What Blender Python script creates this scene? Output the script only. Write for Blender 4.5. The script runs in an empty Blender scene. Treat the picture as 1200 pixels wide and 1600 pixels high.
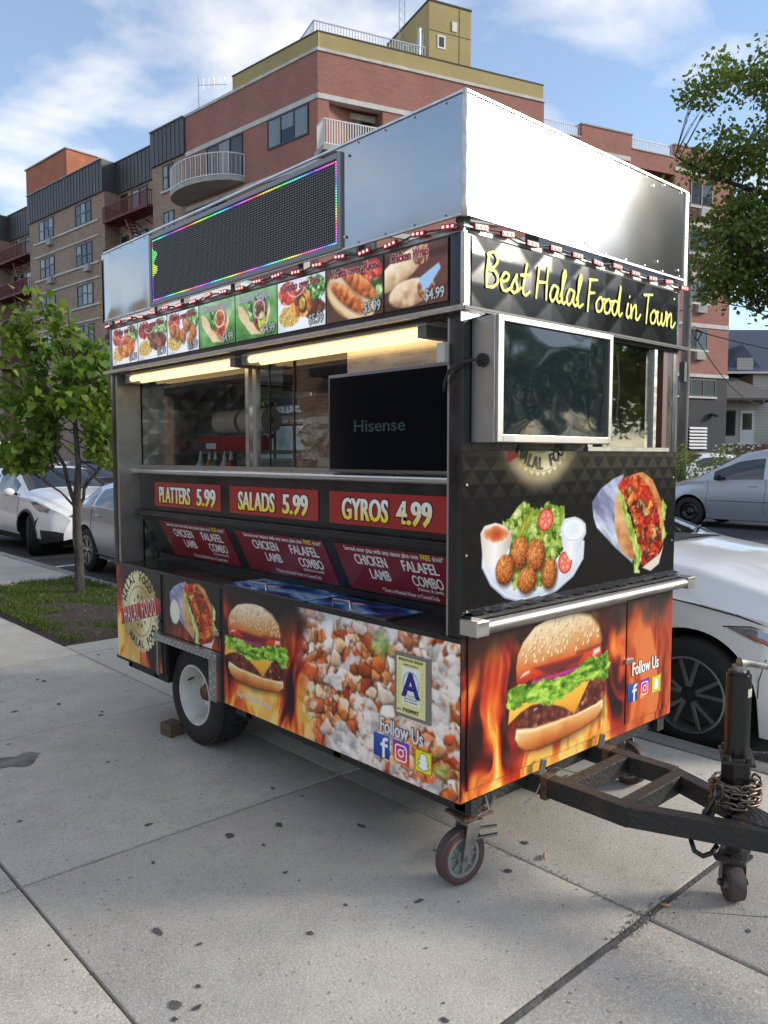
import bpy, bmesh, math, random
import numpy as np
from mathutils import Matrix, Vector
# ------------------------------------------------------------------ camera, sky, sun, exposure
scn = bpy.context.scene
COL = scn.collection
R_CAM = Matrix(((0.737982, -0.047192, 0.673168), (-0.674820, -0.051609, 0.736175), (0.0, -0.997552, -0.069933)))
CAM = Vector((-2.074667, -1.862690, 1.6))
cd = bpy.data.cameras.new('camera'); co = bpy.data.objects.new('camera', cd); COL.objects.link(co)
rt, dn, fw = (Vector([R_CAM[i][j] for i in range(3)]) for j in range(3))
m4 = Matrix.Identity(4)
for i in range(3):
    m4[i][0] = rt[i]; m4[i][1] = -dn[i]; m4[i][2] = -fw[i]; m4[i][3] = CAM[i]
co.matrix_world = m4
cd.sensor_fit = 'VERTICAL'; cd.sensor_height = 24.0; cd.lens = 24.0 * 1241 / 1600
cd.clip_start = 0.05; cd.clip_end = 3000
scn.camera = co

SUN_EL, SUN_DIR = math.radians(21), Vector((0.777, -0.629, 0))
sunv = (SUN_DIR.normalized() * math.cos(SUN_EL) + Vector((0, 0, math.sin(SUN_EL)))).normalized()
sl = bpy.data.lights.new('sun', 'SUN'); so = bpy.data.objects.new('sun', sl); COL.objects.link(so)
sl.energy = 1.5; sl.angle = math.radians(12); sl.color = (1.0, 0.90, 0.77)
so.rotation_euler = sunv.to_track_quat('Z', 'Y').to_euler()

w = bpy.data.worlds.new('World'); scn.world = w; w.use_nodes = True
nt = w.node_tree; nt.nodes.clear()
def N(t, tree=None, **kw):
    n = (tree or nt).nodes.new(t)
    for k, v in kw.items(): setattr(n, k, v)
    return n
wo = N('ShaderNodeOutputWorld'); bg = N('ShaderNodeBackground'); sky = N('ShaderNodeTexSky')
sky.sky_type = 'NISHITA'; sky.sun_disc = False; sky.sun_elevation = SUN_EL
sky.sun_rotation = math.atan2(sunv.x, sunv.y); sky.air_density = 1.0; sky.dust_density = 0.06; sky.ozone_density = 2.6
bg.inputs['Strength'].default_value = 0.09
tc = N('ShaderNodeTexCoord'); sx = N('ShaderNodeSeparateXYZ'); nt.links.new(tc.outputs['Generated'], sx.inputs[0])
zz = N('ShaderNodeMath', operation='ADD'); zz.inputs[1].default_value = 0.16
zm = N('ShaderNodeMath', operation='MAXIMUM'); zm.inputs[1].default_value = 0.0
nt.links.new(sx.outputs[2], zm.inputs[0]); nt.links.new(zm.outputs[0], zz.inputs[0])
dv = [N('ShaderNodeMath', operation='DIVIDE') for _ in (0, 1)]
for k in (0, 1): nt.links.new(sx.outputs[k], dv[k].inputs[0]); nt.links.new(zz.outputs[0], dv[k].inputs[1])
cb = N('ShaderNodeCombineXYZ'); nt.links.new(dv[0].outputs[0], cb.inputs[0]); nt.links.new(dv[1].outputs[0], cb.inputs[1])
cn = N('ShaderNodeTexNoise'); cn.inputs['Scale'].default_value = 2.1; cn.inputs['Detail'].default_value = 9; cn.inputs['Roughness'].default_value = 0.52; cn.inputs['Distortion'].default_value = 0.12
mp = N('ShaderNodeMapping'); mp.inputs['Location'].default_value = (.4, 2.2, 0.0); mp.inputs['Scale'].default_value = (1.0, 1.0, 1)
nt.links.new(cb.outputs[0], mp.inputs[0]); nt.links.new(mp.outputs[0], cn.inputs['Vector'])
cr = N('ShaderNodeValToRGB'); cr.color_ramp.elements[0].position = 0.46; cr.color_ramp.elements[0].color = (0, 0, 0, 1)
cr.color_ramp.elements[1].position = 0.64; cr.color_ramp.elements[1].color = (1, 1, 1, 1)
nt.links.new(cn.outputs[0], cr.inputs[0])
# thin veil of cloud over everything, denser puffs on top
veil = N('ShaderNodeMath', operation='MULTIPLY_ADD'); veil.inputs[1].default_value = 0.66; veil.inputs[2].default_value = 0.10
nt.links.new(cr.outputs[0], veil.inputs[0])
mx = N('ShaderNodeMixRGB'); mx.inputs[2].default_value = (5.5, 5.25, 4.95, 1)
nt.links.new(veil.outputs[0], mx.inputs[0]); nt.links.new(sky.outputs[0], mx.inputs[1])
nt.links.new(mx.outputs[0], bg.inputs['Color']); nt.links.new(bg.outputs[0], wo.inputs[0])
vs = scn.view_settings
vs.view_transform = 'Standard'; vs.look = 'None'; vs.gamma = 1.0; vs.exposure = 1.45
scn.cycles.max_bounces = 8; scn.cycles.transparent_max_bounces = 24; scn.cycles.use_denoising = True

# ------------------------------------------------------------------ helpers
PI = math.pi
def lin(c):
    c = np.asarray(c, float) / 255.0
    return np.where(c <= 0.04045, c / 12.92, ((c + 0.055) / 1.055) ** 2.4)
def rgb(r, g, b): return tuple(lin((r, g, b))) + (1.0,)
MATS = {}
def mat(name, col, rough=0.5, metal=0.0, var=0.0, vscale=6.0, bump=0.0, bscale=40.0, coat=0.0, spec=None, col2=None, stretch=None, rvar=0.0, detail=5, lo=0.38, hi=0.62):
    """Principled material; var blends towards col2 (or a darker tone) through fractal noise in object space."""
    if name in MATS: return MATS[name]
    m = bpy.data.materials.new(name); m.use_nodes = True; t = m.node_tree; p = t.nodes['Principled BSDF']
    c = tuple(col[:3]) + (1,)
    p.inputs['Base Color'].default_value = c; p.inputs['Roughness'].default_value = rough; p.inputs['Metallic'].default_value = metal
    if coat: p.inputs['Coat Weight'].default_value = coat; p.inputs['Coat Roughness'].default_value = 0.06
    if spec is not None: p.inputs['Specular IOR Level'].default_value = spec
    if var or bump or rvar:
        tcn = N('ShaderNodeTexCoord', t); v = tcn.outputs['Object']
        if stretch:
            mpn = N('ShaderNodeMapping', t); mpn.inputs['Scale'].default_value = stretch; t.links.new(v, mpn.inputs[0]); v = mpn.outputs[0]
    if var or rvar:
        n = N('ShaderNodeTexNoise', t); n.inputs['Scale'].default_value = vscale; n.inputs['Detail'].default_value = detail; n.inputs['Roughness'].default_value = 0.6
        t.links.new(v, n.inputs['Vector'])
        r = N('ShaderNodeMapRange', t); r.inputs[1].default_value = lo; r.inputs[2].default_value = hi; t.links.new(n.outputs[0], r.inputs[0])
    if var:
        d = tuple(col2[:3]) + (1,) if col2 else tuple(x * 0.55 for x in col[:3]) + (1,)
        s = N('ShaderNodeMath', t, operation='MULTIPLY'); s.inputs[1].default_value = var; t.links.new(r.outputs[0], s.inputs[0])
        x = N('ShaderNodeMixRGB', t); x.inputs[1].default_value = c; x.inputs[2].default_value = d
        t.links.new(s.outputs[0], x.inputs[0]); t.links.new(x.outputs[0], p.inputs['Base Color'])
    if rvar:
        s2 = N('ShaderNodeMath', t, operation='MULTIPLY_ADD'); s2.inputs[1].default_value = rvar; s2.inputs[2].default_value = rough
        t.links.new(r.outputs[0], s2.inputs[0]); t.links.new(s2.outputs[0], p.inputs['Roughness'])
    if bump:
        b = N('ShaderNodeBump', t); b.inputs['Strength'].default_value = bump; b.inputs['Distance'].default_value = 0.02
        n2 = N('ShaderNodeTexNoise', t); n2.inputs['Scale'].default_value = bscale; n2.inputs['Detail'].default_value = 4
        t.links.new(v, n2.inputs['Vector']); t.links.new(n2.outputs[0], b.inputs['Height']); t.links.new(b.outputs[0], p.inputs['Normal'])
    MATS[name] = m
    return m
def emit(name, col, s):
    if name in MATS: return MATS[name]
    m = bpy.data.materials.new(name); m.use_nodes = True; p = m.node_tree.nodes['Principled BSDF']
    p.inputs['Base Color'].default_value = tuple(col[:3]) + (1,); p.inputs['Emission Color'].default_value = tuple(col[:3]) + (1,); p.inputs['Emission Strength'].default_value = s
    MATS[name] = m; return m
def glass(name, tint=(0.9, 0.95, 0.93), refl=0.0, rough=0.02):
    """thin pane: see-through with a Fresnel reflection"""
    if name in MATS: return MATS[name]
    m = bpy.data.materials.new(name); m.use_nodes = True; t = m.node_tree; t.nodes.clear()
    o = N('ShaderNodeOutputMaterial', t); x = N('ShaderNodeMixShader', t); a = N('ShaderNodeBsdfTransparent', t); g = N('ShaderNodeBsdfGlossy', t)
    a.inputs[0].default_value = tuple(tint) + (1,); g.inputs['Roughness'].default_value = rough; g.inputs['Color'].default_value = (1, 1, 1, 1)
    fr = N('ShaderNodeFresnel', t); fr.inputs[0].default_value = 1.5
    ad = N('ShaderNodeMath', t, operation='ADD'); ad.inputs[1].default_value = refl; t.links.new(fr.outputs[0], ad.inputs[0])
    t.links.new(ad.outputs[0], x.inputs[0]); t.links.new(a.outputs[0], x.inputs[1]); t.links.new(g.outputs[0], x.inputs[2]); t.links.new(x.outputs[0], o.inputs[0])
    MATS[name] = m; return m
def colmat(name, rough=0.35, coat=0.3, metal=0.0, emission=0.0, spec=None):
    """material that takes its colour from the printed colours stored on the mesh"""
    if name in MATS: return MATS[name]
    m = bpy.data.materials.new(name); m.use_nodes = True; t = m.node_tree; p = t.nodes['Principled BSDF']
    a = N('ShaderNodeAttribute', t); a.attribute_name = 'Col'
    t.links.new(a.outputs['Color'], p.inputs['Base Color']); p.inputs['Roughness'].default_value = rough; p.inputs['Metallic'].default_value = metal
    p.inputs['Coat Weight'].default_value = coat; p.inputs['Coat Roughness'].default_value = 0.12
    if spec is not None: p.inputs['Specular IOR Level'].default_value = spec
    if emission: t.links.new(a.outputs['Color'], p.inputs['Emission Color']); p.inputs['Emission Strength'].default_value = emission
    MATS[name] = m; return m

def link(name, me, m=None, parent=None, smooth=None, mtx=None):
    o = bpy.data.objects.new(name, me); COL.objects.link(o)
    if m is not None and not me.materials:
        for q in (m if isinstance(m, (list, tuple)) else [m]): me.materials.append(q)
    if parent is not None: o.parent = parent
    if mtx is not None: o.matrix_local = mtx
    return o
def tag(o, label=None, cat=None, group=None, kind=None):
    if label: o['label'] = label
    if cat: o['category'] = cat
    if group: o['group'] = group
    if kind: o['kind'] = kind
    return o
def empty(name, loc=(0, 0, 0), rz=0.0, label=None, cat=None, group=None):
    o = bpy.data.objects.new(name, None); COL.objects.link(o); o.location = loc; o.rotation_euler = (0, 0, rz); o.empty_display_size = 0.2
    return tag(o, label, cat, group)
def copy_tree(o, parent=None):
    c = o.copy(); COL.objects.link(c); c.parent = parent
    for ch in list(o.children): copy_tree(ch, c)
    return c

class MB:
    """collects shapes; build() links them as one mesh object"""
    def __init__(s): s.v = []; s.f = []; s.mi = []; s.cur = 0
    def add(s, vs, fs):
        b = len(s.v); s.v += [tuple(p) for p in vs]; s.f += [tuple(b + i for i in f) for f in fs]; s.mi += [s.cur] * len(fs); return s
    def box(s, x0, x1, y0, y1, z0, z1):
        return s.add([(x0, y0, z0), (x1, y0, z0), (x1, y1, z0), (x0, y1, z0), (x0, y0, z1), (x1, y0, z1), (x1, y1, z1), (x0, y1, z1)],
                     [(0, 3, 2, 1), (4, 5, 6, 7), (0, 1, 5, 4), (1, 2, 6, 5), (2, 3, 7, 6), (3, 0, 4, 7)])
    def bar(s, a, b, w_, h_, up=(0, 0, 1)):
        """rectangular bar from a to b"""
        a, b = Vector(a), Vector(b); d = (b - a).normalized(); u = Vector(up); r = d.cross(u)
        if r.length < 1e-6: r = d.cross(Vector((1, 0, 0)))
        r.normalize(); u = r.cross(d); r *= w_ / 2; u *= h_ / 2
        vs = [a - r - u, a + r - u, a + r + u, a - r + u, b - r - u, b + r - u, b + r + u, b - r + u]
        return s.add(vs, [(0, 1, 2, 3), (7, 6, 5, 4), (0, 4, 5, 1), (1, 5, 6, 2), (2, 6, 7, 3), (3, 7, 4, 0)])
    def tube(s, pts, r, n=8, cap=True, closed=False):
        pts = [Vector(p) for p in pts]; k = len(pts); rr = r if isinstance(r, (list, tuple)) else [r] * k
        b = len(s.v); prev = None
        for i, p in enumerate(pts):
            if closed: d = pts[(i + 1) % k] - pts[i - 1]
            else: d = pts[min(i + 1, k - 1)] - pts[max(i - 1, 0)]
            d.normalize()
            if prev is None:
                u = Vector((0, 0, 1)) if abs(d.z) < 0.9 else Vector((1, 0, 0))
                u = (u - d * u.dot(d)).normalized()
            else: u = (prev - d * prev.dot(d)).normalized()
            prev = u; q = d.cross(u)
            for j in range(n):
                a = 2 * PI * j / n; s.v.append(tuple(p + (u * math.cos(a) + q * math.sin(a)) * rr[i]))
        m = k if closed else k - 1
        for i in range(m):
            for j in range(n):
                i2 = (i + 1) % k
                s.f.append((b + i * n + j, b + i * n + (j + 1) % n, b + i2 * n + (j + 1) % n, b + i2 * n + j)); s.mi.append(s.cur)
        if cap and not closed:
            s.f.append(tuple(b + j for j in range(n))[::-1]); s.mi.append(s.cur)
            s.f.append(tuple(b + (k - 1) * n + j for j in range(n))); s.mi.append(s.cur)
        return s
    def cyl(s, a, b, r, n=16, r2=None): return s.tube([a, b], [r, r if r2 is None else r2], n)
    def lathe(s, prof, n=32, M=None, closed=False):
        """revolve (axial, radius) profile about local X"""
        b = len(s.v); M = M or Matrix.Identity(4)
        for (a, r) in prof:
            for j in range(n):
                t = 2 * PI * j / n; s.v.append(tuple(M @ Vector((a, r * math.cos(t), r * math.sin(t)))))
        k = len(prof)
        for i in range(k if closed else k - 1):
            i2 = (i + 1) % k
            for j in range(n):
                s.f.append((b + i * n + j, b + i2 * n + j, b + i2 * n + (j + 1) % n, b + i * n + (j + 1) % n)); s.mi.append(s.cur)
        return s
    def prism(s, poly, M, t0, t1):
        """extrude 2-D polygon (local x,y) between local z t0..t1 through matrix M"""
        n = len(poly)
        vs = [M @ Vector((p[0], p[1], t0)) for p in poly] + [M @ Vector((p[0], p[1], t1)) for p in poly]
        fs = [tuple(range(n))[::-1], tuple(range(n, 2 * n))] + [(i, (i + 1) % n, n + (i + 1) % n, n + i) for i in range(n)]
        return s.add(vs, fs)
    def quad(s, *p): return s.add(p, [tuple(range(len(p)))])
    def mesh(s, name, mats=None, smooth=False, bevel=0.0):
        me = bpy.data.meshes.new(name); me.from_pydata(s.v, [], s.f); me.update()
        if bevel:
            bm = bmesh.new(); bm.from_mesh(me); bmesh.ops.recalc_face_normals(bm, faces=bm.faces)
            ed = [e for e in bm.edges if len(e.link_faces) == 2 and e.calc_face_angle(0) > 0.6]
            bmesh.ops.bevel(bm, geom=ed, offset=bevel, segments=2, affect='EDGES', profile=0.6, clamp_overlap=True); bm.to_mesh(me); bm.free()
        if mats is not None:
            for q in (mats if isinstance(mats, (list, tuple)) else [mats]): me.materials.append(q)
        if not bevel and any(s.mi): me.polygons.foreach_set('material_index', s.mi)
        if smooth is True: me.polygons.foreach_set('use_smooth', [True] * len(me.polygons))
        elif smooth:
            me.polygons.foreach_set('use_smooth', [True] * len(me.polygons)); me.set_sharp_from_angle(angle=math.radians(smooth))
        return me
    def build(s, name, m=None, parent=None, smooth=False, bevel=0.0, mtx=None):
        return link(name, s.mesh(name, m, smooth, bevel), None, parent, mtx=mtx)
def BOX(name, m, parent, *a, bevel=0.0): return MB().box(*a).build(name, m, parent, bevel=bevel, smooth=35 if bevel else False)

def frame(o, r, u):
    o, r, u = Vector(o), Vector(r).normalized(), Vector(u).normalized(); n = r.cross(u).normalized(); m = Matrix.Identity(4)
    for i in range(3): m[i][0] = r[i]; m[i][1] = u[i]; m[i][2] = n[i]; m[i][3] = o[i]
    return m
M_SIDE = frame((0, 2.89, 0), (0, -1, 0), (0, 0, 1))     # local (u from far end, height, outwards)
M_END = frame((0, 0, 0), (1, 0, 0), (0, 0, 1))          # local (x, height, outwards)

# ---- lettering (shaped in a scratch scene that is removed at the end)
TXT = bpy.data.scenes.new('scratch')
def text_mesh(name, txt, h, m, wide=1.0, bold=0.0, vbold=None, align='CENTER', depth=0.0, spacing=1.0, fit=None):
    """outline letters as a flat (or extruded) mesh; bold thickens stems, vbold the horizontals"""
    cu = bpy.data.curves.new('t', 'FONT'); cu.body = txt; cu.size = 1.0; cu.align_x = align; cu.space_character = spacing; cu.resolution_u = 3
    ob = bpy.data.objects.new('t', cu); TXT.collection.objects.link(ob)
    TXT.view_layers[0].update(); dg = TXT.view_layers[0].depsgraph
    c2 = ob.evaluated_get(dg).to_curve(dg, apply_modifiers=False).copy()
    ob.to_curve_clear() if hasattr(ob, 'to_curve_clear') else None
    k = 1.0 if vbold is None else max(0.05, bold / max(vbold, 1e-4))
    sc = h / 0.73
    c2.transform(Matrix.Diagonal((sc * wide, sc * k, sc, 1)))
    c2.offset = bold * h; c2.dimensions = '2D'; c2.fill_mode = 'BOTH'
    o2 = bpy.data.objects.new('t2', c2); TXT.collection.objects.link(o2); TXT.view_layers[0].update(); dg = TXT.view_layers[0].depsgraph
    me = bpy.data.meshes.new_from_object(o2.evaluated_get(dg))
    me.transform(Matrix.Diagonal((1, 1 / k, 0, 1)))
    for o in (ob, o2): bpy.data.objects.remove(o)
    bpy.data.curves.remove(cu); bpy.data.curves.remove(c2)
    if fit and len(me.vertices):
        xs = [v.co.x for v in me.vertices]; wd = max(xs) - min(xs); me.transform(Matrix.Diagonal((fit / wd, 1, 1, 1)))
    me.name = name; me.materials.clear()
    if m is not None: me.materials.append(m)
    return me
def text(name, txt, h, m, parent, M, x, y, out=0.002, rot=0.0, **kw):
    me = text_mesh(name, txt, h, m, **kw)
    me.transform(M @ Matrix.Translation((x, y, out)) @ Matrix.Rotation(rot, 4, 'Z'))
    return link(name, me, None, parent)
def join_meshes(name, meshes, m, parent):
    bm = bmesh.new()
    for q in meshes: bm.from_mesh(q)
    me = bpy.data.meshes.new(name); bm.to_mesh(me); bm.free()
    for q in meshes: bpy.data.meshes.remove(q)
    me.materials.clear()
    return link(name, me, m, parent)

# ---- painted print: colours live on a fine grid mesh
def _h(i, j, s):
    n = (i * 374761393 + j * 668265263 + s * 974711) & 0xffffffff
    n = ((n ^ (n >> 13)) * 1274126177) & 0xffffffff
    return ((n ^ (n >> 16)) & 0xffff) / 65535.0
def vnoise(x, y, s=0):
    xi = np.floor(x).astype(np.int64); yi = np.floor(y).astype(np.int64); fx = x - xi; fy = y - yi
    fx = fx * fx * (3 - 2 * fx); fy = fy * fy * (3 - 2 * fy)
    return (_h(xi, yi, s) * (1 - fx) + _h(xi + 1, yi, s) * fx) * (1 - fy) + (_h(xi, yi + 1, s) * (1 - fx) + _h(xi + 1, yi + 1, s) * fx) * fy
def fbm(x, y, s=0, o=4):
    a = 0.5; r = 0; t = 0
    for k in range(o): r = r + a * vnoise(x * 2 ** k + k * 7.3, y * 2 ** k - k * 3.1, s + k); t += a; a *= 0.55
    return r / t
def voron(x, y, s=0):
    """F1, F2, cell random"""
    xi = np.floor(x).astype(np.int64); yi = np.floor(y).astype(np.int64)
    f1 = np.full(x.shape, 9.0); f2 = np.full(x.shape, 9.0); cid = np.zeros(x.shape); ox = np.zeros(x.shape); oy = np.zeros(x.shape)
    for i in (-1, 0, 1):
        for j in (-1, 0, 1):
            cx = xi + i; cy = yi + j; px = cx + 0.15 + 0.7 * _h(cx, cy, s); py = cy + 0.15 + 0.7 * _h(cx, cy, s + 5)
            d = np.hypot(x - px, y - py); r = _h(cx, cy, s + 11); nb = d < f1
            f2 = np.where(nb, f1, np.minimum(f2, d)); cid = np.where(nb, r, cid); ox = np.where(nb, x - px, ox); oy = np.where(nb, y - py, oy); f1 = np.where(nb, d, f1)
    return f1, f2, cid, ox, oy
def sm(a, b, x): t = np.clip((x - a) / (b - a), 0, 1); return t * t * (3 - 2 * t)
def ramp(x, stops):
    xs = [s[0] for s in stops]; return np.stack([np.interp(x, xs, [s[1][k] for s in stops]) for k in range(3)], -1)
class Canvas:
    def __init__(s, x0, x1, y0, y1, res, bg=(20, 18, 18)):
        s.b = (x0, x1, y0, y1); s.nx = max(2, int(round((x1 - x0) * res)) + 1); s.ny = max(2, int(round((y1 - y0) * res)) + 1)
        s.X, s.Y = np.meshgrid(np.linspace(x0, x1, s.nx), np.linspace(y0, y1, s.ny)); s.px = 1.0 / res
        s.C = np.zeros(s.X.shape + (3,)) + np.array(bg, float); s.Z = np.zeros(s.X.shape)
    def put(s, m, c, a=1.0):
        m = np.clip(m * a, 0, 1)[..., None]; s.C = s.C * (1 - m) + np.asarray(c, float) * m
    def loc(s, cx, cy, rot=0.0, sc=1.0):
        dx = s.X - cx; dy = s.Y - cy; c, n = math.cos(rot), math.sin(rot); return (dx * c + dy * n) / sc, (-dx * n + dy * c) / sc
    def ell(s, cx, cy, rx, ry, rot=0.0, soft=None, wob=0.0, seed=0):
        a, b = s.loc(cx, cy, rot); d = np.hypot(a / rx, b / ry)
        if wob: d = d + wob * (fbm(a / rx * 2.2, b / ry * 2.2, seed) - 0.5) * 2
        e = (soft or s.px * 1.2) / min(rx, ry); return sm(1 + e, 1 - e, d), d
    def poly(s, pts, soft=None, XY=None):
        X, Y = XY if XY is not None else (s.X, s.Y); n = len(pts); dm = np.full(X.shape, 1e9); ins = np.zeros(X.shape, bool)
        for i in range(n):
            ax, ay = pts[i]; bx, by = pts[(i + 1) % n]; ex, ey = bx - ax, by - ay
            t = np.clip(((X - ax) * ex + (Y - ay) * ey) / (ex * ex + ey * ey + 1e-12), 0, 1)
            dm = np.minimum(dm, np.hypot(X - ax - ex * t, Y - ay - ey * t))
            if ay != by: ins ^= ((ay > Y) != (by > Y)) & (X < (bx - ax) * (Y - ay) / (by - ay) + ax)
        sd = np.where(ins, -dm, dm); e = soft or s.px; return sm(e, -e, sd), sd
    def mesh(s, name, M, out=0.0, m=None, gain=0.84):
        n = s.nx * s.ny; co_ = np.stack([s.X, s.Y, s.Z + out, np.ones_like(s.X)], -1).reshape(n, 4) @ np.array(M).T
        idx = np.arange(n).reshape(s.ny, s.nx); q = np.stack([idx[:-1, :-1], idx[:-1, 1:], idx[1:, 1:], idx[1:, :-1]], -1).reshape(-1, 4)
        me = bpy.data.meshes.new(name); me.vertices.add(n); me.vertices.foreach_set('co', co_[:, :3].astype(np.float32).ravel())
        me.loops.add(q.size); me.loops.foreach_set('vertex_index', q.astype(np.int32).ravel()); me.polygons.add(len(q))
        me.polygons.foreach_set('loop_start', np.arange(0, q.size, 4, dtype=np.int32)); me.polygons.foreach_set('loop_total', np.full(len(q), 4, np.int32)) if False else None
        me.update(calc_edges=True); me.validate()
        me.polygons.foreach_set('use_smooth', np.ones(len(q), bool))
        at = me.color_attributes.new('Col', 'FLOAT_COLOR', 'POINT'); c = np.ones((n, 4), np.float32); c[:, :3] = lin(np.clip(s.C, 0, 255)).reshape(n, 3) * (gain if abs(M[0][2]) < .5 else 1.08)  # print colours lifted on the shaded serving side, dimmed elsewhere for the sun
        at.data.foreach_set('color', c.ravel())
        if m is not None: me.materials.append(m)
        return me
    def build(s, name, M, parent, m, out=0.0): return link(name, s.mesh(name, M, out, m), None, parent)
# ------------------------------------------------------------------ ground
def pos_mat(name, base, dark, light, rough=0.85, big=0.7, speck=160.0, speck_amt=0.5, bump=0.25, stain=0.5, per_obj=0.0):
    """mineral surface: large soft stains + fine aggregate, all in world space"""
    if name in MATS: return MATS[name]
    m = bpy.data.materials.new(name); m.use_nodes = True; t = m.node_tree; p = t.nodes['Principled BSDF']; L = t.links.new
    g = N('ShaderNodeNewGeometry', t); P = g.outputs['Position']
    def noise(sc, det, rg=0.6, dist=0.0):
        n = N('ShaderNodeTexNoise', t); n.inputs['Scale'].default_value = sc; n.inputs['Detail'].default_value = det; n.inputs['Roughness'].default_value = rg; n.inputs['Distortion'].default_value = dist
        L(P, n.inputs['Vector']); return n.outputs[0]
    def rng(s, a, b, c=0.0, d=1.0):
        r = N('ShaderNodeMapRange', t); r.inputs[1].default_value = a; r.inputs[2].default_value = b; r.inputs[3].default_value = c; r.inputs[4].default_value = d; L(s, r.inputs[0]); return r.outputs[0]
    def mix(f, a, b, blend='MIX'):
        x = N('ShaderNodeMixRGB', t, blend_type=blend)
        for k, q in ((0, f), (1, a), (2, b)):
            if hasattr(q, 'is_linked'): L(q, x.inputs[k])
            elif k == 0: x.inputs[0].default_value = q
            else: x.inputs[k].default_value = tuple(q[:3]) + (1,)
        return x.outputs[0]
    c = mix(rng(noise(big, 7, 0.65, 0.4), 0.36, 0.64, 0, stain), base, dark)
    c = mix(rng(noise(big * 5.3, 6, 0.7), 0.45, 0.75, 0, stain * 0.7), c, light)
    c = mix(rng(noise(9.0, 8, 0.75), 0.52, 0.66, 0, stain * 0.8), c, dark)
    c = mix(rng(noise(speck, 3, 0.7), 0.50, 0.66, 0, speck_amt), c, dark)
    c = mix(rng(noise(speck * 1.37, 2, 0.6), 0.52, 0.66, 0, speck_amt), c, light)
    c = mix(rng(noise(speck * 0.45, 2, 0.5), 0.66, 0.72, 0, speck_amt), c, tuple(q * .45 for q in dark))
    if per_obj:
        oi = N('ShaderNodeObjectInfo', t); c = mix(rng(oi.outputs['Random'], 0, 1, 0, per_obj), c, dark)
    L(c, p.inputs['Base Color']); p.inputs['Roughness'].default_value = rough; p.inputs['Specular IOR Level'].default_value = 0.3
    b = N('ShaderNodeBump', t); b.inputs['Strength'].default_value = bump; b.inputs['Distance'].default_value = 0.004; L(noise(speck * 0.8, 3), b.inputs['Height']); L(b.outputs[0], p.inputs['Normal'])
    MATS[name] = m; return m
CONC = pos_mat('concrete', (0.60, 0.56, 0.48), (0.35, 0.322, 0.275), (0.76, 0.72, 0.635), per_obj=0.3, speck=105, stain=0.75, speck_amt=0.8, bump=0.5)
KERB = pos_mat('kerb_concrete', (0.30, 0.29, 0.27), (0.15, 0.145, 0.135), (0.42, 0.41, 0.38))
ASPH = pos_mat('asphalt', (0.055, 0.056, 0.058), (0.035, 0.035, 0.036), (0.10, 0.10, 0.10), speck=90)
JOINT = pos_mat('joint_dirt', (0.085, 0.078, 0.068), (0.04, 0.036, 0.03), (0.16, 0.15, 0.13), speck=60)
SOIL = pos_mat('soil', (0.075, 0.052, 0.036), (0.035, 0.025, 0.018), (0.15, 0.115, 0.085), speck=45, big=2.0, bump=0.8)

def sheet(name, m, x0, x1, y0, y1, z, parent=None):
    o = MB().quad((x0, y0, z), (x1, y0, z), (x1, y1, z), (x0, y1, z)).build(name, m, parent); return o
RX = [(-900, -.13), (2.3, -.13), (9.0, 0.0), (900, 0.0)]     # the carriageway climbs gently from this gutter
tag(MB().add([(x, y, z) for x, z in RX for y in (-900, 900)], [(2 * i, 2 * i + 2, 2 * i + 3, 2 * i + 1) for i in range(3)]).build('road', ASPH), kind='structure')
XJ = [-4.29, -2.72, -1.15, 0.395, 1.985]; Y0J, DYJ = -0.505, 1.665
side = MB().box(-14, 1.995, -12, 40, -0.4, -0.022).build('sidewalk', JOINT); tag(side, kind='structure')
rng_ = random.Random(4)
SLABM = {}
def slab(x0, x1, y0, y1, dz=0.0):
    g = 0.006; k = (round(x1 - x0, 3), round(y1 - y0, 3))
    if k not in SLABM: SLABM[k] = MB().box(0, k[0] - 2 * g, 0, k[1] - 2 * g, -0.06, 0).mesh('slab', CONC, smooth=35, bevel=0.007)
    o = link('slab', SLABM[k], None, side); o.location = (x0 + g, y0 + g, dz); o.rotation_euler = (rng_.uniform(-.0012, .0012), rng_.uniform(-.0012, .0012), 0)
for i in range(4):
    for j in range(-3, 12):
        x0, x1 = XJ[i], XJ[i + 1]; y0 = Y0J + DYJ * j; y1 = y0 + DYJ
        if j == -1: y1 -= 0.014            # wide tarred expansion joint
        if i == 3 and y1 > 4.85 and y0 < 8.55:
            if y0 < 4.85: slab(x0, x1, y0, 4.85)
            elif y1 > 8.55: slab(x0, x1, 8.55, y1)
            continue
        slab(x0, x1, y0, y1, rng_.uniform(-0.0025, 0.0015))
for i in range(1):     # a wide run of paving further out, beyond the joints one can tell apart
    MB().box(-14, -4.3, -12, 40, -0.06, -0.001).build('paving', CONC, side)
    MB().box(-4.28, 1.985, Y0J + DYJ * 12 + 0.01, 40, -0.06, -0.001).build('paving', CONC, side)
    MB().box(-4.28, 1.985, -12, Y0J - DYJ * 3 - 0.01, -0.06, -0.001).build('paving', CONC, side)
tar = MB().box(-4.28, 1.98, Y0J - 0.024, Y0J - 0.002, -0.03, -0.003).build('joint_sealant', mat('tar', (0.15, 0.14, 0.125), 0.9, var=0.8, vscale=12, bump=0.5, bscale=60), side)
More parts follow.
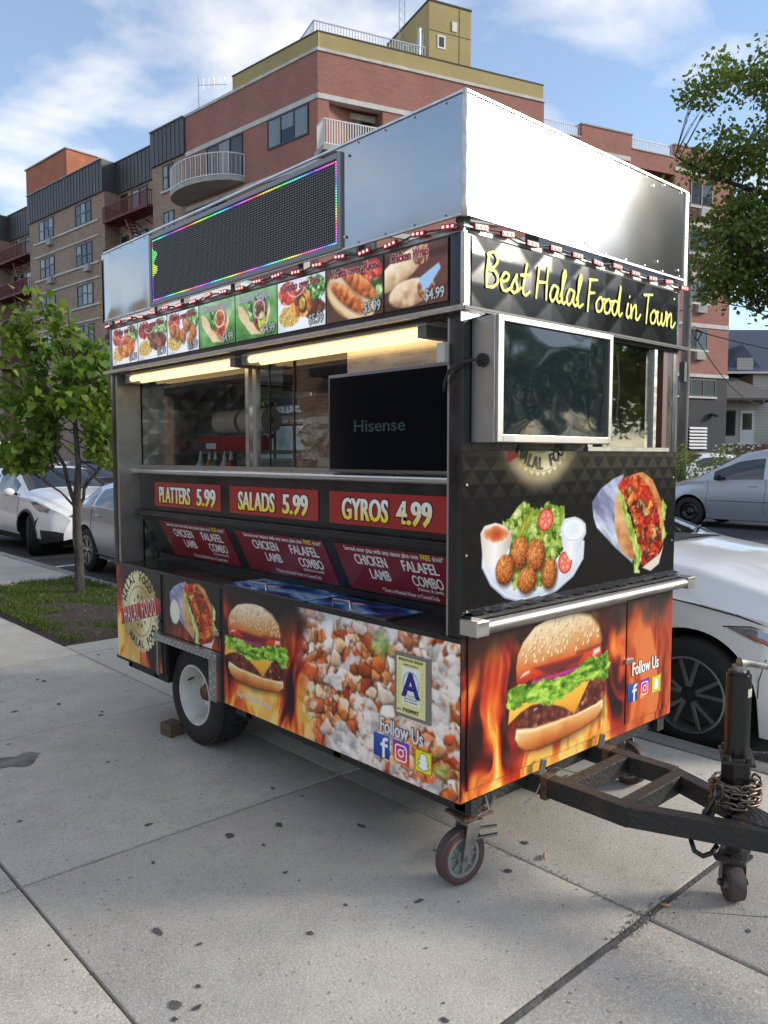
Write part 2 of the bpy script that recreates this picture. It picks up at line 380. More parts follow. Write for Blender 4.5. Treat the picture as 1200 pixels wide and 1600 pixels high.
# kerb stones
kerb = empty('kerb', (1.995, 0, 0)); tag(kerb, kind='structure')
km = MB().box(0, 0.15, 0.006, 3.0 - 0.006, -0.35, 0.0).mesh('kerb_stone', KERB, smooth=35, bevel=0.022)
for k in range(-4, 14):
    o = link('kerb_stone', km, None, kerb); o.location = (0, k * 3.0 + 0.55, rng_.uniform(-.004, .004))
far_walk = MB().box(19.4, 21.3, -60, 90, -0.4, 0.13).build('far_sidewalk', CONC); tag(far_walk, kind='structure')
fk = MB().box(19.22, 19.398, -60, 90, -0.4, 0.134).build('far_kerb', KERB, bevel=0.02); tag(fk, kind='structure')
LINE = mat('road_paint', (0.72, 0.72, 0.69), 0.7, var=0.7, vscale=9, col2=(0.25, 0.25, 0.24))
tag(MB().quad((2.32, 10.62, -.125), (4.6, 10.62, -.081), (4.6, 10.76, -.081), (2.32, 10.76, -.125)).build('parking_line', LINE), kind='structure')
tag(MB().quad((9.5, -80, .004), (9.62, -80, .004), (9.62, 120, .004), (9.5, 120, .004)).build('centre_line', mat('yellow_paint', (0.55, 0.36, 0.05), 0.7, var=0.6, vscale=6, col2=(0.2, 0.15, 0.06))), kind='structure')
# gum and oil marks pressed into the paving
GUM = mat('gum', (0.06, 0.058, 0.056), 0.8, var=0.6, vscale=20, col2=(0.15, 0.145, 0.135))
mb = MB(); gr = random.Random(11)
spots = [(-0.36, 0.98, .022), (-.15, .92, .018), (-0.9, .55, .02), (-1.03, .18, .020), (-.99, .13, .013), (-1.06, .13, .009), (-.94, .21, .010), (-0.57, 1.3, .017)]
for _ in range(330):
    spots.append((gr.uniform(-1.9, 1.9) if gr.random() < .8 else gr.uniform(-4, 2), gr.uniform(-1.4, 9), gr.choice([.004, .005, .006, .007, .009, .012, .015, .018])))
for (x, y, r) in spots:
    if 0.4 < x < 2 and 4.8 < y < 8.6: continue
    n = 15; a0 = gr.random() * 6; st = gr.uniform(.65, 1.5)
    pts = [(x + math.cos(a0 + 2 * PI * k / n) * r * gr.uniform(.6, 1.2) * st, y + math.sin(a0 + 2 * PI * k / n) * r * gr.uniform(.6, 1.2) / st, 0.0022) for k in range(n)]
    mb.add(pts + [(x, y, 0.0030)], [(k, (k + 1) % n, n) for k in range(n)])
tag(mb.build('gum_stains', GUM, side, smooth=True), kind='stuff')
# an oily stain with its own outline near the left edge, two damp ones by the wheel
STN = mat('stain', (0.13, 0.126, 0.12), 0.75, var=0.9, vscale=7, col2=(0.25, 0.245, 0.23))
for (x, y, rx, ry) in [(-0.72, 2.46, .20, .10), (-0.52, 2.2, .07, .04), (-0.42, 2.55, .08, .03)]:
    n = 40; pts = []
    for k in range(n):
        a = 2 * PI * k / n; q = 1 + .25 * math.sin(3 * a + x * 9) + .15 * math.sin(7 * a + y * 5)
        pts.append((x + rx * q * math.cos(a), y + ry * q * math.sin(a), 0.0015))
    MB().add(pts + [(x, y, 0.0016)], [(k, (k + 1) % n, n) for k in range(n)]).build('stain', STN, side)
# hairline cracks
for pts in ([(.55, -.62), (.7, -.8), (.74, -.95), (.9, -1.1)], [(-1.9, 1.9), (-1.7, 2.1), (-1.62, 2.4), (-1.4, 2.6)]):
    P = []; n = len(pts)
    for i, (x, y) in enumerate(pts):
        d = Vector((pts[min(i + 1, n - 1)][0] - pts[max(i - 1, 0)][0], pts[min(i + 1, n - 1)][1] - pts[max(i - 1, 0)][1])).normalized(); w_ = .0022 * (1 if 0 < i < n - 1 else .3) * gr.uniform(.7, 1.5); P += [(x - d.y * w_, y + d.x * w_, .0021), (x + d.y * w_, y - d.x * w_, .0021)]
    MB().add(P, [(2 * i, 2 * i + 1, 2 * i + 3, 2 * i + 2) for i in range(n - 1)]).build('crack', JOINT, side)
# litter in the joint
BUTT = mat('cigarette_paper', (0.50, 0.27, 0.12), 0.8, var=0.5, vscale=60)
for k, (x, y, a, L_, lab) in enumerate([(0.47, -0.03, 0.6, .045, 'crushed brown cigarette butt in the joint between caster and jack'), (0.50, -0.53, 2.0, .035, 'brown dry leaf scrap where the two paving joints cross')]):
    d = Vector((math.cos(a), math.sin(a), 0)) * L_ / 2
    o = MB().tube([Vector((x, y, .008)) - d, Vector((x, y, .009)), Vector((x, y, .007)) + d], [.005, .006, .0045], 7).build('cigarette_butt' if k == 0 else 'leaf_scrap', BUTT, smooth=True)
    tag(o, lab, 'litter')
mb = MB()
for _ in range(260):
    if gr.random() < .55: x, y = 0.395 + gr.gauss(0, .012), gr.uniform(-.6, 1.2)
    else: x, y = 0.395 + gr.gauss(0, .09), -0.515 + gr.gauss(0, .02)
    r = gr.uniform(.002, .006); a = gr.random() * 6
    mb.add([(x + r * math.cos(a), y + r * math.sin(a), .002), (x + r * math.cos(a + 2.1), y + r * math.sin(a + 2.1), .003), (x + r * math.cos(a + 4.2), y + r * math.sin(a + 4.2), .002), (x, y, .007)], [(0, 1, 3), (1, 2, 3), (2, 0, 3)])
tag(mb.build('joint_grit', mat('grit', (.28, .26, .22), .9, var=.9, vscale=90, col2=(.07, .06, .05)), side), kind='stuff')
# tree pit: earth with thin grass
nx, ny = 46, 90; bmv = []
for j in range(ny):
    for i in range(nx):
        x = 0.43 + 1.55 * i / (nx - 1); y = 4.855 + 3.69 * j / (ny - 1)
        e = min(i, nx - 1 - i, j, ny - 1 - j) / 5.0
        z = -0.02 + min(1, e) * 0.045 + 0.018 * math.sin(x * 7 + y * 3) * math.sin(y * 5.1) * min(1, e) + gr.uniform(-.006, .006)
        bmv.append((x, y, z))
soil = MB().add(bmv, [(j * nx + i, j * nx + i + 1, (j + 1) * nx + i + 1, (j + 1) * nx + i) for j in range(ny - 1) for i in range(nx - 1)]).build('tree_pit_earth', SOIL, smooth=True)
tag(soil, kind='structure')
def leaf_mat(name, c1, c2, c3, trans=0.35, rough=0.5):
    """leaf: colour varies per leaf; a little light passes through"""
    if name in MATS: return MATS[name]
    m = bpy.data.materials.new(name); m.use_nodes = True; t = m.node_tree; p = t.nodes['Principled BSDF']; L = t.links.new
    g = N('ShaderNodeNewGeometry', t); oi = N('ShaderNodeObjectInfo', t)
    ad = N('ShaderNodeMath', t, operation='ADD'); L(g.outputs['Random Per Island'], ad.inputs[0]); L(oi.outputs['Random'], ad.inputs[1])
    fr = N('ShaderNodeMath', t, operation='FRACT'); L(ad.outputs[0], fr.inputs[0])
    r = N('ShaderNodeValToRGB', t); e = r.color_ramp.elements; e[0].color = c1 + (1,); e[1].color = c3 + (1,); q = e.new(0.5); q.color = c2 + (1,)
    L(fr.outputs[0], r.inputs[0]); L(r.outputs[0], p.inputs['Base Color']); p.inputs['Roughness'].default_value = rough; p.inputs['Specular IOR Level'].default_value = 0.35
    tr = N('ShaderNodeBsdfTranslucent', t); gm = N('ShaderNodeMixRGB', t, blend_type='MULTIPLY'); gm.inputs[0].default_value = 1; gm.inputs[2].default_value = (1.25, 1.35, 0.45, 1); L(r.outputs[0], gm.inputs[1]); L(gm.outputs[0], tr.inputs[0])
    mx_ = N('ShaderNodeMixShader', t); mx_.inputs[0].default_value = trans; L(p.outputs[0], mx_.inputs[1]); L(tr.outputs[0], mx_.inputs[2]); L(mx_.outputs[0], t.nodes['Material Output'].inputs[0])
    MATS[name] = m; return m
GRASS = leaf_mat('grass', (0.06, 0.10, 0.015), (0.10, 0.16, 0.025), (0.17, 0.20, 0.05), 0.3)
mb = MB()
for _ in range(26000):
    x = gr.uniform(.45, 1.97); y = gr.uniform(4.9, 8.52)
    q = math.sin(x * 3.1 + 1) * math.sin(y * 2.3) + .5 * math.sin(x * 9 + y * 7) + .45 * (1 if (y > 6.2 or x < .62) else -1.1)
    if q + gr.gauss(0, .4) < 0.12: continue
    h = gr.uniform(.018, .06); a = gr.random() * 6.3; wv = gr.uniform(.003, .006); lx, ly = gr.gauss(0, .5) * h, gr.gauss(0, .5) * h
    z = 0.012; c, s_ = math.cos(a) * wv, math.sin(a) * wv
    mb.add([(x - c, y - s_, z), (x + c, y + s_, z), (x + lx * .5 + c * .7, y + ly * .5 + s_ * .7, z + h * .65), (x + lx, y + ly, z + h)], [(0, 1, 2), (0, 2, 3)])
tag(mb.build('grass', GRASS), 'thin patchy green grass around the young street tree', 'grass', kind='stuff')
mb = MB()
for _ in range(260):
    x = gr.uniform(.5, 1.95); y = gr.uniform(4.9, 6.6); r = gr.uniform(.004, .012); a = gr.random() * 6
    mb.add([(x + r * math.cos(a + k * 1.57) * (1 if k % 2 else .5), y + r * math.sin(a + k * 1.57) * (1 if k % 2 else .5), .03 + gr.uniform(0, .01)) for k in range(4)], [(0, 1, 2, 3)])
tag(mb.build('litter_scraps', mat('scraps', (.45, .42, .36), .9, var=.9, vscale=30, col2=(.12, .08, .05))), 'pale leaf and paper scraps on the bare earth', 'litter', kind='stuff')

# ------------------------------------------------------------------ buildings
def brick_mat(name, c1, c2, mortar, scale=1.0, bw=0.215, bh=0.075):
    if name in MATS: return MATS[name]
    m = bpy.data.materials.new(name); m.use_nodes = True; t = m.node_tree; p = t.nodes['Principled BSDF']; L = t.links.new
    tcn = N('ShaderNodeTexCoord', t); sp = N('ShaderNodeSeparateXYZ', t); L(tcn.outputs['Object'], sp.inputs[0])
    ad = N('ShaderNodeMath', t, operation='ADD'); L(sp.outputs[0], ad.inputs[0]); L(sp.outputs[1], ad.inputs[1])
    cbn = N('ShaderNodeCombineXYZ', t); L(ad.outputs[0], cbn.inputs[0]); L(sp.outputs[2], cbn.inputs[1])
    br = N('ShaderNodeTexBrick', t); L(cbn.outputs[0], br.inputs['Vector']); br.inputs['Scale'].default_value = scale
    br.inputs['Color1'].default_value = c1 + (1,); br.inputs['Color2'].default_value = c2 + (1,); br.inputs['Mortar'].default_value = mortar + (1,)
    br.inputs['Brick Width'].default_value = bw; br.inputs['Row Height'].default_value = bh; br.inputs['Mortar Size'].default_value = 0.008
    n = N('ShaderNodeTexNoise', t); n.inputs['Scale'].default_value = 0.55; n.inputs['Detail'].default_value = 7; L(tcn.outputs['Object'], n.inputs['Vector'])
    r = N('ShaderNodeMapRange', t); r.inputs[1].default_value = .3; r.inputs[2].default_value = .7; r.inputs[3].default_value = .9; r.inputs[4].default_value = 1.1; L(n.outputs[0], r.inputs[0])
    x = N('ShaderNodeMixRGB', t, blend_type='MULTIPLY'); x.inputs[0].default_value = 1; L(br.outputs[0], x.inputs[1]); L(r.outputs[0], x.inputs[2]); L(x.outputs[0], p.inputs['Base Color'])
    p.inputs['Roughness'].default_value = .9; MATS[name] = m; return m
RED = brick_mat('red_brick', (0.36, 0.13, 0.095), (0.285, 0.10, 0.075), (0.34, 0.235, 0.195))
BRN = brick_mat('brown_brick', (0.37, 0.235, 0.165), (0.23, 0.14, 0.10), (0.38, 0.31, 0.25))
STONE = mat('white_stone', (0.60, 0.58, 0.54), .8, var=.5, vscale=1.5)
TAN = mat('tan_render', (0.42, 0.325, 0.14), .85, var=.45, vscale=.6, col2=(.31, .235, .10))
CLAD = mat('grey_cladding', (0.066, 0.068, 0.073), .55, var=.5, vscale=1.0, stretch=(1, 1, .15))
DKG = mat('charcoal_render', (0.035, 0.038, 0.043), .8, var=.4, vscale=.7)
WFR = mat('dark_window_frame', (0.018, 0.018, 0.02), .5)
WPN = mat('window_glass', (0.018, 0.021, 0.025), .08, spec=0.45)
CURT = mat('curtain', (0.62, 0.62, 0.62), .9, var=.5, vscale=2.5, stretch=(6, 6, .3))
WHT = mat('white_metal', (0.70, 0.70, 0.68), .5)
FER = mat('fire_escape_red', (0.17, 0.022, 0.025), .6, var=.5, vscale=3)
CONCB = mat('building_concrete', (0.42, 0.41, 0.38), .85, var=.4, vscale=1.2)
GALV = mat('galvanised', (0.45, 0.47, 0.49), .45, .7)
def window(parent, mtx, t0, t1, z0, z1, panes=3, out=1, curtain=0.6, rnd=random.Random(5), hung=False):
    """out=+1: outside is +y of the facade frame"""
    fr = MB(); d = out; b = .085
    fr.box(t0, t1, min(0, d * .05), max(0, d * .05), z0, z0 + b).box(t0, t1, min(0, d * .05), max(0, d * .05), z1 - b, z1)
    for k in range(panes + 1):
        x = t0 + (t1 - t0 - b) * k / panes; fr.box(x, x + b, min(0, d * .052), max(0, d * .052), z0 + b, z1 - b)
    if hung:
        for k in range(panes):
            x0 = t0 + (t1 - t0 - b) * k / panes + b; x1 = t0 + (t1 - t0 - b) * (k + 1) / panes; zz = (z0 + z1) / 2 + rnd.choice([-.1, 0, 0, .1]); fr.box(x0, x1, min(0, d * .05), max(0, d * .05), zz - .03, zz + .03)
    w_ = fr.build('window', WFR, parent, mtx=mtx)
    for k in range(panes):
        x0 = t0 + (t1 - t0 - b) * k / panes + b; x1 = t0 + (t1 - t0 - b) * (k + 1) / panes; y = d * .02
        sh = rnd.random()
        if sh < curtain:
            zc = z0 + b if rnd.random() < .6 else z0 + (z1 - z0) * rnd.uniform(.3, .6)
            MB().quad((x0, d * .021, zc), (x1, d * .021, zc), (x1, d * .021, z1 - b), (x0, d * .021, z1 - b)).build('curtain', CURT, w_)
        MB().quad((x0, y, z0 + b), (x1, y, z0 + b), (x1, y, z1 - b), (x0, y, z1 - b)).build('pane', WPN, w_)
        if sh < curtain: MB().quad(*[(x0, d * .03, z0 + b), (x1, d * .03, z0 + b), (x1, d * .03, z1 - b), (x0, d * .03, z1 - b)][::-d]).build('pane', glass('clear_pane', (.72, .75, .77), .0), w_)
    return w_
def railing(parent, mtx, pts, z0, z1, m, step=.14, name='railing', r=.016):
    """posts and rails along a polyline of (x,y)"""
    mb = MB(); L_ = [Vector((p[0], p[1], 0)) for p in pts]
    for a, b in zip(L_[:-1], L_[1:]):
        for z in (z0 + .06, z1): mb.bar(a + Vector((0, 0, z)), b + Vector((0, 0, z)), .05, .05)
        n = max(1, int((b - a).length / step))
        for k in range(n + 1):
            p = a.lerp(b, k / n); mb.bar(p + Vector((0, 0, z0)), p + Vector((0, 0, z1)), r * 2, r * 2, (1, 0, 0))
    return mb.build(name, m, parent, mtx=mtx)
BC = Vector((21.5, 28.5, 0))
MA = Matrix.Rotation(math.atan2(.9966, -.083), 4, 'Z')       # x = t along the street facade, +y = towards the street
MBm = Matrix.Rotation(math.atan2(-.296, .955), 4, 'Z')       # x = s along the side facade, -y = outside
rb = empty('red_brick_building', BC, 0, 'red brick apartment building with tan rooftop parapet and white balconies behind the cart', 'building')
def PB(name, m, M, *a, bevel=0, par=None): return MB().box(*a).build(name, m, par or rb, mtx=M, bevel=bevel)
PB('wall', RED, MA, 0, 10.9, -9, 0, 5.2, 20.42)
# right wing: set-back core and a front skin with two deep balcony recesses
PB('wall', RED, MBm, 0.3, 26.9, .95, 12, 6.6, 19.0)
for (a, b, z0, z1) in [(0, .56, 6.6, 19), (.56, 3.35, 18.4, 19), (.56, 3.35, 6.6, 15.6), (3.35, 18.85, 6.6, 19), (18.85, 22.25, 18.05, 19), (18.85, 22.25, 6.6, 15.4), (22.25, 27.0, 6.6, 19)]:
    PB('wall', RED, MBm, a, b, 0, .949, z0, z1)
PB('wall', RED, MBm, 0, 12.86, .0, .35, 19.003, 20.42)
PB('wall', RED, MBm, 12.5, 12.86, .351, 9, 19.003, 20.42)
for a, b in [(15.4, 18.97), (22.2, 27.0)]:
    PB('parapet', RED, MBm, a, b, 0, .4, 19.003, 19.75); PB('coping', CONCB, MBm, a - .05, b + .05, -.05, .45, 19.752, 19.83)
for a, b in [(12.9, 15.35), (19.0, 22.18)]:
    PB('coping', CONCB, MBm, a, b, -.05, .4, 19.002, 19.08); railing(rb, MBm, [(a, .12), (b, .12)], 19.08, 19.66, WHT, .13)
PB('coping', STONE, MA, -.02, 10.9, -.3, .06, 20.422, 20.56); PB('coping', STONE, MBm, -.03, 12.9, -.06, .3, 20.424, 20.562)
PB('tan_parapet', TAN, MA, 0, 6.6, -6, -.06, 20.562, 21.3); PB('tan_parapet', TAN, MBm, 0.02, 12.83, .05, 6, 20.564, 21.302)
MB().box(0, 6.62, -6.02, -.02, 21.302, 21.36).build('coping', mat('dark_coping', (.07, .06, .05), .7), rb, mtx=MA); MB().box(0, 12.86, .02, 6.02, 21.304, 21.362).build('coping', MATS['dark_coping'], rb, mtx=MBm)
PB('roof_house', TAN, MBm, 1.1, 7.4, 3, 7, 21.3, 22.45); railing(rb, MBm, [(.9, 7), (.9, 2.9), (7.2, 2.9)], 22.3, 23.35, GALV, .16)
tw = PB('stair_tower', TAN, MBm, 7.5, 10.1, 3, 8.2, 21.3, 25.9)
MB().box(7.45, 10.15, 2.95, 8.25, 25.901, 25.98).build('cap', MATS['dark_coping'], tw)
for k in (1, 2):
    MB().box(7.5, 10.1, 2.985, 2.999, 21.3 + k * 1.55, 21.33 + k * 1.55).build('seam', MATS['dark_coping'], tw)
MB().box(9.35, 9.38, 2.986, 2.999, 21.4, 25.8).build('seam', MATS['dark_coping'], tw)
MB().box(7.485, 7.499, 3.55, 4.5, 22.5, 24.5).build('door', mat('roof_door', (.33, .38, .42), .5), tw)
MB().box(8.0, 8.5, 2.97, 2.998, 23.55, 24.25).build('vent', WHT, tw); MB().box(8.1, 8.4, 2.96, 2.969, 23.65, 24.15).build('vent_louver', WFR, tw)
MB().box(8.9, 9.2, 2.95, 2.998, 24.6, 25.1).build('lamp', WHT, tw)
railing(rb, MBm, [(6.1, 3.4), (7.4, 3.4), (7.4, 4.6)], 22.45, 23.5, GALV, .3, 'stair_rail')
mast = MB()
for (x, y) in ((7.2, 6.0), (7.55, 6.0), (7.35, 6.3)): mast.cyl((x, y, 22.4), (x, y, 28.5), .025, 5)
for k in range(12):
    z = 22.6 + k * .5; mast.bar((7.2, 6, z), (7.55, 6, z + .5), .02, .02); mast.bar((7.55, 6, z), (7.35, 6.3, z + .5), .02, .02)
mast.build('antenna_mast', GALV, rb, mtx=MBm)
MB().cyl((6.9, 2.98, 22.3), (6.9, 2.98, 24.3), .09, 8).build('vent_pipe', GALV, rb, mtx=MBm)
for z in (18.28, 15.3, 12.35, 9.38):
    PB('stone_band', STONE, MA, 0.0, 10.9, .001, .05, z, z + .24)
    for a, b in (([(-.02, .56), (.56, 3.35), (3.35, 18.85), (22.25, 27.02)]) if z > 18 else [(-.02, 27.02)]): PB('stone_band', STONE, MBm, a + .001, b - .001, -.05, -.001 if not (a == .56 and z > 18) else .4, z, z + .24)
PB('stone_band', STONE, MBm, -.02, 27.04, -.06, .3, 6.4, 6.598)
PB('base_wall', DKG, MBm, .05, 27.0, .0, 12, 0, 6.398); PB('base_wall', DKG, MA, 0, 10.9, -9, -.02, 0, 5.198)
wr = random.Random(3)
window(rb, MA, .62, 3.68, 16.8, 18.26, 3, 1, .8, wr)
window(rb, MA, 5.7, 8.9, 16.1, 18.27, 3, 1, .3, wr); window(rb, MA, 7.2, 10.2, 13.85, 15.28, 3, 1, .4, wr); window(rb, MA, .62, 3.68, 13.85, 15.28, 3, 1, .6, wr)
for (a, b, z0, z1) in [(.7, 1.9, 15.65, 18.35), (2.05, 3.2, 15.65, 18.3), (19.0, 21.9, 15.45, 17.95)]:
    w_ = window(rb, MBm @ Matrix.Translation((0, .945, 0)), a, b, z0, z1, 2, -1, .3, wr)
PB('stone_band', STONE, MBm, .58, 3.33, .80, .944, 18.0, 18.3)
for (a, b, z0, z1) in [(23.5, 25.3, 16.5, 17.9), (23.45, 25.2, 13.75, 15.1), (23.45, 25.2, 10.85, 12.1), (23.45, 25.2, 8.05, 9.3), (22.9, 26.0, 5.25, 6.3), (4.2, 6.2, 16.6, 17.9), (8, 10, 16.6, 17.9)]:
    window(rb, MBm, a, b, z0, z1, 2 if z0 > 6 else 3, -1, .5, wr)
    PB('sill', STONE, MBm, a - .1, b + .1, -.09, -.001, z0 - .12, z0 - .005)
    if z0 > 6: PB('air_conditioner', CONCB, MBm, a + .7, b - .3, -.25, -.001, z0 - .62, z0 - .14)
for k in range(7):
    z = 2.05 + k * .2; MB().add([(23.9, -.02, z + .1), (25.35, -.02, z + .1), (25.35, -.10, z), (23.9, -.10, z), (23.9, -.02, z + .13), (25.35, -.02, z + .13), (25.35, -.10, z + .03), (23.9, -.10, z + .03)], [(0, 1, 2, 3), (4, 7, 6, 5), (0, 4, 5, 1), (2, 6, 7, 3), (0, 3, 7, 4), (1, 5, 6, 2)]).build('louver_slat', WHT, rb, mtx=MBm)
MB().bar((25.6, -.05, 4.2), (25.95, -.3, 4.05), .3, .12).build('wall_lamp', WFR, rb, mtx=MBm)
# white railed balcony in the corner recess, round balcony on the street facade
PB('balcony_slab', CONCB, MBm, -.1, 3.0, -1.0, .94, 15.62, 15.86); railing(rb, MBm, [(-.05, -.05), (-.05, -.95), (2.95, -.95), (2.95, -.05)], 15.86, 17.0, WHT, .13, 'balcony_railing', .02)
MB().box(1.2, 1.9, -.6, -.3, 15.87, 16.5).build('balcony_box', mat('orange_box', (.5, .2, .04), .6), rb, mtx=MBm)
pts = [(8.5 + 2.95 * math.cos(a), 1.75 * math.sin(a)) for a in np.linspace(PI, 0, 25)]
MB().prism([(p[0], p[1] + .001) for p in pts][::-1], Matrix.Identity(4), 15.72, 15.95).build('round_balcony_slab', CONCB, rb, mtx=MA)
railing(rb, MA, [(8.5 + (p[0] - 8.5) * .985, p[1] * .98 + .02) for p in pts], 15.95, 17.1, WHT, .13, 'balcony_railing', .02)
an = MB().cyl((10.3, -.5, 20.5), (10.3, -.5, 22.6), .03, 6)
for k in range(6): an.bar((10.3 - .35 * k, -.5 - .1 * k, 21.9 - .06 * k), (10.3 - .35 * k, -.5 - .1 * k, 22.5 - .05 * k), .02, .02, (1, 0, 0))
an.bar((10.4, -.5, 22.2), (8.4, -1.0, 21.8), .025, .025); an.build('television_antenna', GALV, rb, mtx=MA)
# ground-floor office seen through the cart: white panels, dark sign with lettering
so_ = MB().box(.4, 10.7, -.019, .06, 3.2, 4.15).build('office_sign', mat('sign_grey', (.20, .19, .22), .6), rb, mtx=MA)
def sidetext(txt, h, m, par, t, z, out, M=MA, **kw):
    me = text_mesh('lettering', txt, h, m, **kw); me.transform(frame((t, out, z), (-1, 0, 0), (0, 0, 1))); return link('lettering', me, None, par)
sidetext('PSYCHOTHERAPISTS', .42, WHT, so_, 3.3, 3.66, .064, bold=.05, vbold=.04, fit=4.6)
MB().box(.8, 4.4, .061, .068, 3.24, 3.56).build('phone_strip', mat('sign_red', (.45, .04, .06), .6), so_)
sidetext('PH:718-206-1250  718-206-8', .2, WHT, so_, 2.6, 3.30, .071, bold=.03, vbold=.03, fit=3.4)
for k in range(7):
    t = .5 + k * 1.5; w_ = MB().box(t, t + 1.2, -.019, .03, .3, 3.1).build('shop_window', [STONE], rb, mtx=MA)
    MB().box(t + .1, t + 1.1, .031, .036, .4, 3.0).build('pane', mat('poster_pane', (.42, .45, .5), .3, var=.9, vscale=1.6, col2=(.16, .26, .27)), w_)
for z0 in (13.75, 10.85, 7.95):
    for a in (1.0, 4.2, 8.0, 12.2, 16.4):
        window(rb, MBm, a, a + 2.0, z0, z0 + 1.35, 2, -1, .5, wr); PB('sill', STONE, MBm, a - .1, a + 2.1, -.09, -.001, z0 - .12, z0 - .005)
for z0 in (10.9, 7.95):
    for a in (.62, 6.2): window(rb, MA, a, a + 3.0, z0, z0 + 1.38, 3, 1, .5, wr)
# ---- brown building
bb = empty('brown_brick_building', BC + MA @ Vector((12, 0, 0)), 0, 'long brown brick apartment house with grey metal roof band and red fire escapes at left', 'building')
MA2 = Matrix.Translation(-(MA @ Vector((12, 0, 0)))) @ MA
def PBB(name, m, *a, par=None): return MB().box(*a).build(name, m, par or bb, mtx=None if par else MA2)
SEC = [(10.92, 14.4, 0, 1), (14.4, 20.15, -1.0, 0), (20.15, 31.2, 0, 1), (31.2, 37, -1.0, 0), (37, 48, 0, 1), (48, 54, -1, 0), (54, 66, 0, 1)]
for i, (a, b, y, big) in enumerate(SEC):
    e = .0 if big else .002
    PBB('wall', BRN, a + e, b - e, -10 + .01 * i, y, 0, 18.5)
    cl = PBB('roof_band', CLAD, a + e, b - e, -9.5 + .01 * i, y + .12, 18.502, 20.46 - (0 if big else .02))
    n = int((b - a) / .42)
    if i < 5:
        sm_ = MB()
        for k in range(1, n): x = a + (b - a) * k / n; sm_.box(x - .012, x + .012, y + .1205, y + .15, 18.52, 20.44)
        sm_.build('standing_seam', CLAD, cl)
    PBB('coping', CONCB, a + e, b - e, y - .3, y + .2, 20.461, 20.52 - (0 if big else .01))
FL = [18.36, 15.72, 13.06, 10.4, 7.75]
for (a, b) in [(12.15, 13.25), (21.85, 24.05), (27.3, 29.55), (38.5, 40.7), (44, 46.2), (56, 58.2)]:
    for k, zt in enumerate(FL[:4]):
        window(bb, MA2, a, b, zt - 1.42, zt, 3 if b - a > 1.5 else 2, 1, .6, wr, hung=True)
        if b - a > 1.5 and wr.random() < .5: PBB('air_conditioner', CONCB, a + .1, a + .75, .001, .28, zt - 1.95, zt - 1.5)
for (a, b) in [(20.9, 30.4), (37.6, 47.3)]:
    for zt in FL[:4]:
        PBB('sill_course', STONE, a, b, .001, .08, zt - 1.56, zt - 1.44); PBB('lintel_course', STONE, a, b, .001, .07, zt - 2.5, zt - 2.4)
PBB('sill_course', STONE, 12.0, 13.4, .001, .1, 16.8, 16.93)
for (a, b) in [(14.6, 20.0), (31.3, 36.9)]:
    for k, zt in enumerate(FL[:4]):
        for (c0, c1) in ((a + .2, a + .9), (a + 2.0, a + 3.9), (a + 4.4, a + 5.2)): window(bb, MA2 @ Matrix.Translation((0, -.998, 0)), c0, c1, zt - 1.6, zt, 2 if c1 - c0 > 1 else 1, 1, .25, wr)
        zp = zt - 2.0
        fe = MB().box(a + .02, b - .02, -.9, .25, zp, zp + .07)
        for q in range(5): x = a + .3 + (b - a - .6) * q / 4; fe.bar((x, -.95, zp - .5), (x, .2, zp), .05, .05)
        f_ = fe.build('fire_escape', FER, bb, mtx=MA2)
        railing(f_, None, [(a + .03, -.9), (a + .03, .22), (b - .03, .22), (b - .03, -.9)], zp + .07, zp + 1.0, FER, .13)
        st = MB()
        x0, x1 = a + 1.5, a + 3.2
        for y in (-.1, -.6): st.bar((x1, y, zp), (x0, y, zp - 2.6), .05, .12)
        for q in range(11): st.box(x1 + (x0 - x1) * q / 11 - .1, x1 + (x0 - x1) * q / 11 + .1, -.6, -.1, zp - 2.6 * q / 11 - .02, zp - 2.6 * q / 11)
        st.build('stair', FER, f_)
PBB('bulkhead', mat('orange_brick', (.42, .15, .085), .9, var=.4, vscale=1), 31.3, 38.4, -5.5, -3, 18, 24.8); PBB('bulkhead_cap', CONCB, 31.2, 38.5, -5.6, -2.9, 24.801, 24.9)
rl = MB()
for (x, y) in ((27, -2), (27, -2.5), (26.2, -2), (26.2, -2.5)): rl.cyl((x, y, 20.4), (x, y, 22.0), .025, 5)
rl.bar((27, -2, 22), (26.2, -2, 22), .04, .04).bar((27, -2.5, 22), (26.2, -2.5, 22), .04, .04).build('roof_ladder', GALV, bb, mtx=MA2)
# ---- house with blue roof at the far right
HM = frame((53.2, 21.9, 0), (.742, -.67, 0), (0, 0, 1))   # local x right, y up, z towards viewer
hs = empty('house', (53.2, 21.9, 0), 0, 'cream sided house with blue shingle roof and grey porch roof at far right', 'house')
HL = Matrix.Translation((-53.2, -21.9, 0)) @ HM
SID = bpy.data.materials.new('cream_siding'); SID.use_nodes = True; t_ = SID.node_tree; p_ = t_.nodes['Principled BSDF']
tcn = N('ShaderNodeTexCoord', t_); wv = N('ShaderNodeTexWave', t_); wv.wave_type = 'BANDS'; wv.bands_direction = 'Y'; wv.wave_profile = 'SAW'; wv.inputs['Scale'].default_value = 1.6
t_.links.new(tcn.outputs['Object'], wv.inputs['Vector']); xr = N('ShaderNodeMixRGB', t_); xr.inputs[1].default_value = (.36, .34, .30, 1); xr.inputs[2].default_value = (.55, .53, .47, 1); t_.links.new(wv.outputs['Fac'], xr.inputs[0]); t_.links.new(xr.outputs[0], p_.inputs['Base Color'])
BLUE = mat('blue_shingle', (.042, .062, .105), .85, var=.8, vscale=3, stretch=(1, 6, 1), col2=(.075, .10, .15))
def PH(name, m, *a, par=None): return MB().box(*a).build(name, m, par or hs, mtx=None if par else HL)
PH('wall', SID, .5, 11, 0, 7.5, -9, 0)
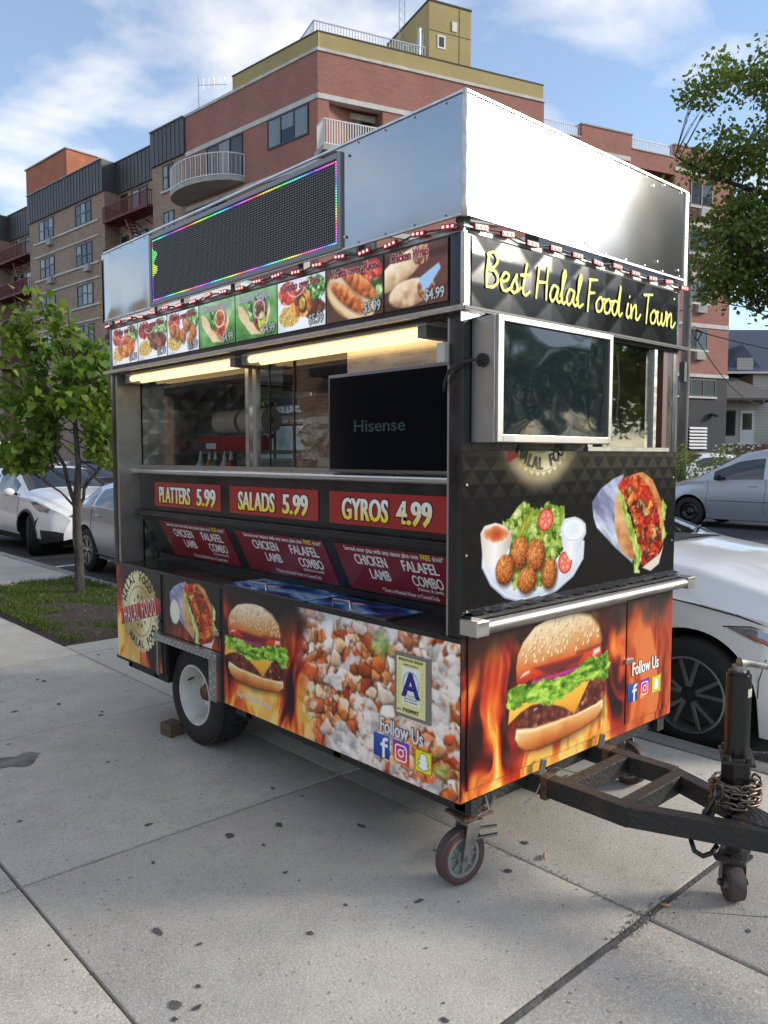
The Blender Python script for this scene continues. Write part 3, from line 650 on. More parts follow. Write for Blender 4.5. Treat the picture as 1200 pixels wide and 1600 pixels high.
MB().add([(-2.0, 7.35, .35), (11.3, 7.35, .35), (11.3, 10.9, -4.5), (-2.0, 10.9, -4.5), (-2.0, 7.35, -9.35), (11.3, 7.35, -9.35), (-2.0, 7.2, .35), (11.3, 7.2, .35), (11.3, 7.2, -9.35), (-2.0, 7.2, -9.35)], [(0, 1, 2, 3), (3, 2, 5, 4), (0, 3, 4, 9, 6), (1, 7, 8, 5, 2), (6, 7, 1, 0), (4, 5, 8, 9), (6, 9, 8, 7)]).build('roof', BLUE, hs, mtx=HL)
PH('wall', SID, -3, .499, 0, 7.1, -9, -2); PH('gutter', WHT, -2.0, 11.3, 7.2, 7.34, .36, .48)
MB().add([(-1.6, 7.2, 0.1), (.0, 9.3, -.6), (1.3, 7.2, .1), (-1.6, 7.2, -3), (1.3, 7.2, -3), (0, 9.3, -4)], [(0, 2, 1), (0, 1, 5, 3), (2, 4, 5, 1), (0, 3, 4, 2)]).build('dormer', BLUE, hs, mtx=HL)
PH('dormer_face', SID, -.7, .4, 7.4, 8.3, .12, .16)
MB().add([(-2.6, 5.4, 2.6), (1.3, 5.4, 2.6), (-.9, 7.0, .05), (-2.6, 7.0, .05), (-2.6, 5.25, 2.6), (1.3, 5.25, 2.6), (-.9, 6.9, .05), (-2.6, 6.9, .05), (1.3, 5.4, .05), (1.3, 5.25, .05)], [(0, 1, 2, 3), (1, 8, 2), (4, 5, 1, 0), (4, 7, 6, 5), (0, 3, 7, 4), (5, 9, 8, 1)]).build('porch_roof', mat('grey_shingle', (.15, .145, .135), .9, var=.6, vscale=4), hs, mtx=HL)
PH('porch_wall', mat('porch_brick', (.2, .11, .08), .9, var=.5, vscale=3), -2.6, 1.2, 0, 2.4, 0.01, 2.6); PH('porch_wall', SID, -2.5, .498, 2.401, 5.24, -1.9, .6)
d_ = PH('door', WHT, -.6, .35, 2.42, 4.7, .601, .66); PH('door_pane', WPN, -.45, .2, 3.4, 4.5, .661, .67, par=d_)
w_ = PH('window', WFR, -2.0, -.9, 3.0, 4.7, .601, .65); PH('pane', WPN, -1.92, -.98, 3.08, 4.62, .651, .655, par=w_)
w_ = PH('window', WHT, 4.1, 5.7, 5.0, 6.9, .001, .06); PH('pane', mat('screen_blue', (.02, .03, .06), .3), 4.2, 5.6, 5.1, 6.8, .061, .066, par=w_)
for k in range(26): x = 1.3 + k * .25; MB().box(x, x + .03, 2.2, 3.3, 2.5, 2.53).build('fence_bar', WFR, hs, mtx=HL)
PH('fence_rail', WFR, 1.2, 7.8, 3.28, 3.33, 2.54, 2.57); PH('garden_wall', CONCB, 1.21, 8, 0, 2.2, 2.3, 2.6)
MB().lathe([(0, .0), (.02, .3), (.08, .5), (.10, .52)], 20, frame((2.2, 6.0, .35), (0, .3, 1), (1, 0, 0))).cyl((2.2, 5.6, .1), (2.2, 6.0, .4), .03, 6).build('satellite_dish', mat('dish_grey', (.12, .12, .13), .5), hs, mtx=HL, smooth=40)
# apartment block that closes the far end of the street
fb = empty('far_block', (-2, 118, 0), 0, 'distant brick block closing the far end of the street', 'building')
MB().box(-40, 40, 0, 14, 0, 15).build('wall', BRN, fb); MB().box(-40.2, 40.2, -.2, 14.2, 15.001, 15.5).build('coping', CONCB, fb)
for k in range(18):
    for z0 in (1.6, 5.0, 8.4, 11.6): window(fb, None, -38 + k * 4.3, -36 + k * 4.3, z0, z0 + 1.7, 2, -1, .0, wr)
# another plain house body further right so that the block goes on
h2 = empty('neighbour_house', (60, 15, 0), 0, 'grey house standing beyond the blue-roofed house', 'house')
H2 = HM.copy(); H2.translation = Vector((0, 0, 0))
MB().box(3, 13, 0, 7, -8, 0).build('wall', SID, h2, mtx=H2)
MB().add([(2.6, 6.9, .4), (13.4, 6.9, .4), (13.4, 10.5, -4), (2.6, 10.5, -4), (2.6, 6.9, -8.4), (13.4, 6.9, -8.4)], [(0, 1, 2, 3), (3, 2, 5, 4), (0, 3, 4), (1, 5, 2), (0, 4, 5, 1)]).build('roof', MATS['grey_shingle'], h2, mtx=H2)
# ------------------------------------------------------------------ food cart
cart = empty('food_cart', (0, 0, 0), 0, 'black food cart trailer with burger and flame prints, lit menu signs and steel roof band', 'food cart')
BLK = mat('black_gloss', (0.010, 0.010, 0.011), .22, var=.5, vscale=5, col2=(.02, .02, .021), rvar=.2)
BLKM = mat('black_matt', (0.014, 0.014, 0.015), .6, var=.4, vscale=8, col2=(.03, .028, .026))
STEEL = mat('stainless_steel', (0.60, 0.60, 0.59), .24, 1.0, var=.35, vscale=3.0, col2=(.47, .47, .46), rvar=.14, stretch=(1, 1, 8))
STEELR = mat('worn_steel', (0.45, 0.44, 0.42), .34, 1.0, var=.6, vscale=6, col2=(.28, .27, .25), rvar=.2)
ALU = mat('aluminium_trim', (0.62, 0.62, 0.61), .3, 1.0, var=.4, vscale=20)
RUST = mat('rusty_black_paint', (0.016, 0.015, 0.015), .5, var=.75, vscale=9, col2=(.085, .045, .028), bump=.35, bscale=70, rvar=.25, lo=.54, hi=.78)
RUSTB = mat('rusty_plate', (0.17, 0.085, 0.04), .8, var=.9, vscale=14, col2=(.05, .03, .02), bump=.5, bscale=60)
RUB = mat('tyre_rubber', (0.012, 0.012, 0.013), .75, var=.5, vscale=18, col2=(.028, .027, .025))
RIMW = mat('rim_white', (0.62, 0.61, 0.57), .45, var=.6, vscale=9, col2=(.30, .25, .19), lo=.5, hi=.75)
SCREW = mat('screw_head', (.55, .54, .5), .35, 1.0)
# lower box around the wheel wells
low = MB()
low.box(.5, 1.02, .03, 2.86, .372, .925)
for (x0, x1) in ((.03, .499), (1.021, 1.49)):
    low.box(x0, x1, .03, 1.628, .372, .925).box(x0, x1, 2.31, 2.86, .372, .925).box(x0, x1, 1.629, 2.309, .66, .925)
low.build('lower_body', BLKM, cart)
ch = MB()
for x in (.52, .9): ch.box(x, x + .06, -.0, 2.85, .285, .345)
for x in (.06, 1.40): ch.box(x, x + .06, 0, 1.6, .285, .345).box(x, x + .06, 2.33, 2.85, .285, .345)
for y in (.03, .75, 1.45, 2.45, 2.8): ch.box(.06, 1.48, y, y + .05, .29, .343)
ch.build('chassis', RUST, cart)
fs = MB()
for a in ((.501, 1.019, .005, 2.885), (.005, .5, .005, 1.627), (.005, .5, 2.311, 2.885), (1.02, 1.515, .005, 1.627), (1.02, 1.515, 2.311, 2.885)): fs.box(*a, .346, .371)
fs.build('floor_sill', BLKM, cart)
# corner posts, header bands, roof
for (x0, x1, y0, y1) in ((0.0, .05, 0.0, .068), (0, .05, 2.83, 2.89), (1.47, 1.52, 0, .05), (1.47, 1.52, 2.84, 2.89)):
    BOX('post', BLK, cart, x0 + .001, x1 - .001, y0 + .001, y1 - .001, .93, 2.37, bevel=.004)
hb = MB().box(0.002, .03, .07, 2.828, 2.085, 2.37).build('header_band', BLK, cart)
BOX('header_band', BLK, cart, .05, 1.468, 2.86, 2.888, 2.085, 2.37); BOX('header_band', BLK, cart, 1.49, 1.518, .052, 2.838, 2.085, 2.37)
BOX('roof', STEELR, cart, .004, 1.516, .004, 2.886, 2.372, 2.392)
BOX('ceiling', STEELR, cart, .032, 1.488, .03, 2.858, 2.10, 2.112)
# drip edges
e = MB().box(-.032, .0, -.03, 2.92, 2.098, 2.104).box(-.034, -.028, -.03, 2.92, 2.104, 2.116); e.build('drip_edge', ALU, cart)
MB().box(-.03, 1.56, -.032, -.001, 2.098, 2.104).box(-.03, 1.56, -.034, -.029, 2.104, 2.112).build('drip_edge', mat('dark_trim', (.06, .06, .06), .4, .6), cart)
MB().prism([(-.03, 2.06), (.1, 2.098), (-.03, 2.098)], M_END, .012, .016).build('corner_gusset', ALU, cart)
MB().box(-.004, .0, .0, .012, 2.12, 2.37).box(.0, .012, -.004, .0, 2.12, 2.37).build('corner_angle', ALU, cart)
# recess: sign panels, sloped board, counter
rc = BOX('sign_board', BLK, cart, .132, .15, .07, 2.80, 1.262, 1.492)
MB().box(.098, .131, .07, 2.80, 1.246, 1.262).box(.100, .106, .07, 2.80, 1.2625, 1.275).build('ledge', BLK, cart, bevel=.003)
SLO = frame((.140, 2.80, 1.245), (0, -1, 0), (-.125, 0, .262))     # sloping menu board frame, y up along slope; origin at its top
MB().quad((.140, 2.80, 1.246), (.140, .07, 1.246), (.262, .07, .988), (.262, 2.80, .988)).build('slope_board', BLK, cart)
MB().box(.262, .27, .07, 2.80, .949, .988).build('kick_strip', BLK, cart)
BOX('counter', BLK, cart, .004, .30, .069, 2.829, .926, .949)
MB().box(-.006, .002, .0, 2.89, .936, .953).build('counter_edge', BLK, cart)
for y0, y1 in ((2.80, 2.829), (.069, .078)):
    MB().add([(.004, y0, .95), (.15, y0, .95), (.15, y0, 2.098), (.004, y0, 2.098), (.004, y1, .95), (.15, y1, .95), (.15, y1, 2.098), (.004, y1, 2.098)], [(0, 1, 2, 3), (4, 7, 6, 5), (0, 4, 5, 1), (3, 2, 6, 7), (0, 3, 7, 4), (1, 5, 6, 2)]).build('recess_cheek', STEELR, cart)
MB().tube([(.118, .08, 1.509), (.118, 2.80, 1.509)], .017, 12).box(.118, .15, .08, 2.799, 1.494, 1.524).build('serving_rail', STEEL, cart, smooth=40)
# windows of the serving side
wf = MB().box(.142, .165, .08, 2.799, 1.525, 1.548)
wf.build('window_track', STEELR, cart)
for (y, wd, m) in ((1.578, .032, STEEL), (1.512, .03, STEELR)): MB().box(.146, .17, y, y + wd, 1.549, 2.095).build('mullion', m, cart)
GL = glass('cart_glass', (.86, .89, .87), .03)
for (y0, y1, x) in ((1.612, 2.798, .156), (1.40, 1.51, .160), (1.20, 1.398, .152), (.80, 1.197, .158)):
    MB().quad((x, y1, 1.55), (x, y0, 1.55), (x, y0, 2.094), (x, y1, 2.094)).build('glass_pane', GL, cart)
for y in (1.398, 1.198): MB().box(.15, .158, y - .0, y + .005, 1.55, 2.094).build('glass_edge', BLKM, cart)
for z in (1.86, 1.70): MB().cyl((.14, 1.40, z), (.165, 1.40, z), .012, 10).build('glass_clip', BLKM, cart)
MB().box(.146, .168, .08, .80, 1.93, 2.095).build('steel_infill', STEEL, cart); MB().box(.147, .167, .08, .80, 1.549, 1.929).build('window_blank', BLKM, cart)
# serving-side television
tv = BOX('television', mat('tv_bezel', (.16, .16, .165), .35, .8), cart, .098, .142, .09, .872, 1.532, 1.95, bevel=.004)
MB().quad((.0965, .862, 1.545), (.0965, .10, 1.545), (.0965, .10, 1.936), (.0965, .862, 1.936)).build('screen', mat('tv_screen', (.003, .004, .007), .12, spec=.35), tv)
text('lettering', 'Hisense', .052, mat('teal_print', (.003, .036, .044), .5), tv, M_SIDE, 2.89 - .545, 1.702, -.0960, bold=.02, vbold=.01, fit=.31)
# lamps in the recess ceiling
TUBE = emit('fluorescent_tube', (1.0, .68, .30), 0.75)
LHS = mat('lamp_housing', (.42, .40, .36), .5)
for (y0, y1) in ((1.50, 2.72), (.20, 1.44)):
    f_ = BOX('lamp_fitting', LHS, cart, .02, .14, y0, y1, 2.078, 2.098)
    for (x, z) in ((.042, 2.060), (.105, 2.056)): MB().cyl((x, y0 + .04, z), (x, y1 - .04, z), .0165, 12).build('tube', TUBE, f_, smooth=40)
    for y in (y0, y1 - .045): MB().box(.02, .14, y, y + .045, 2.035, 2.0775).build('lamp_end', mat('lamp_end_grey', (.16, .155, .15), .5, .4), f_)
# interior
QLT = mat('quilted_steel', (.62, .62, .61), .26, 1.0, var=.4, vscale=4, col2=(.25, .25, .24))
def quilt(name, m, M, x0, x1, y0, y1, d=.14, depth=.006, res=90, parent=cart, out=0):
    c = Canvas(x0, x1, y0, y1, res); a = (c.X + c.Y) / d; b = (c.X - c.Y) / d
    c.Z = depth * np.minimum(np.abs(((a + .5) % 1) - .5), np.abs(((b + .5) % 1) - .5)) * 2
    return link(name, c.mesh(name, M, out, m), None, parent)
quilt('inner_end_wall', QLT, frame((0, 2.822, 0), (1, 0, 0), (0, 0, 1)), .17, .97, .9, 2.09)
BOX('inner_end_wall', STEELR, cart, .971, 1.468, 2.82, 2.83, .94, 1.56); BOX('inner_end_wall', STEELR, cart, .971, 1.468, 2.82, 2.83, 2.02, 2.085)
MB().box(.16, 1.468, 2.84, 2.86, .94, 1.56).box(.16, .965, 2.84, 2.86, 1.5605, 2.083).build('end_skin', BLK, cart)
MB().box(.96, .99, 2.815, 2.86, 1.5605, 2.0195).box(1.44, 1.4675, 2.815, 2.86, 1.5605, 2.0195).box(.9905, 1.4395, 2.815, 2.86, 1.5605, 1.585).build('window_frame', STEEL, cart)
MB().quad((.98, 2.838, 1.57), (1.45, 2.838, 1.57), (1.45, 2.838, 2.02), (.98, 2.838, 2.02)).build('glass_pane', GL, cart)
# far long side: closed lower wall, window over it
MB().box(1.49, 1.515, .052, 2.838, .94, 1.56).box(1.49, 1.515, .052, 1.5, 1.5605, 2.084).build('far_wall', STEELR, cart)
MB().quad((1.5, 1.5, 1.56), (1.5, 2.83, 1.56), (1.5, 2.83, 2.08), (1.5, 1.5, 2.08)).build('glass_pane', GL, cart)
BOX('far_mullion', STEELR, cart, 1.491, 1.514, 2.1, 2.14, 1.5605, 2.084)
BOX('work_top', STEEL, cart, .28, .62, .1, 2.80, 1.40, 1.43); BOX('shelf', STEELR, cart, .55, .95, 1.3, 2.80, 1.615, 1.635); BOX('upper_shelf', STEELR, cart, .9, 1.3, 1.45, 2.81, 1.86, 1.875)
BOX('inner_floor', STEELR, cart, .28, 1.488, .03, 2.82, .93, .945)
BOX('extractor_hood', BLKM, cart, .62, 1.25, 1.2, 1.95, 1.98, 2.098)
# ---- things inside the cart
def lumpy(name, m, c, r, seed, par=None, sq=(1, 1, 1), n=3, amp=.28, freq=3.0):
    bm = bmesh.new(); bmesh.ops.create_icosphere(bm, subdivisions=n, radius=1)
    from mathutils import noise as mn
    for v in bm.verts:
        p = v.co.normalized(); q = 1 + amp * mn.noise(p * freq + Vector((seed * 3.1, seed, 0))) + amp * .6 * mn.noise(p * freq * 2.3 + Vector((0, seed * 2.2, seed)))
        v.co = Vector((p.x * r * sq[0] * q, p.y * r * sq[1] * q, p.z * r * sq[2] * q)) + Vector(c)
    me = bpy.data.meshes.new(name); bm.to_mesh(me); bm.free(); me.materials.append(m)
    me.polygons.foreach_set('use_smooth', [True] * len(me.polygons)); return link(name, me, None, par)
bx = empty('foil_box', (.5, 2.72, 1.636), 0, 'long red carton lying on the shelf behind the left window', 'box')
MB().box(.0, .075, -.72, 0, 0, .085).build('carton', mat('red_carton', (.36, .014, .018), .45), bx, bevel=.003)
MB().box(-.0015, -.0005, -.22, -.03, .008, .05).build('carton_label', mat('blue_label', (.05, .05, .16), .5), bx); MB().box(-.0025, -.0016, -.22, -.10, .01, .045).build('carton_label', WHT, bx)
for k in range(2):
    t = empty('paper_roll', (.62, 2.63 - k * .3, 1.636), 0, 'white paper roll lying behind the red carton, ' + ('nearer the far end' if k == 0 else 'nearer the middle window'), 'paper roll', 'paper rolls on the cart shelf')
    MB().lathe([(0, .022), (0, .075), (.26, .075), (.26, .022)], 24, frame((0, 0, .077 + .10 * 1), (0, -1, 0), (0, 0, 1)), True).build('paper', mat('paper_white', (.42, .40, .37), .9, var=.3, vscale=8), t, smooth=40)
    MB().cyl((0, .0005, .177), (0, -.2605, .177), .021, 12).build('core', mat('card_core', (.16, .12, .08), .9), t)
PLAS = mat('clear_plastic_bag', (.62, .57, .50), .18, var=.9, vscale=16, col2=(.22, .13, .07), bump=.6, bscale=25, coat=.6)
for k, (c, r, sq, lab, m) in enumerate([((.40, 1.33, 1.70), .10, (.8, 1.15, .62), 'crumpled clear bag of bread hanging behind the middle window', PLAS), ((.42, 1.42, 1.60), .07, (.8, 1.4, .5), 'low crumpled bag resting on the counter behind the middle window', PLAS),
        ((.45, 1.10, 1.485), .075, (1, 1.3, .75), 'clear bag of brown rolls beside the television edge', mat('brown_bag', (.36, .24, .15), .35, var=.9, vscale=12, col2=(.12, .07, .04), coat=.4)), ((1.05, 2.2, 1.93), .09, (.9, 1.6, .6), 'brown paper bundle on the upper shelf', mat('kraft_bundle', (.30, .20, .14), .8, var=.5, vscale=9)), ((1.0, 1.85, 1.92), .075, (1, 1.2, .6), 'pale plastic bundle on the upper shelf near the hood', mat('pale_bundle', (.45, .42, .38), .5, var=.5, vscale=9)),
        ((.42, 2.5, 1.47), .065, (1, 2.4, .55), 'folded pale cloth pile on the work top', mat('cloth_pile', (.30, .25, .19), .9, var=.5, vscale=12))]):
    o = lumpy('plastic_bag' if k < 3 else ('bundle' if k < 5 else 'cloth'), m, c, r, k + 1, sq=sq, n=4, amp=.33); tag(o, lab, 'bag' if k < 3 else ('bundle' if k < 5 else 'cloth'))
# packets and kitchen things on the shelf and work top
PK = [('bread_packet', (.66, .63, .56), (.36, 1.12, 1.43), (.13, .20, .06)), ('bread_packet', (.52, .40, .27), (.37, 1.14, 1.492), (.12, .19, .05)), ('bread_packet', (.60, .55, .46), (.36, 1.13, 1.544), (.12, .18, .05)), ('napkin_pack', (.70, .70, .68), (.36, 1.46, 1.43), (.12, .10, .09)), ('steel_pan', (.45, .45, .44), (.34, 1.75, 1.43), (.22, .30, .07)), ('foam_box', (.72, .72, .70), (.62, 1.55, 1.636), (.18, .18, .06)), ('foam_box', (.70, .70, .68), (.62, 1.56, 1.698), (.18, .18, .06)), ('foam_box', (.73, .73, .71), (.63, 1.55, 1.760), (.18, .18, .06))]
PL = ['bread packet at the bottom of the pile beside the television', 'brown bread packet in the middle of the pile beside the television', 'pale bread packet on top of the pile beside the television', 'white napkin pack on the work top behind the middle window', 'steel pan on the work top behind the window post', 'white foam box at the bottom of the shelf stack', 'white foam box in the middle of the shelf stack', 'white foam box on top of the shelf stack']
for (nm, col_, p_, d_), lb in zip(PK, PL):
    o = MB().box(0, d_[0], 0, d_[1], 0, d_[2]).build(nm, mat(nm + '%d' % int(col_[0] * 100), col_, .4, .9 if nm == 'steel_pan' else 0, var=.5, vscale=14, bump=.4, bscale=20), None, bevel=.012, smooth=40) if False else MB().box(0, d_[0], 0, d_[1], 0, d_[2]).build(nm, mat(nm + '%d' % int(col_[0] * 100), col_, .4, .9 if nm == 'steel_pan' else 0, var=.5, vscale=14, bump=.4, bscale=20), None, bevel=.012)
    o.location = p_; o.rotation_euler = (0, 0, .06 * math.sin(p_[2] * 40)); tag(o, lb, nm.replace('_', ' '))
for k in range(5):
    t = empty('squeeze_bottle', (.33 + .01 * (k % 2), 2.05 + k * .085, 1.43), 0, ['red', 'white', 'green', 'amber', 'second white'][k] + ' squeeze bottle in the row on the work top behind the left window', 'bottle', 'squeeze bottles on the work top')
    MB().lathe([(0, .0), (0, .028), (.12, .028), (.145, .014), (.15, .012)], 14, frame((0, 0, 0), (0, 0, 1), (1, 0, 0))).build('bottle', mat('squeeze%d' % k, [(.40, .03, .02), (.66, .65, .60), (.06, .20, .05), (.42, .26, .05), (.62, .62, .58)][k], .35), t, smooth=40); MB().lathe([(.15, .013), (.16, .012), (.20, .003)], 12, frame((0, 0, 0), (0, 0, 1), (1, 0, 0))).build('nozzle', WHT, t, smooth=40)
# ---- fascia: buckled sheet steel round the roof
def sheetmetal(name, M, x0, x1, y0, y1, seed, amp=.004, fr=(2.2, 1.2), m=STEEL, out=0, ripple=0):
    c = Canvas(x0, x1, y0, y1, 60); ex = np.minimum(np.minimum(c.X - x0, x1 - c.X), np.minimum(c.Y - y0, y1 - c.Y)); k = sm(0, .08, ex)
    c.Z = (fbm(c.X * fr[0], c.Y * fr[1], seed, 3) - .5) * 2 * amp * k
    if ripple: c.Z += ripple * np.sin((c.X - x0) / (x1 - x0) * PI * 3 + np.sin((c.Y - y0) * 9) * .8) * k
    return link(name, c.mesh(name, M, out, m), None, cart)
FASC = mat('fascia_steel', (0.40, 0.40, 0.395), .13, 1.0, var=.3, vscale=2.0, col2=(.33, .33, .325), stretch=(1, 1, 5))
_p = FASC.node_tree.nodes['Principled BSDF']; _p.inputs['Anisotropic'].default_value = .6; _p.inputs['Anisotropic Rotation'].default_value = .25      # brushed sheet
_tg = N('ShaderNodeTangent', FASC.node_tree); _tg.direction_type = 'RADIAL'; _tg.axis = 'Z'; FASC.node_tree.links.new(_tg.outputs[0], _p.inputs['Tangent'])
sheetmetal('fascia_panel', M_SIDE, 2.89 - 2.90, 2.89 - 2.30, 2.412, 2.826, 3, .003, (2.4, 1.2), FASC, .03, .0008)
sheetmetal('fascia_panel', M_SIDE, 2.89 - .628, 2.89 + .028, 2.418, 2.828, 8, .0015, (1.5, .8), FASC, .03)
sheetmetal('fascia_panel', M_END, -.028, 1.505, 2.42, 2.828, 13, .0022, (1.6, 1.0), FASC, .03)
sheetmetal('fascia_panel', frame((0, 2.89, 0), (-1, 0, 0), (0, 0, 1)), -1.55, .03, 2.42, 2.828, 4, .003, (2, 1), FASC, .045)
sheetmetal('fascia_panel', frame((1.52, 0, 0), (0, 1, 0), (0, 0, 1)), -.03, 2.93, 2.42, 2.828, 5, .003, (2, 1), FASC, .035)
inr = MB().box(-.026, -.02, -.02, 2.92, 2.43, 2.80).box(-.02, 1.54, -.026, -.02, 2.43, 2.80).box(1.535, 1.541, -.02, 2.92, 2.43, 2.80).box(-.02, 1.54, 2.915, 2.921, 2.43, 2.80)
inr.build('fascia_lining', mat('galvanised_lining', (.3, .3, .3), .5, .8), cart)
for (a, b) in (((-.03, -.03), (-.03, 2.90)), ((-.03, -.03), (1.50, -.03))):
    for z in (2.424, 2.829): MB().bar((a[0], a[1], z), (b[0], b[1], z), .012, .008).build('fascia_edge', ALU, cart)
MB().tube([(-.033, -.033, z) for z in np.linspace(2.415, 2.832, 12)], [.011 + .003 * math.sin(i * 2.2) for i in range(12)], 8).build('corner_trim', mat('sealed_trim', (.66, .65, .62), .4, .3, var=.5, vscale=25), cart, smooth=True)
MB().box(1.500, 1.530, -.036, -.026, 2.40, 2.832).box(1.520, 1.530, -.0255, .01, 2.40, 2.832).build('corner_trim', mat('pale_trim', (.72, .71, .66), .5, .2), cart)
for k, (x, y) in enumerate([(.03, y) for y in (.03, .55, .95, 1.5, 2.0, 2.30, 2.86)] + [(.42, .03), (.95, .03), (1.47, .03)]):
    MB().box(x - .012, x + .022, y - .012, y + .026, 2.365, 2.47).build('bracket', mat('bracket_grey', (.16, .16, .155), .5, .7), cart)
for (x, y, z) in [(-.034, .58, 2.78), (-.034, .6, 2.47), (-.034, 2.28, 2.79)]: MB().cyl((x, y, z), (x - .004, y, z), .006, 8).build('screw', SCREW, cart)
for (x, z) in [(.7, 2.455), (.72, 2.45), (1.2, 2.79), (1.25, 2.47), (.3, 2.80), (1.44, 2.46)]: MB().cyl((x, -.034, z), (x, -.038, z), .005, 8).build('screw', SCREW, cart)
for k in range(10):
    for z in (2.436, 2.815): MB().cyl((.06 + k * .155, -.034, z), (.06 + k * .155, -.0365, z), .004, 8).build('screw_rivet', SCREW, cart)
for k in range(4):
    for z in (2.436, 2.815): MB().cyl((-.034, .06 + k * .155, z), (-.0365, .06 + k * .155, z), .004, 8).build('screw_rivet', SCREW, cart); MB().cyl((-.034, 2.36 + k * .155, z), (-.0365, 2.36 + k * .155, z), .004, 8).build('screw_rivet', SCREW, cart)
for z in (2.45, 2.62, 2.79): MB().cyl((1.515, -.037, z), (1.515, -.040, z), .005, 8).build('screw', SCREW, cart)
# ---- LED message sign
sign = MB(); y0, y1, z0, z1 = .62, 2.285, 2.425, 2.806
sign.box(-.06, -.028, y0, y0 + .024, z0, z1).box(-.06, -.028, y1 - .024, y1, z0, z1).box(-.06, -.028, y0 + .0245, y1 - .0245, z0, z0 + .024).box(-.06, -.028, y0 + .0245, y1 - .0245, z1 - .024, z1)
led = sign.build('led_sign', mat('sign_frame_grey', (.24, .245, .25), .42, .75), cart, bevel=.003)
BOX('face', mat('led_face_black', (.006, .006, .0065), .55), led, -.047, -.03, y0 + .025, y1 - .025, z0 + .025, z1 - .025)
sl_ = MB(); NR = 32; zz0, zz1 = z0 + .028, z1 - .028; yy0, yy1 = y0 + .03, y1 - .03
for k in range(NR + 1):
    z = zz0 + (zz1 - zz0) * k / NR; sl_.add([(-.047, yy0, z + .0015), (-.047, yy1, z + .0015), (-.0535, yy1, z - .0012), (-.0535, yy0, z - .0012)], [(0, 1, 2, 3)])
tag(sl_.build('louvers', mat('louver_grey', (.035, .035, .038), .5), led), kind='stuff')
dots = MB(); NC = 132
for k in range(NR):
    z = zz0 + (zz1 - zz0) * (k + .5) / NR
    for c_ in range(NC):
        y = yy0 + (yy1 - yy0) * (c_ + .5) / NC; s_ = .0034; dots.add([(-.0485, y - s_, z - s_), (-.0485, y + s_, z - s_), (-.0485, y + s_, z + s_), (-.0485, y - s_, z + s_)], [(3, 2, 1, 0)])
tag(dots.build('unlit_leds', mat('unlit_led', (.30, .31, .33), .3), led), kind='stuff')
import colorsys
ld = MB(); cols = []
def ledpx(y, z, h, v=1.0, s=.0027, sat=.86):
    ld.add([(-.0536, y - s, z - s), (-.0536, y + s, z - s), (-.0536, y + s, z + s), (-.0536, y - s, z + s)], [(3, 2, 1, 0)]); c_ = colorsys.hsv_to_rgb(h % 1, sat, v); cols.extend([c_] * 4)
for c_ in range(NC):
    y = yy1 - (yy1 - yy0) * (c_ + .5) / NC
    ledpx(y, zz1 - .003, .35 + c_ / NC * 2.6, s=.0027); ledpx(y, zz0 + .003, .9 - c_ / NC * 3.4, s=.0027)
for k in range(NR):
    z = zz0 + (zz1 - zz0) * (k + .5) / NR; f_ = k / NR
    ledpx(yy1 - .004, z, .64 + .3 * f_ if f_ < .4 or f_ > .85 else .3, 1); ledpx(yy0 + .004, z, .7 + 1.3 * f_, 1)
    if .38 < f_ < .84:
        g_ = abs(math.sin((f_ - .38) / .46 * 2 * PI)); hue = .16 if f_ < .6 else .36
        for q in range(1, 1 + int(round(4 * g_))): ledpx(yy1 - .004 - q * .0121, z, hue, 1, .0027)
me = ld.mesh('lit_leds', colmat('led_glow', .4, 0, emission=.75)); at_ = me.color_attributes.new('Col', 'FLOAT_COLOR', 'POINT')
at_.data.foreach_set('color', np.concatenate([np.array(cols), np.ones((len(cols), 1))], 1).astype(np.float32).ravel()); tag(link('lit_leds', me, None, led), kind='stuff')
for o_ in list(cart.children):      # the band sits almost flush with the body
    if o_.name.split('.')[0] in ('fascia_panel', 'fascia_lining', 'fascia_edge', 'corner_trim', 'led_sign') or (o_.name.startswith('screw')): o_.location += Vector((.040 if o_.name == 'led_sign' else .022, .022, 0))
# ---- strings of red light modules under the fascia
MODC = mat('module_red', (.28, .02, .025), .35); MDOT = emit('module_led', (1.0, .42, .40), .6); CABL = mat('cable_dark', (.05, .035, .03), .5)
mm = MB().box(-.034, .034, -.006, .006, -.009, .009); mm.cur = 1
for q in (-.022, 0, .022): mm.lathe([(0, .0), (0, .0055), (.004, .0045), (.005, 0)], 8, frame((q, -.0062, 0), (0, -1, 0), (0, 0, 1)) @ Matrix.Rotation(-PI / 2, 4, 'Y') @ Matrix.Identity(4))
mm.cur = 0
mmod = MB().box(-.034, .034, -.006, .006, -.009, .009)
mmod.cur = 1
for q in (-.022, 0, .022): mmod.box(q - .0045, q + .0045, -.009, -.0061, -.0045, .0045)
mmesh = mmod.mesh('light_module', [MODC, MDOT])
cr_ = random.Random(2); pside = []; pend = []
for k in range(20):
    y = .06 + k * .148; z = 2.392 + .006 * math.sin(k * 1.9) ; o = link('light_module', mmesh, None, cart)
    o.matrix_local = Matrix.Translation((-.012, y, z)) @ Matrix.Rotation(-PI / 2, 4, 'Z') @ Matrix.Rotation(cr_.uniform(-.12, .12), 4, 'Y'); pside += [(-.008, y - .05, z), (-.008, y + .05, z)]
for k in range(11):
    x = .07 + k * .145; z = 2.39 + .005 * math.sin(k * 2.3); o = link('light_module', mmesh, None, cart)
    o.matrix_local = Matrix.Translation((x, -.014, z)) @ Matrix.Rotation(cr_.uniform(-.1, .1), 4, 'Y'); pend += [(x - .05, -.01, z), (x + .05, -.01, z)]
MB().tube(pside, .004, 6).build('light_cable', CABL, cart, smooth=True); MB().tube([(p[0], p[1], p[2] + .004) for p in pend], .004, 6).build('light_cable', CABL, cart, smooth=True)
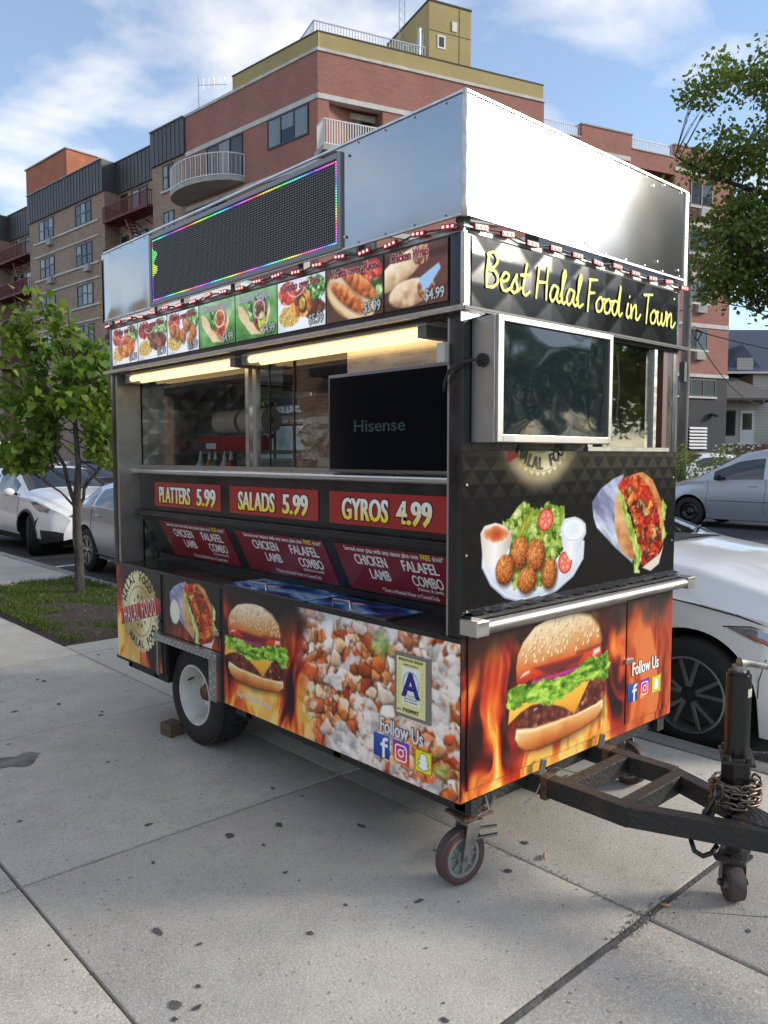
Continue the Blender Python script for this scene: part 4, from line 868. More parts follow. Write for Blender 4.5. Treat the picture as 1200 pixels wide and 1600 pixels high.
# ---- end: monitor in its steel housing, window beside it, towel bar, casters, drawbar
mon = MB().box(.04, .752, -.108, -.002, 1.648, 2.08).build('monitor_housing', mat('housing_steel', (.5, .5, .49), .3, 1.0, var=.4, vscale=5, rvar=.15), cart, bevel=.003)
bz = MB(); x0, x1, z0, z1 = .041, .751, 1.649, 2.079
bz.box(x0, x0 + .03, -.122, -.1085, z0, z1).box(x1 - .022, x1, -.122, -.1085, z0, z1).box(x0 + .0305, x1 - .0225, -.122, -.1085, z1 - .02, z1).box(x0 + .0305, x1 - .0225, -.122, -.1085, z0, z0 + .026)
bz.build('bezel', STEELR, mon, bevel=.002)
sc_ = Canvas(.07, .73, 1.674, 2.06, 60); sc_.Z = (fbm(sc_.X * 3.5, sc_.Y * 4.5, 9, 3) - .5) * .010 * sm(0, .06, np.minimum(np.minimum(sc_.X - .07, .73 - sc_.X), np.minimum(sc_.Y - 1.674, 2.06 - sc_.Y)))
link('screen', sc_.mesh('screen', M_END, .1105, mat('monitor_cover', (.010, .016, .020), .05, spec=.9)), None, mon)
MB().tube([(.0405, -.055, 1.93), (.030, -.055, 1.93)], .024, 16).tube([(.0305, -.055, 1.93), (.024, -.055, 1.93)], .014, 12).build('cable_gland', BLKM, mon, smooth=40)
MB().tube([(.03, -.055, 1.928), (0, -.05, 1.93), (-.02, -.01, 1.922), (-.018, .05, 1.90), (-.004, .085, 1.86), (.0, .09, 1.83)], .0055, 6).build('monitor_cable', BLKM, cart, smooth=True)
MB().box(-.02, .02, .073, .11, 1.93, 2.0).build('plug_adapter', mat('adapter_white', (.5, .48, .43), .5), cart, bevel=.004)
# end window: opening at right of the monitor
for (x0, x1) in ((.76, .795), (1.285, 1.31)): MB().box(x0, x1, -.006, .02, 1.64, 2.083).build('window_stile', STEEL, cart)
BOX('window_sill', ALU, cart, .755, 1.425, -.012, .03, 1.622, 1.639)
MB().quad((.796, .008, 1.64), (1.284, .008, 1.64), (1.284, .008, 2.083), (.796, .008, 2.083)).build('glass_pane', glass('tinted_glass', (.62, .66, .64), .10), cart)
MB().box(1.38, 1.42, .002, .06, 1.64, 2.083).build('window_post', mat('brown_post', (.10, .05, .035), .5), cart); MB().box(1.31, 1.38, .05, .07, 1.64, 2.083).build('window_post', STEELR, cart)
for k, pts in enumerate([[(.92, .06, 1.645), (.90, .05, 1.72), (.96, .05, 1.76), (1.03, .05, 1.70), (1.04, .05, 1.645)], [(.98, .05, 1.645), (1.02, .06, 1.74), (1.09, .05, 1.68), (1.07, .06, 1.645)], [(1.06, .05, 2.06), (1.08, .05, 1.9), (1.065, .05, 1.78), (1.10, .05, 1.66)]]):
    MB().tube(pts, .0045, 6).build('white_cord', WHT, cart, smooth=True)
lumpy('white_rag', WHT, (1.1, .06, 1.65), .05, 4, cart, (2.2, .8, .35), 3)
# end skin above the bar is printed (built with the prints); ledge and bar below it
led_ = MB()
for k in range(14):
    x = .03 + k * .106; led_.add([(x, 0, 1.052), (x + .104, 0, 1.056), (x + .104, -.034, 1.046), (x, -.034, 1.038)], [(0, 1, 2, 3)])
MB().box(.01, 1.515, -.036, -.0005, 1.022, 1.036).build('drip_ledge', BLK, cart); led_.build('ledge_flashing', BLK, cart)
for x in (-.012, 1.508): MB().box(x, x + .066, -.084, -.001, .972, 1.028).build('bar_bracket', STEEL, cart, bevel=.004)
MB().cyl((.03, -.058, 1.0), (1.55, -.058, 1.0), .023, 20).build('push_bar', STEELR, cart, smooth=40)
def caster(x, y, rz, sc=1.0, zt=.345):
    c = empty('caster', (x, y, 0), rz); c.parent = cart
    T = Matrix.Identity(4)
    tw_ = MB().lathe([(-.024, .078), (-.026, .088), (-.025, .098), (-.018, .105), (.018, .105), (.025, .098), (.026, .088), (.024, .078)], 40, frame((0, 0, .106), (0, 1, 0), (1, 0, 0)), True)
    tw_.build('tread', mat('caster_tread', (.055, .05, .05), .7, var=.6, vscale=20, col2=(.10, .05, .045)), c, smooth=40)
    wb = MB().lathe([(-.021, .079), (.021, .079), (.021, .064), (.008, .060), (.008, .03), (.026, .03), (.026, .012), (-.026, .012), (-.026, .03), (-.008, .03), (-.008, .060), (-.021, .064)], 40, frame((0, 0, .106), (0, 1, 0), (1, 0, 0)), True)
    for k in range(8):
        a = 2 * PI * k / 8; d = Vector((math.cos(a), 0, math.sin(a))); wb.bar(Vector((0, 0, .106)) + d * .026, Vector((0, 0, .106)) + d * .066, .034, .007, d.cross(Vector((0, 1, 0))))
    wb.build('wheel_hub', mat('hub_grey', (.30, .30, .29), .5, .6), c, smooth=40)
    MB().lathe([(-.0255, .088), (-.0262, .094), (-.0255, .099), (.0255, .099), (.0262, .094), (.0255, .088)], 40, frame((0, 0, .106), (0, 1, 0), (1, 0, 0)), True).build('tread_rim', mat('tread_maroon', (.09, .018, .02), .5), c, smooth=40)
    fk_ = MB()
    for s_ in (-1, 1):
        fk_.prism([(-.02, .09), (.018, .085), (.022, .11), (.075, .235), (.005, .235)], frame((0, s_ * .034 - .003, 0), (1, 0, 0), (0, 0, 1)), -.003, .003)
    fk_.box(-.0, .08, -.037, .037, .232, .240).cyl((0, -.045, .106), (0, .045, .106), .010, 10).cyl((.04, 0, .24), (.04, 0, .258), .036, 18)
    fk_.build('fork', mat('fork_zinc', (.34, .34, .33), .45, .8, var=.6, vscale=20, col2=(.16, .13, .10)), c)
    MB().box(-.03, .115, -.06, .06, .259, .269).build('mount_plate', RUSTB, c, bevel=.003)
    MB().box(.0, .085, -.03, .03, .27, zt).build('leg_block', RUSTB, c)
    MB().bar((.05, -.03, .17), (.12, -.075, .185), .012, .008).bar((.06, -.02, .2), (.12, -.07, .215), .01, .008).build('brake_pedal', MATS['fork_zinc'], c)
    MB().cyl((.10, -.045, .27), (.115, -.055, .325), .008, 8).build('bolt', MATS['fork_zinc'], c)
    return c
caster(.085, .075, math.radians(-8)); caster(1.37, .13, math.radians(85)); caster(1.37, 2.70, math.radians(15))
# trailer wheel
def road_wheel(x, y, s):
    w_ = empty('trailer_wheel', (x, y, .282), 0); w_.parent = cart; A = frame((0, 0, 0), (-s, 0, 0), (0, 1, 0))
    R_ = .282
    t = MB().lathe([(-.095, .16), (-.108, .185), (-.112, .22), (-.105, .25), (-.085, .272), (-.04, R_), (.04, R_), (.085, .272), (.105, .25), (.112, .22), (.108, .185), (.095, .16)], 56, A, True)
    t.build('tyre', RUB, w_, smooth=50)
    tb = MB()
    for k in range(44):
        a = 2 * PI * k / 44
        for j, (x0, x1, sk) in enumerate(((-.085, -.03, .05), (-.02, .02, -.04), (.03, .085, .05))):
            aa = a + (.07 if j == 1 else 0); d = Vector((0, math.cos(aa), math.sin(aa))); d2 = Vector((0, math.cos(aa + sk), math.sin(aa + sk)))
            r0 = .279 if j == 1 else .272
            tb.bar(A @ Vector((x0, d.y * r0, d.z * r0)), A @ Vector((x1, d2.y * r0, d2.z * r0)), .026, .018, A.to_3x3() @ d)
    tag(tb.build('tread_blocks', RUB, w_), kind='stuff')
    MB().lathe([(.090, .166), (.104, .168), (.104, .158), (.092, .152), (.06, .142), (-.02, .134), (-.03, .09), (-.02, .055), (-.03, .055), (-.045, .10), (-.09, .155)], 40, A).build('rim', RIMW, w_, smooth=40)
    h_ = MB().lathe([(-.03, .06), (.015, .055), (.03, .045), (.045, .04), (.048, .0)], 20, A)
    h_.build('hub', RUSTB, w_, smooth=40)
    for k in range(5):
        a = 2 * PI * k / 5 + .3; MB().cyl(A @ Vector((-.02, .08 * math.cos(a), .08 * math.sin(a))), A @ Vector((.0, .08 * math.cos(a), .08 * math.sin(a))), .011, 6).build('lug_nut', RUSTB, w_)
    MB().cyl(A @ Vector((.03, .13, -.06)), A @ Vector((.075, .115, -.055)), .006, 6).build('valve', BLKM, w_)
road_wheel(.165, 2.03, 1); road_wheel(1.355, 2.03, -1)
MB().cyl((.2, 2.03, .282), (1.3, 2.03, .282), .035, 10).build('axle', RUST, cart)
MB().box(.02, .5, 2.300, 2.308, .36, .655).box(.02, .5, 1.63, 1.638, .36, .655).box(.499, .505, 1.638, 2.30, .36, .655).build('wheel_well', BLKM, cart)
# diamond plate trim of the wheel arch: raised lozenges on a strip
TRP = mat('tread_plate', (.50, .50, .49), .38, 1.0, var=.5, vscale=12)
ap = MB().box(-.036, .0, 1.628, 2.31, .562, .602).box(-.036, .0, 1.628, 1.70, .352, .5615).box(-.02, .0, 2.295, 2.31, .352, .5615)
arch = ap.build('wheel_arch_trim', TRP, cart, bevel=.002)
lz = MB(); q = 0
for (ya, yb, za, zb, dy, dz) in ((1.64, 2.30, .582, .582, .021, 0), (1.664, 1.664, .37, .55, 0, .021)):
    n = int(max((yb - ya) / .021, (zb - za) / .021))
    for k in range(n):
        for s_ in (-.010, .010):
            y = ya + (dy * k if dy else s_ * 1.7); z = za + (dz * k if dz else s_); a = .8 if (k + (s_ > 0)) % 2 else -.8
            c, n_ = math.cos(a) * .010, math.sin(a) * .010; lz.add([(-.0362, y - c, z - n_), (-.0362, y - n_ * .3, z + c * .3), (-.0362, y + c, z + n_), (-.0362, y + n_ * .3, z - c * .3), (-.0392, y, z)], [(0, 1, 4), (1, 2, 4), (2, 3, 4), (3, 0, 4)])
tag(lz.build('lozenges', TRP, arch), kind='stuff')
# drawbar
db = MB(); zt, hh, wd = .352, .075, .058; zc = zt - hh / 2
db.bar((.445, .6, zc), (.445, -.42, zc), wd, hh).bar((.885, .6, zc), (.885, -.36, zc), wd, hh)
db.bar((.445, -.40, zc - .0005), (.64, -.86, zc - .0005), wd, hh - .001).bar((.885, -.34, zc - .001), (.69, -.86, zc - .001), wd, hh - .002)
db.bar((.474, -.14, zc + .001), (.857, -.14, zc + .001), .05, hh - .004).bar((.474, -.385, zc + .001), (.857, -.385, zc + .001), .05, hh - .004)
db.bar((.666, -.70, zc), (.666, -1.6, zc), .09, hh + .006)
db.build('drawbar', RUST, cart, bevel=.004)
MB().box(.626, .706, -1.78, -1.601, zc - .03, zc + .05).box(.610, .722, -1.86, -1.781, zc - .045, zc + .055).build('coupler', RUST, cart, bevel=.008)
for x in (.445, .885): MB().box(x - .034, x + .034, -.075, -.045, zc - .05, zc + .042).build('drawbar_collar', RUSTB, cart, bevel=.003)
for x in (.44, .86): MB().cyl((x, -.03, .35), (x + .01, -.035, .41), .013, 8).build('bolt', MATS['fork_zinc'], cart)
hx = [(0.054 * math.cos(PI / 3 * k + .3), .054 * math.sin(PI / 3 * k + .3)) for k in range(6)]
jk = empty('jack', (.725, -.668, 0)); jk.parent = cart
BLJ = mat('jack_black', (.008, .008, .009), .3, var=.6, vscale=10, col2=(.04, .026, .018), lo=.56, hi=.78)
MB().cyl((0, 0, .535), (0, 0, .83), .042, 28).cyl((0, 0, .83), (0, 0, .842), .036, 28).build('outer_tube', BLJ, jk, smooth=40)
MB().prism(hx, Matrix.Identity(4), .33, .525).build('sleeve', BLJ, jk, bevel=.003)
MB().prism([(-.085, -.055), (.085, -.055), (.085, .055), (-.085, .055)], Matrix.Rotation(.5, 4, 'Z'), .525, .537).build('flange', RUST, jk, bevel=.003)
for (x, y) in ((-.065, -.035), (.065, -.035), (.065, .035), (-.065, .035)):
    p = Matrix.Rotation(.5, 3, 'Z') @ Vector((x, y, 0)); MB().cyl((p.x, p.y, .537), (p.x, p.y, .552), .012, 6).build('bolt', RUST, jk)
MB().cyl((0, 0, .19), (0, 0, .30), .034, 20).box(-.05, .05, -.05, .05, .155, .166).build('inner_tube', BLJ, jk)
MB().prism([(-.075, -.05), (.075, -.05), (.075, .05), (-.075, .05)], Matrix.Rotation(.25, 4, 'Z'), .166, .176).build('foot_plate', RUST, jk, bevel=.002)
Wm = frame((0, 0, .066), (.72, -.69, 0), (0, 0, 1))
MB().lathe([(-.028, .03), (-.03, .05), (-.026, .062), (0, .066), (.026, .062), (.03, .05), (.028, .03)], 32, Wm, True).build('jack_wheel', mat('jack_wheel_rubber', (.075, .035, .035), .7, var=.7, vscale=18, col2=(.09, .085, .08)), jk, smooth=40)
fk2 = MB()
for s_ in (-1, 1):
    p = Wm.to_3x3() @ Vector((s_ * .040, 0, 0)); fk2.bar((p.x, p.y, .055), (p.x, p.y, .158), .024, .006, (p.x, p.y, 0)); fk2.cyl((p.x, p.y, .066), (p.x * 1.3, p.y * 1.3, .066), .012, 8)
fk2.build('wheel_fork', BLJ, jk)
MB().cyl((0, 0, .842), (0, 0, .862), .024, 14).tube([(0, 0, .868), (.03, -.02, .868), (.12, -.10, .845), (.3, -.24, .835)], [.022, .014, .011, .011], 10).build('crank', MATS['fork_zinc'], jk, smooth=40)
MB().tube([(.06, .0, .53), (.16, -.1, .52), (.35, -.28, .505)], .008, 6).build('release_rod', RUST, jk)
MB().add([(-.0275 + .002 * k, -.0335 - .0 * k, .78) for k in (0,)] and [Matrix.Rotation(a, 3, 'Z') @ Vector((0, -.0428, z)) for z in (.755, .785) for a in (-.35, 0, .35)], [(0, 1, 4, 3), (1, 2, 5, 4)]).build('label', mat('paper_label', (.6, .57, .48), .7, var=.5, vscale=60), jk)
hk = [(.64, -.53, .275), (.635, -.55, .25), (.60, -.57, .225), (.585, -.59, .20), (.60, -.615, .185), (.635, -.63, .19), (.665, -.635, .21)]
MB().tube(hk, .009, 8).build('safety_hook', BLJ, cart, smooth=True)
# ---- chain wound round the jack: three turns of links
chn = empty('chain', (.725, -.668, .36), 0, 'rusty steel chain wound around the drawbar jack', 'chain')
CH = mat('chain_steel', (.22, .20, .17), .42, .8, var=.8, vscale=25, col2=(.13, .07, .04))
lk = []
for k in range(15):
    a = 2 * PI * k / 14; s_ = .013
    lk.append(((.016 if -PI / 2 < 0 else 0) * 0 + (.014 if math.cos(a) > 0 else -.014) + .012 * math.cos(a), .012 * math.sin(a), 0))
lmesh = MB().tube(lk[:14], .0048, 6, closed=True).mesh('link', CH, smooth=True)
NL = 44
for k in range(NL):
    a = k / NL * 2 * PI * 2.6 + 2.2; z = .372 + .030 * (k / NL * 2.6) + .004 * math.sin(k * 1.3); r = .072 + .006 * math.sin(k * 2.1)
    o = link('link', lmesh, None, chn)
    T = Matrix.Translation((r * math.cos(a), r * math.sin(a), z - .36)) @ Matrix.Rotation(a + PI / 2, 4, 'Z') @ Matrix.Rotation(PI / 2 * (k % 2) + .4, 4, 'X'); o.matrix_local = T
for k in range(6):
    o = link('link', lmesh, None, chn); o.matrix_local = Matrix.Translation((-.085 - .006 * k, .02 + .008 * k, .06 - .024 * k)) @ Matrix.Rotation(PI / 2, 4, 'Y') @ Matrix.Rotation(PI / 2 * (k % 2), 4, 'X')
MB().tube([(-.085, .015, .07), (-.10, .03, .04), (-.13, .05, -.02), (-.14, .055, -.05), (-.125, .045, -.055), (-.105, .03, -.01)], .010, 8).build('shackle', BLJ, chn, smooth=True)
wb_ = MB().box(-.045, .045, -.05, .05, 0, .075).build('wheel_chock', mat('old_timber', (.15, .095, .055), .9, var=.8, vscale=9, stretch=(1, 1, 6), bump=.5, bscale=30), None, bevel=.004)
wb_.location = (-.02, 2.335, .001); wb_.location = (.045, 2.265, .001); wb_.rotation_euler = (0, 0, .12); tag(wb_, 'small weathered timber block chocking the cart wheel', 'wheel chock')
for pts in ([(.16, .02, .33), (.10, -.05, .318), (.06, -.03, .30)], [(.55, -.02, .345), (.60, -.10, .33), (.68, -.12, .345)], [(.5, -.01, .345), (.36, -.07, .315), (.30, -.06, .285)]): MB().tube(pts, .003, 5).build('loose_wire', mat('grey_wire', (.25, .25, .22), .5), cart)
# ------------------------------------------------------------------ printed graphics
VINYL = colmat('vinyl_print', .38, .12, spec=.35); VINYLQ = colmat('vinyl_quilted', .16, .0, spec=.28); MENUGLOW = colmat('menu_film', .3, .4, emission=.16)  # menu film emits a little of its own printed colour
WTXT = mat('white_print', (.78, .78, .76), .5); RTXT = mat('maroon_print', (.14, .012, .016), .5); KTXT = mat('black_print', (.012, .012, .012), .5); GTXT = mat('green_black_print', (.02, .03, .02), .5)
YTXT = mat('yellow_print', (.72, .74, .045), .45)
def slice_canvas(c, x0, x1, y0, y1):
    i0, i1 = np.searchsorted(c.X[0], [x0 - 1e-6, x1 + 1e-6]); j0, j1 = np.searchsorted(c.Y[:, 0], [y0 - 1e-6, y1 + 1e-6])
    n = Canvas.__new__(Canvas); n.b = (x0, x1, y0, y1); n.X = c.X[j0:j1, i0:i1].copy(); n.Y = c.Y[j0:j1, i0:i1].copy(); n.C = c.C[j0:j1, i0:i1].copy(); n.Z = c.Z[j0:j1, i0:i1].copy()
    n.X[:, 0] = x0; n.X[:, -1] = x1; n.Y[0] = y0; n.Y[-1] = y1; n.ny, n.nx = n.X.shape; n.px = c.px; return n
def flames(c, X, Y, z0, z1, seed=0, power=1.0):
    h = (Y - z0) / (z1 - z0)
    wx = (fbm(X * 4.2, Y * 2.2 - 3, seed, 3) - .5) * .35
    a = fbm((X + wx) * 6.5, Y * 2.0 + 5, seed + 3, 4); b = fbm((X + wx * 1.6) * 14, Y * 3.4, seed + 9, 4)
    ridge = 1 - np.abs(fbm((X + wx * 1.3) * 8.5, Y * 2.3 + 1.7, seed + 21, 3) - .5) * 5.5
    t = np.clip((a - .5) * 2.9 + .72 * power - .50 * (h - .3) + (b - .5) * .5, 0, 1)
    col = ramp(t, [(0, (34, 15, 14)), (.22, (84, 22, 17)), (.4, (168, 40, 22)), (.6, (212, 68, 26)), (.8, (233, 112, 36)), (.94, (244, 168, 60)), (1, (251, 212, 120))])
    hot = sm(.35, .95, ridge) * sm(.3, .62, t) * np.clip(1.25 - h, 0, 1)
    return col * (1 - hot[..., None] * .75) + np.array((250, 178, 70.)) * hot[..., None] * .75
def shade(c, d, k=.5, pw=1.6):        # rounded form of a printed blob
    return 1 + k * (.55 - np.clip(d, 0, 1) ** pw)
BUR = {'bun': [(.31, .745), (.303, .795), (.313, .843), (.345, .889), (.417, .937), (.511, .958), (.609, .967), (.712, .962), (.806, .934), (.872, .882), (.900, .815), (.887, .789), (.783, .782), (.665, .780), (.515, .780), (.42, .778), (.352, .768)],
 'tomato': [(.308, .739), (.307, .79), (.421, .785), (.665, .79), (.887, .792), (.892, .744), (.798, .735), (.615, .737), (.456, .736), (.319, .725)],
 'onion': [(.399, .715), (.41, .733), (.566, .726), (.718, .736), (.745, .719), (.616, .707), (.481, .710)],
 'lettuce': [(.258, .665), (.262, .719), (.308, .728), (.387, .723), (.481, .715), (.616, .702), (.693, .715), (.785, .75), (.853, .742), (.945, .757), (.963, .701), (.947, .635), (.899, .628), (.856, .652), (.801, .65), (.734, .65), (.669, .63), (.593, .617), (.52, .597), (.447, .63), (.354, .645), (.288, .638)],
 'cheese': [(.259, .585), (.268, .663), (.354, .651), (.507, .645), (.618, .637), (.747, .657), (.801, .65), (.749, .591), (.695, .530), (.619, .576), (.483, .624), (.4, .63), (.333, .615)],
 'patty': [(.312, .583), (.328, .63), (.4, .645), (.483, .635), (.619, .60), (.695, .56), (.723, .60), (.788, .65), (.914, .625), (.934, .569), (.86, .540), (.698, .528), (.521, .537), (.402, .54), (.322, .562)],
 'bot': [(.300, .52), (.308, .557), (.426, .536), (.57, .532), (.724, .536), (.832, .545), (.908, .55), (.913, .509), (.862, .471), (.727, .452), (.573, .441), (.451, .439), (.37, .452), (.322, .482)]}
def burger(c, ax, ay, seed=1):
    XY = (ax, ay); px = c.px * 1.3; n1 = fbm(ax * 40, ay * 40, seed, 4); n2 = fbm(ax * 14, ay * 14, seed + 4, 3)
    m, _ = c.poly([(x + .012, y - .012) for x, y in BUR['bun'][:11]] + [(.93, .6), (.92, .47), (.6, .42), (.32, .45), (.29, .6)], .03, XY); c.put(m, (35, 12, 10), .55)
    m, sd = c.poly(BUR['bot'], px * 1.5, XY); h = np.clip((ay - .44) / .11, 0, 1)
    col = ramp(h + (n2 - .5) * .25, [(0, (150, 70, 26)), (.3, (205, 112, 44)), (.6, (231, 165, 92)), (1, (240, 214, 170))]); top = sm(.025, 0, np.abs(sd)) * sm(.5, .8, h)
    col = col * (1 - .35 * sm(.012, 0, -sd)[..., None]) + np.array((238, 222, 190.)) * top[..., None] * .3; c.put(m, col)
    m, sd = c.poly(BUR['patty'], px, XY); f1, f2, cid, _, _ = voron(ax * 34, ay * 34, seed); col = ramp(cid * .6 + (1 - f1) * .5, [(0, (48, 16, 14)), (.5, (92, 36, 28)), (.85, (130, 60, 44)), (1, (176, 110, 88))]); c.put(m, col)
    spec = sm(.80, .9, fbm(ax * 46, ay * 46, seed + 40, 2)); c.put(m * spec, (220, 190, 175), .7)
    m, sd = c.poly(BUR['cheese'], px, XY); c.put(m, ramp(np.clip((ay - .53) / .13 + (n2 - .5) * .3, 0, 1), [(0, (226, 140, 32)), (.5, (246, 180, 58)), (1, (250, 198, 84))])); c.put(m * sm(.006, 0, np.abs(sd)), (200, 120, 25), .5)
    m, _ = c.poly(BUR['tomato'], px, XY); c.put(m, ramp(np.clip((ay - .73) / .06, 0, 1), [(0, (176, 38, 22)), (.5, (222, 72, 36)), (1, (205, 66, 34))]))
    m, _ = c.poly([(.33, .752), (.385, .762), (.39, .775), (.335, .776)], px * 2, XY); c.put(m, (250, 235, 225), .9); m, _ = c.poly([(.825, .752), (.88, .765), (.878, .785), (.83, .778)], px * 2, XY); c.put(m, (250, 238, 230), .9)
    m, _ = c.poly([(.42, .775), (.6, .772), (.76, .774), (.72, .745), (.6, .735), (.5, .735)], .01, XY); c.put(m, (92, 34, 40), .8)
    m, _ = c.poly(BUR['onion'], px, XY); c.put(m, ramp(np.clip((ay - .705) / .03, 0, 1), [(0, (120, 24, 80)), (.5, (196, 60, 140)), (1, (110, 20, 70))]))
    jag = (fbm(ax * 46, ay * 46, seed + 8, 3) - .5) * .045; m, sd = c.poly(BUR['lettuce'], px, (ax + jag, ay + jag * .8))
    f = fbm(ax * 30 + n2 * 3, ay * 55, seed + 13, 4); c.put(m, ramp(f, [(.2, (40, 84, 18)), (.42, (96, 150, 34)), (.6, (158, 205, 62)), (.8, (214, 236, 128))]))
    m, sd = c.poly(BUR['bun'], px * 1.2, XY)
    dd = np.hypot((ax - .62) / .36, (ay - .83) / .19); lit = np.clip(1.25 - np.hypot((ax - .50) / .42, (ay - .92) / .17), 0, 1)
    t = np.clip((ay - .77) / .19, 0, 1) * .75 + lit * .35 + (n2 - .5) * .22
    col = ramp(t, [(0, (176, 66, 26)), (.16, (214, 104, 44)), (.4, (219, 150, 88)), (.66, (226, 186, 136)), (1, (243, 224, 192))])
    col *= (1 - .4 * sm(.02, 0, -sd)[..., None] * (ax > .7)[..., None]) * (1 + .16 * (n1 - .5)[..., None]); c.put(m, col)
    r = random.Random(seed); k = 0
    while k < 120:
        x = r.uniform(.33, .88); y = r.uniform(.80, .955); q = math.hypot((x - .61) / .29, (y - .80) / .16)
        k += 1
        if q > .97: continue
        an = r.uniform(-.6, .6) + PI / 2; rx, ry = .0095, .0052
        for (dx, dy, cc, al, s_) in ((.002, -.003, (150, 84, 40), .6, 1.15), (0, 0, (246, 226, 184), .92, 1)):
            a, b = ax - x - dx, ay - y - dy; cs, sn = math.cos(an), math.sin(an); e = np.hypot((a * cs + b * sn) / rx, (-a * sn + b * cs) / ry) / s_
            c.put(m * sm(1.25, .8, e), cc, al)
GY = {'paper': [(0, .74), (.02, .6), (.06, .5), (.30, .28), (.53, .10), (.5, .25), (.36, .45), (.32, .7), (.35, .9), (.39, .995), (.25, .95), (.1, .86)],
 'pita': [(.28, .8), (.36, .74), (.44, .55), (.55, .25), (.55, .12), (.42, .2), (.33, .33), (.28, .5)],
 'fill': [(.31, .88), (.38, .96), (.58, 1.0), (.72, .95), (.85, .8), (.92, .65), (.95, .45), (.93, .22), (.85, .08), (.72, .03), (.62, .08), (.6, .3), (.52, .55), (.40, .75)],
 'edge': [(.56, 1.0), (.64, 1.01), (.78, .93), (.92, .70), (.97, .42), (.95, .2), (.92, .4), (.86, .66), (.74, .86)],
 'let': [(.31, .88), (.39, .78), (.47, .6), (.56, .4), (.65, .2), (.61, -.01), (.56, .01), (.55, .18), (.5, .36), (.41, .56), (.35, .72)],
 'let2': [(.92, .74), (1.01, .64), (.98, .5), (.93, .5)], 'let3': [(.94, .45), (1.01, .36), (.95, .28)], 'tip': [(.66, .04), (.9, .15), (.96, .23), (.9, .05), (.78, -.01)]}
def gyro(c, ax, ay, seed=2):
    XY = (ax, ay); px = c.px * 2.6; n1 = fbm(ax * 9, ay * 9, seed, 4)
    m, sd = c.poly(GY['paper'], px, XY); cr = fbm(ax * 7 + ay * 5, ay * 4, seed + 3, 4); c.put(m, ramp(cr, [(.25, (112, 116, 150)), (.5, (170, 176, 204)), (.68, (214, 220, 236)), (.85, (244, 246, 252))]))
    m, sd = c.poly(GY['fill'], px, XY); gw = (fbm(ax * 13, ay * 13, seed + 31, 3) - .5) * .22; gv = (fbm(ax * 13, ay * 13, seed + 37, 3) - .5) * .22; f1, f2, cid, ox, oy = voron((ax + gw + ay * .2) * 13, (ay + gv) * 7, seed + 1)
    base = ramp(cid, [(0, (150, 30, 20)), (.35, (206, 52, 26)), (.6, (224, 92, 36)), (.78, (232, 150, 50)), (.9, (214, 178, 110)), (1, (120, 30, 20))]); c.put(m, base * (1.18 - .75 * f1)[..., None] * (1 - .35 * sm(.12, 0, f2 - f1))[..., None])
    c.put(m * sm(.66, .78, fbm(ax * 24, ay * 24, seed + 9, 3)), (250, 200, 150), .55)
    m, _ = c.poly(GY['edge'], px, XY); c.put(m, ramp(n1, [(.2, (150, 84, 40)), (.6, (214, 150, 92)), (.9, (238, 200, 150))]))
    m, _ = c.poly(GY['pita'], px, XY); c.put(m, ramp(n1 * .6 + (ax - .28), [(.2, (226, 190, 140)), (.5, (206, 150, 96)), (.75, (150, 84, 44))]))
    for k in ('let', 'let2', 'let3'):
        j = (fbm(ax * 16, ay * 16, seed + 5, 3) - .5) * .07; m, _ = c.poly(GY[k], px, (ax + j, ay)); c.put(m, ramp(fbm(ax * 20, ay * 9, seed + 7, 3), [(.25, (104, 140, 40)), (.5, (176, 205, 96)), (.75, (226, 238, 180))]))
    m, _ = c.poly(GY['tip'], px, XY); c.put(m, (226, 214, 200))
def saucer(c, x, y, r, tx=0.0):
    m, d = c.ell(x, y - r * .75, r * .72, r * 1.0); c.put(m, (90, 55, 34), .8); m, d = c.ell(x, y, r, r * 1.25); c.put(m, ramp(d, [(0, (236, 232, 214)), (.85, (228, 224, 204)), (1, (206, 200, 178))]))
def falafel(c, x, y, rx, ry, rot, seed):
    m, d = c.ell(x + .006, y - .008, rx * 1.06, ry * 1.06, rot, .012); c.put(m, (30, 22, 10), .6)
    m, d = c.ell(x, y, rx, ry, rot, wob=.05, seed=seed); g = fbm(c.X * 150, c.Y * 150, seed, 3); a = (c.X - x) / rx; b = (c.Y - y) / ry
    t = np.clip(.62 - .3 * a * .5 + .28 * b - .38 * d ** 3 + (g - .5) * 1.1, 0, 1); c.put(m, ramp(t, [(0, (92, 42, 16)), (.45, (176, 96, 42)), (.8, (216, 140, 76)), (1, (238, 180, 120))]))
def leafy(c, poly, seed, k=1.0):
    j = (fbm(c.X * 38, c.Y * 38, seed, 3) - .5) * .05; m, sd = c.poly(poly, c.px * 1.3, (c.X + j, c.Y + j))
    f1, f2, cid, _, _ = voron(c.X * 42 * k + j * 30, c.Y * 30 * k, seed); t = .45 * cid + .55 * fbm(c.X * 60, c.Y * 60, seed + 2, 3); c.put(m, ramp(t, [(.12, (36, 62, 14)), (.35, (98, 132, 36)), (.55, (150, 182, 72)), (.75, (204, 218, 140)), (.95, (238, 242, 206))]) * (1 - .35 * sm(.14, .0, f2 - f1))[..., None])
def slice_tomato(c, x, y, rx, ry, rot, seed):
    m, d = c.ell(x, y, rx, ry, rot); a, b = c.loc(x, y, rot); th = np.arctan2(b / ry, a / rx); seg = np.abs(np.sin(th * 2.5))
    c.put(m, ramp(d, [(0, (232, 150, 130)), (.3, (222, 96, 78)), (.8, (226, 120, 100)), (.9, (200, 50, 40)), (1, (176, 34, 28))])); c.put(m * sm(.8, .4, d) * sm(.2, .45, d) * sm(.35, .8, seg), (240, 196, 160), .75)
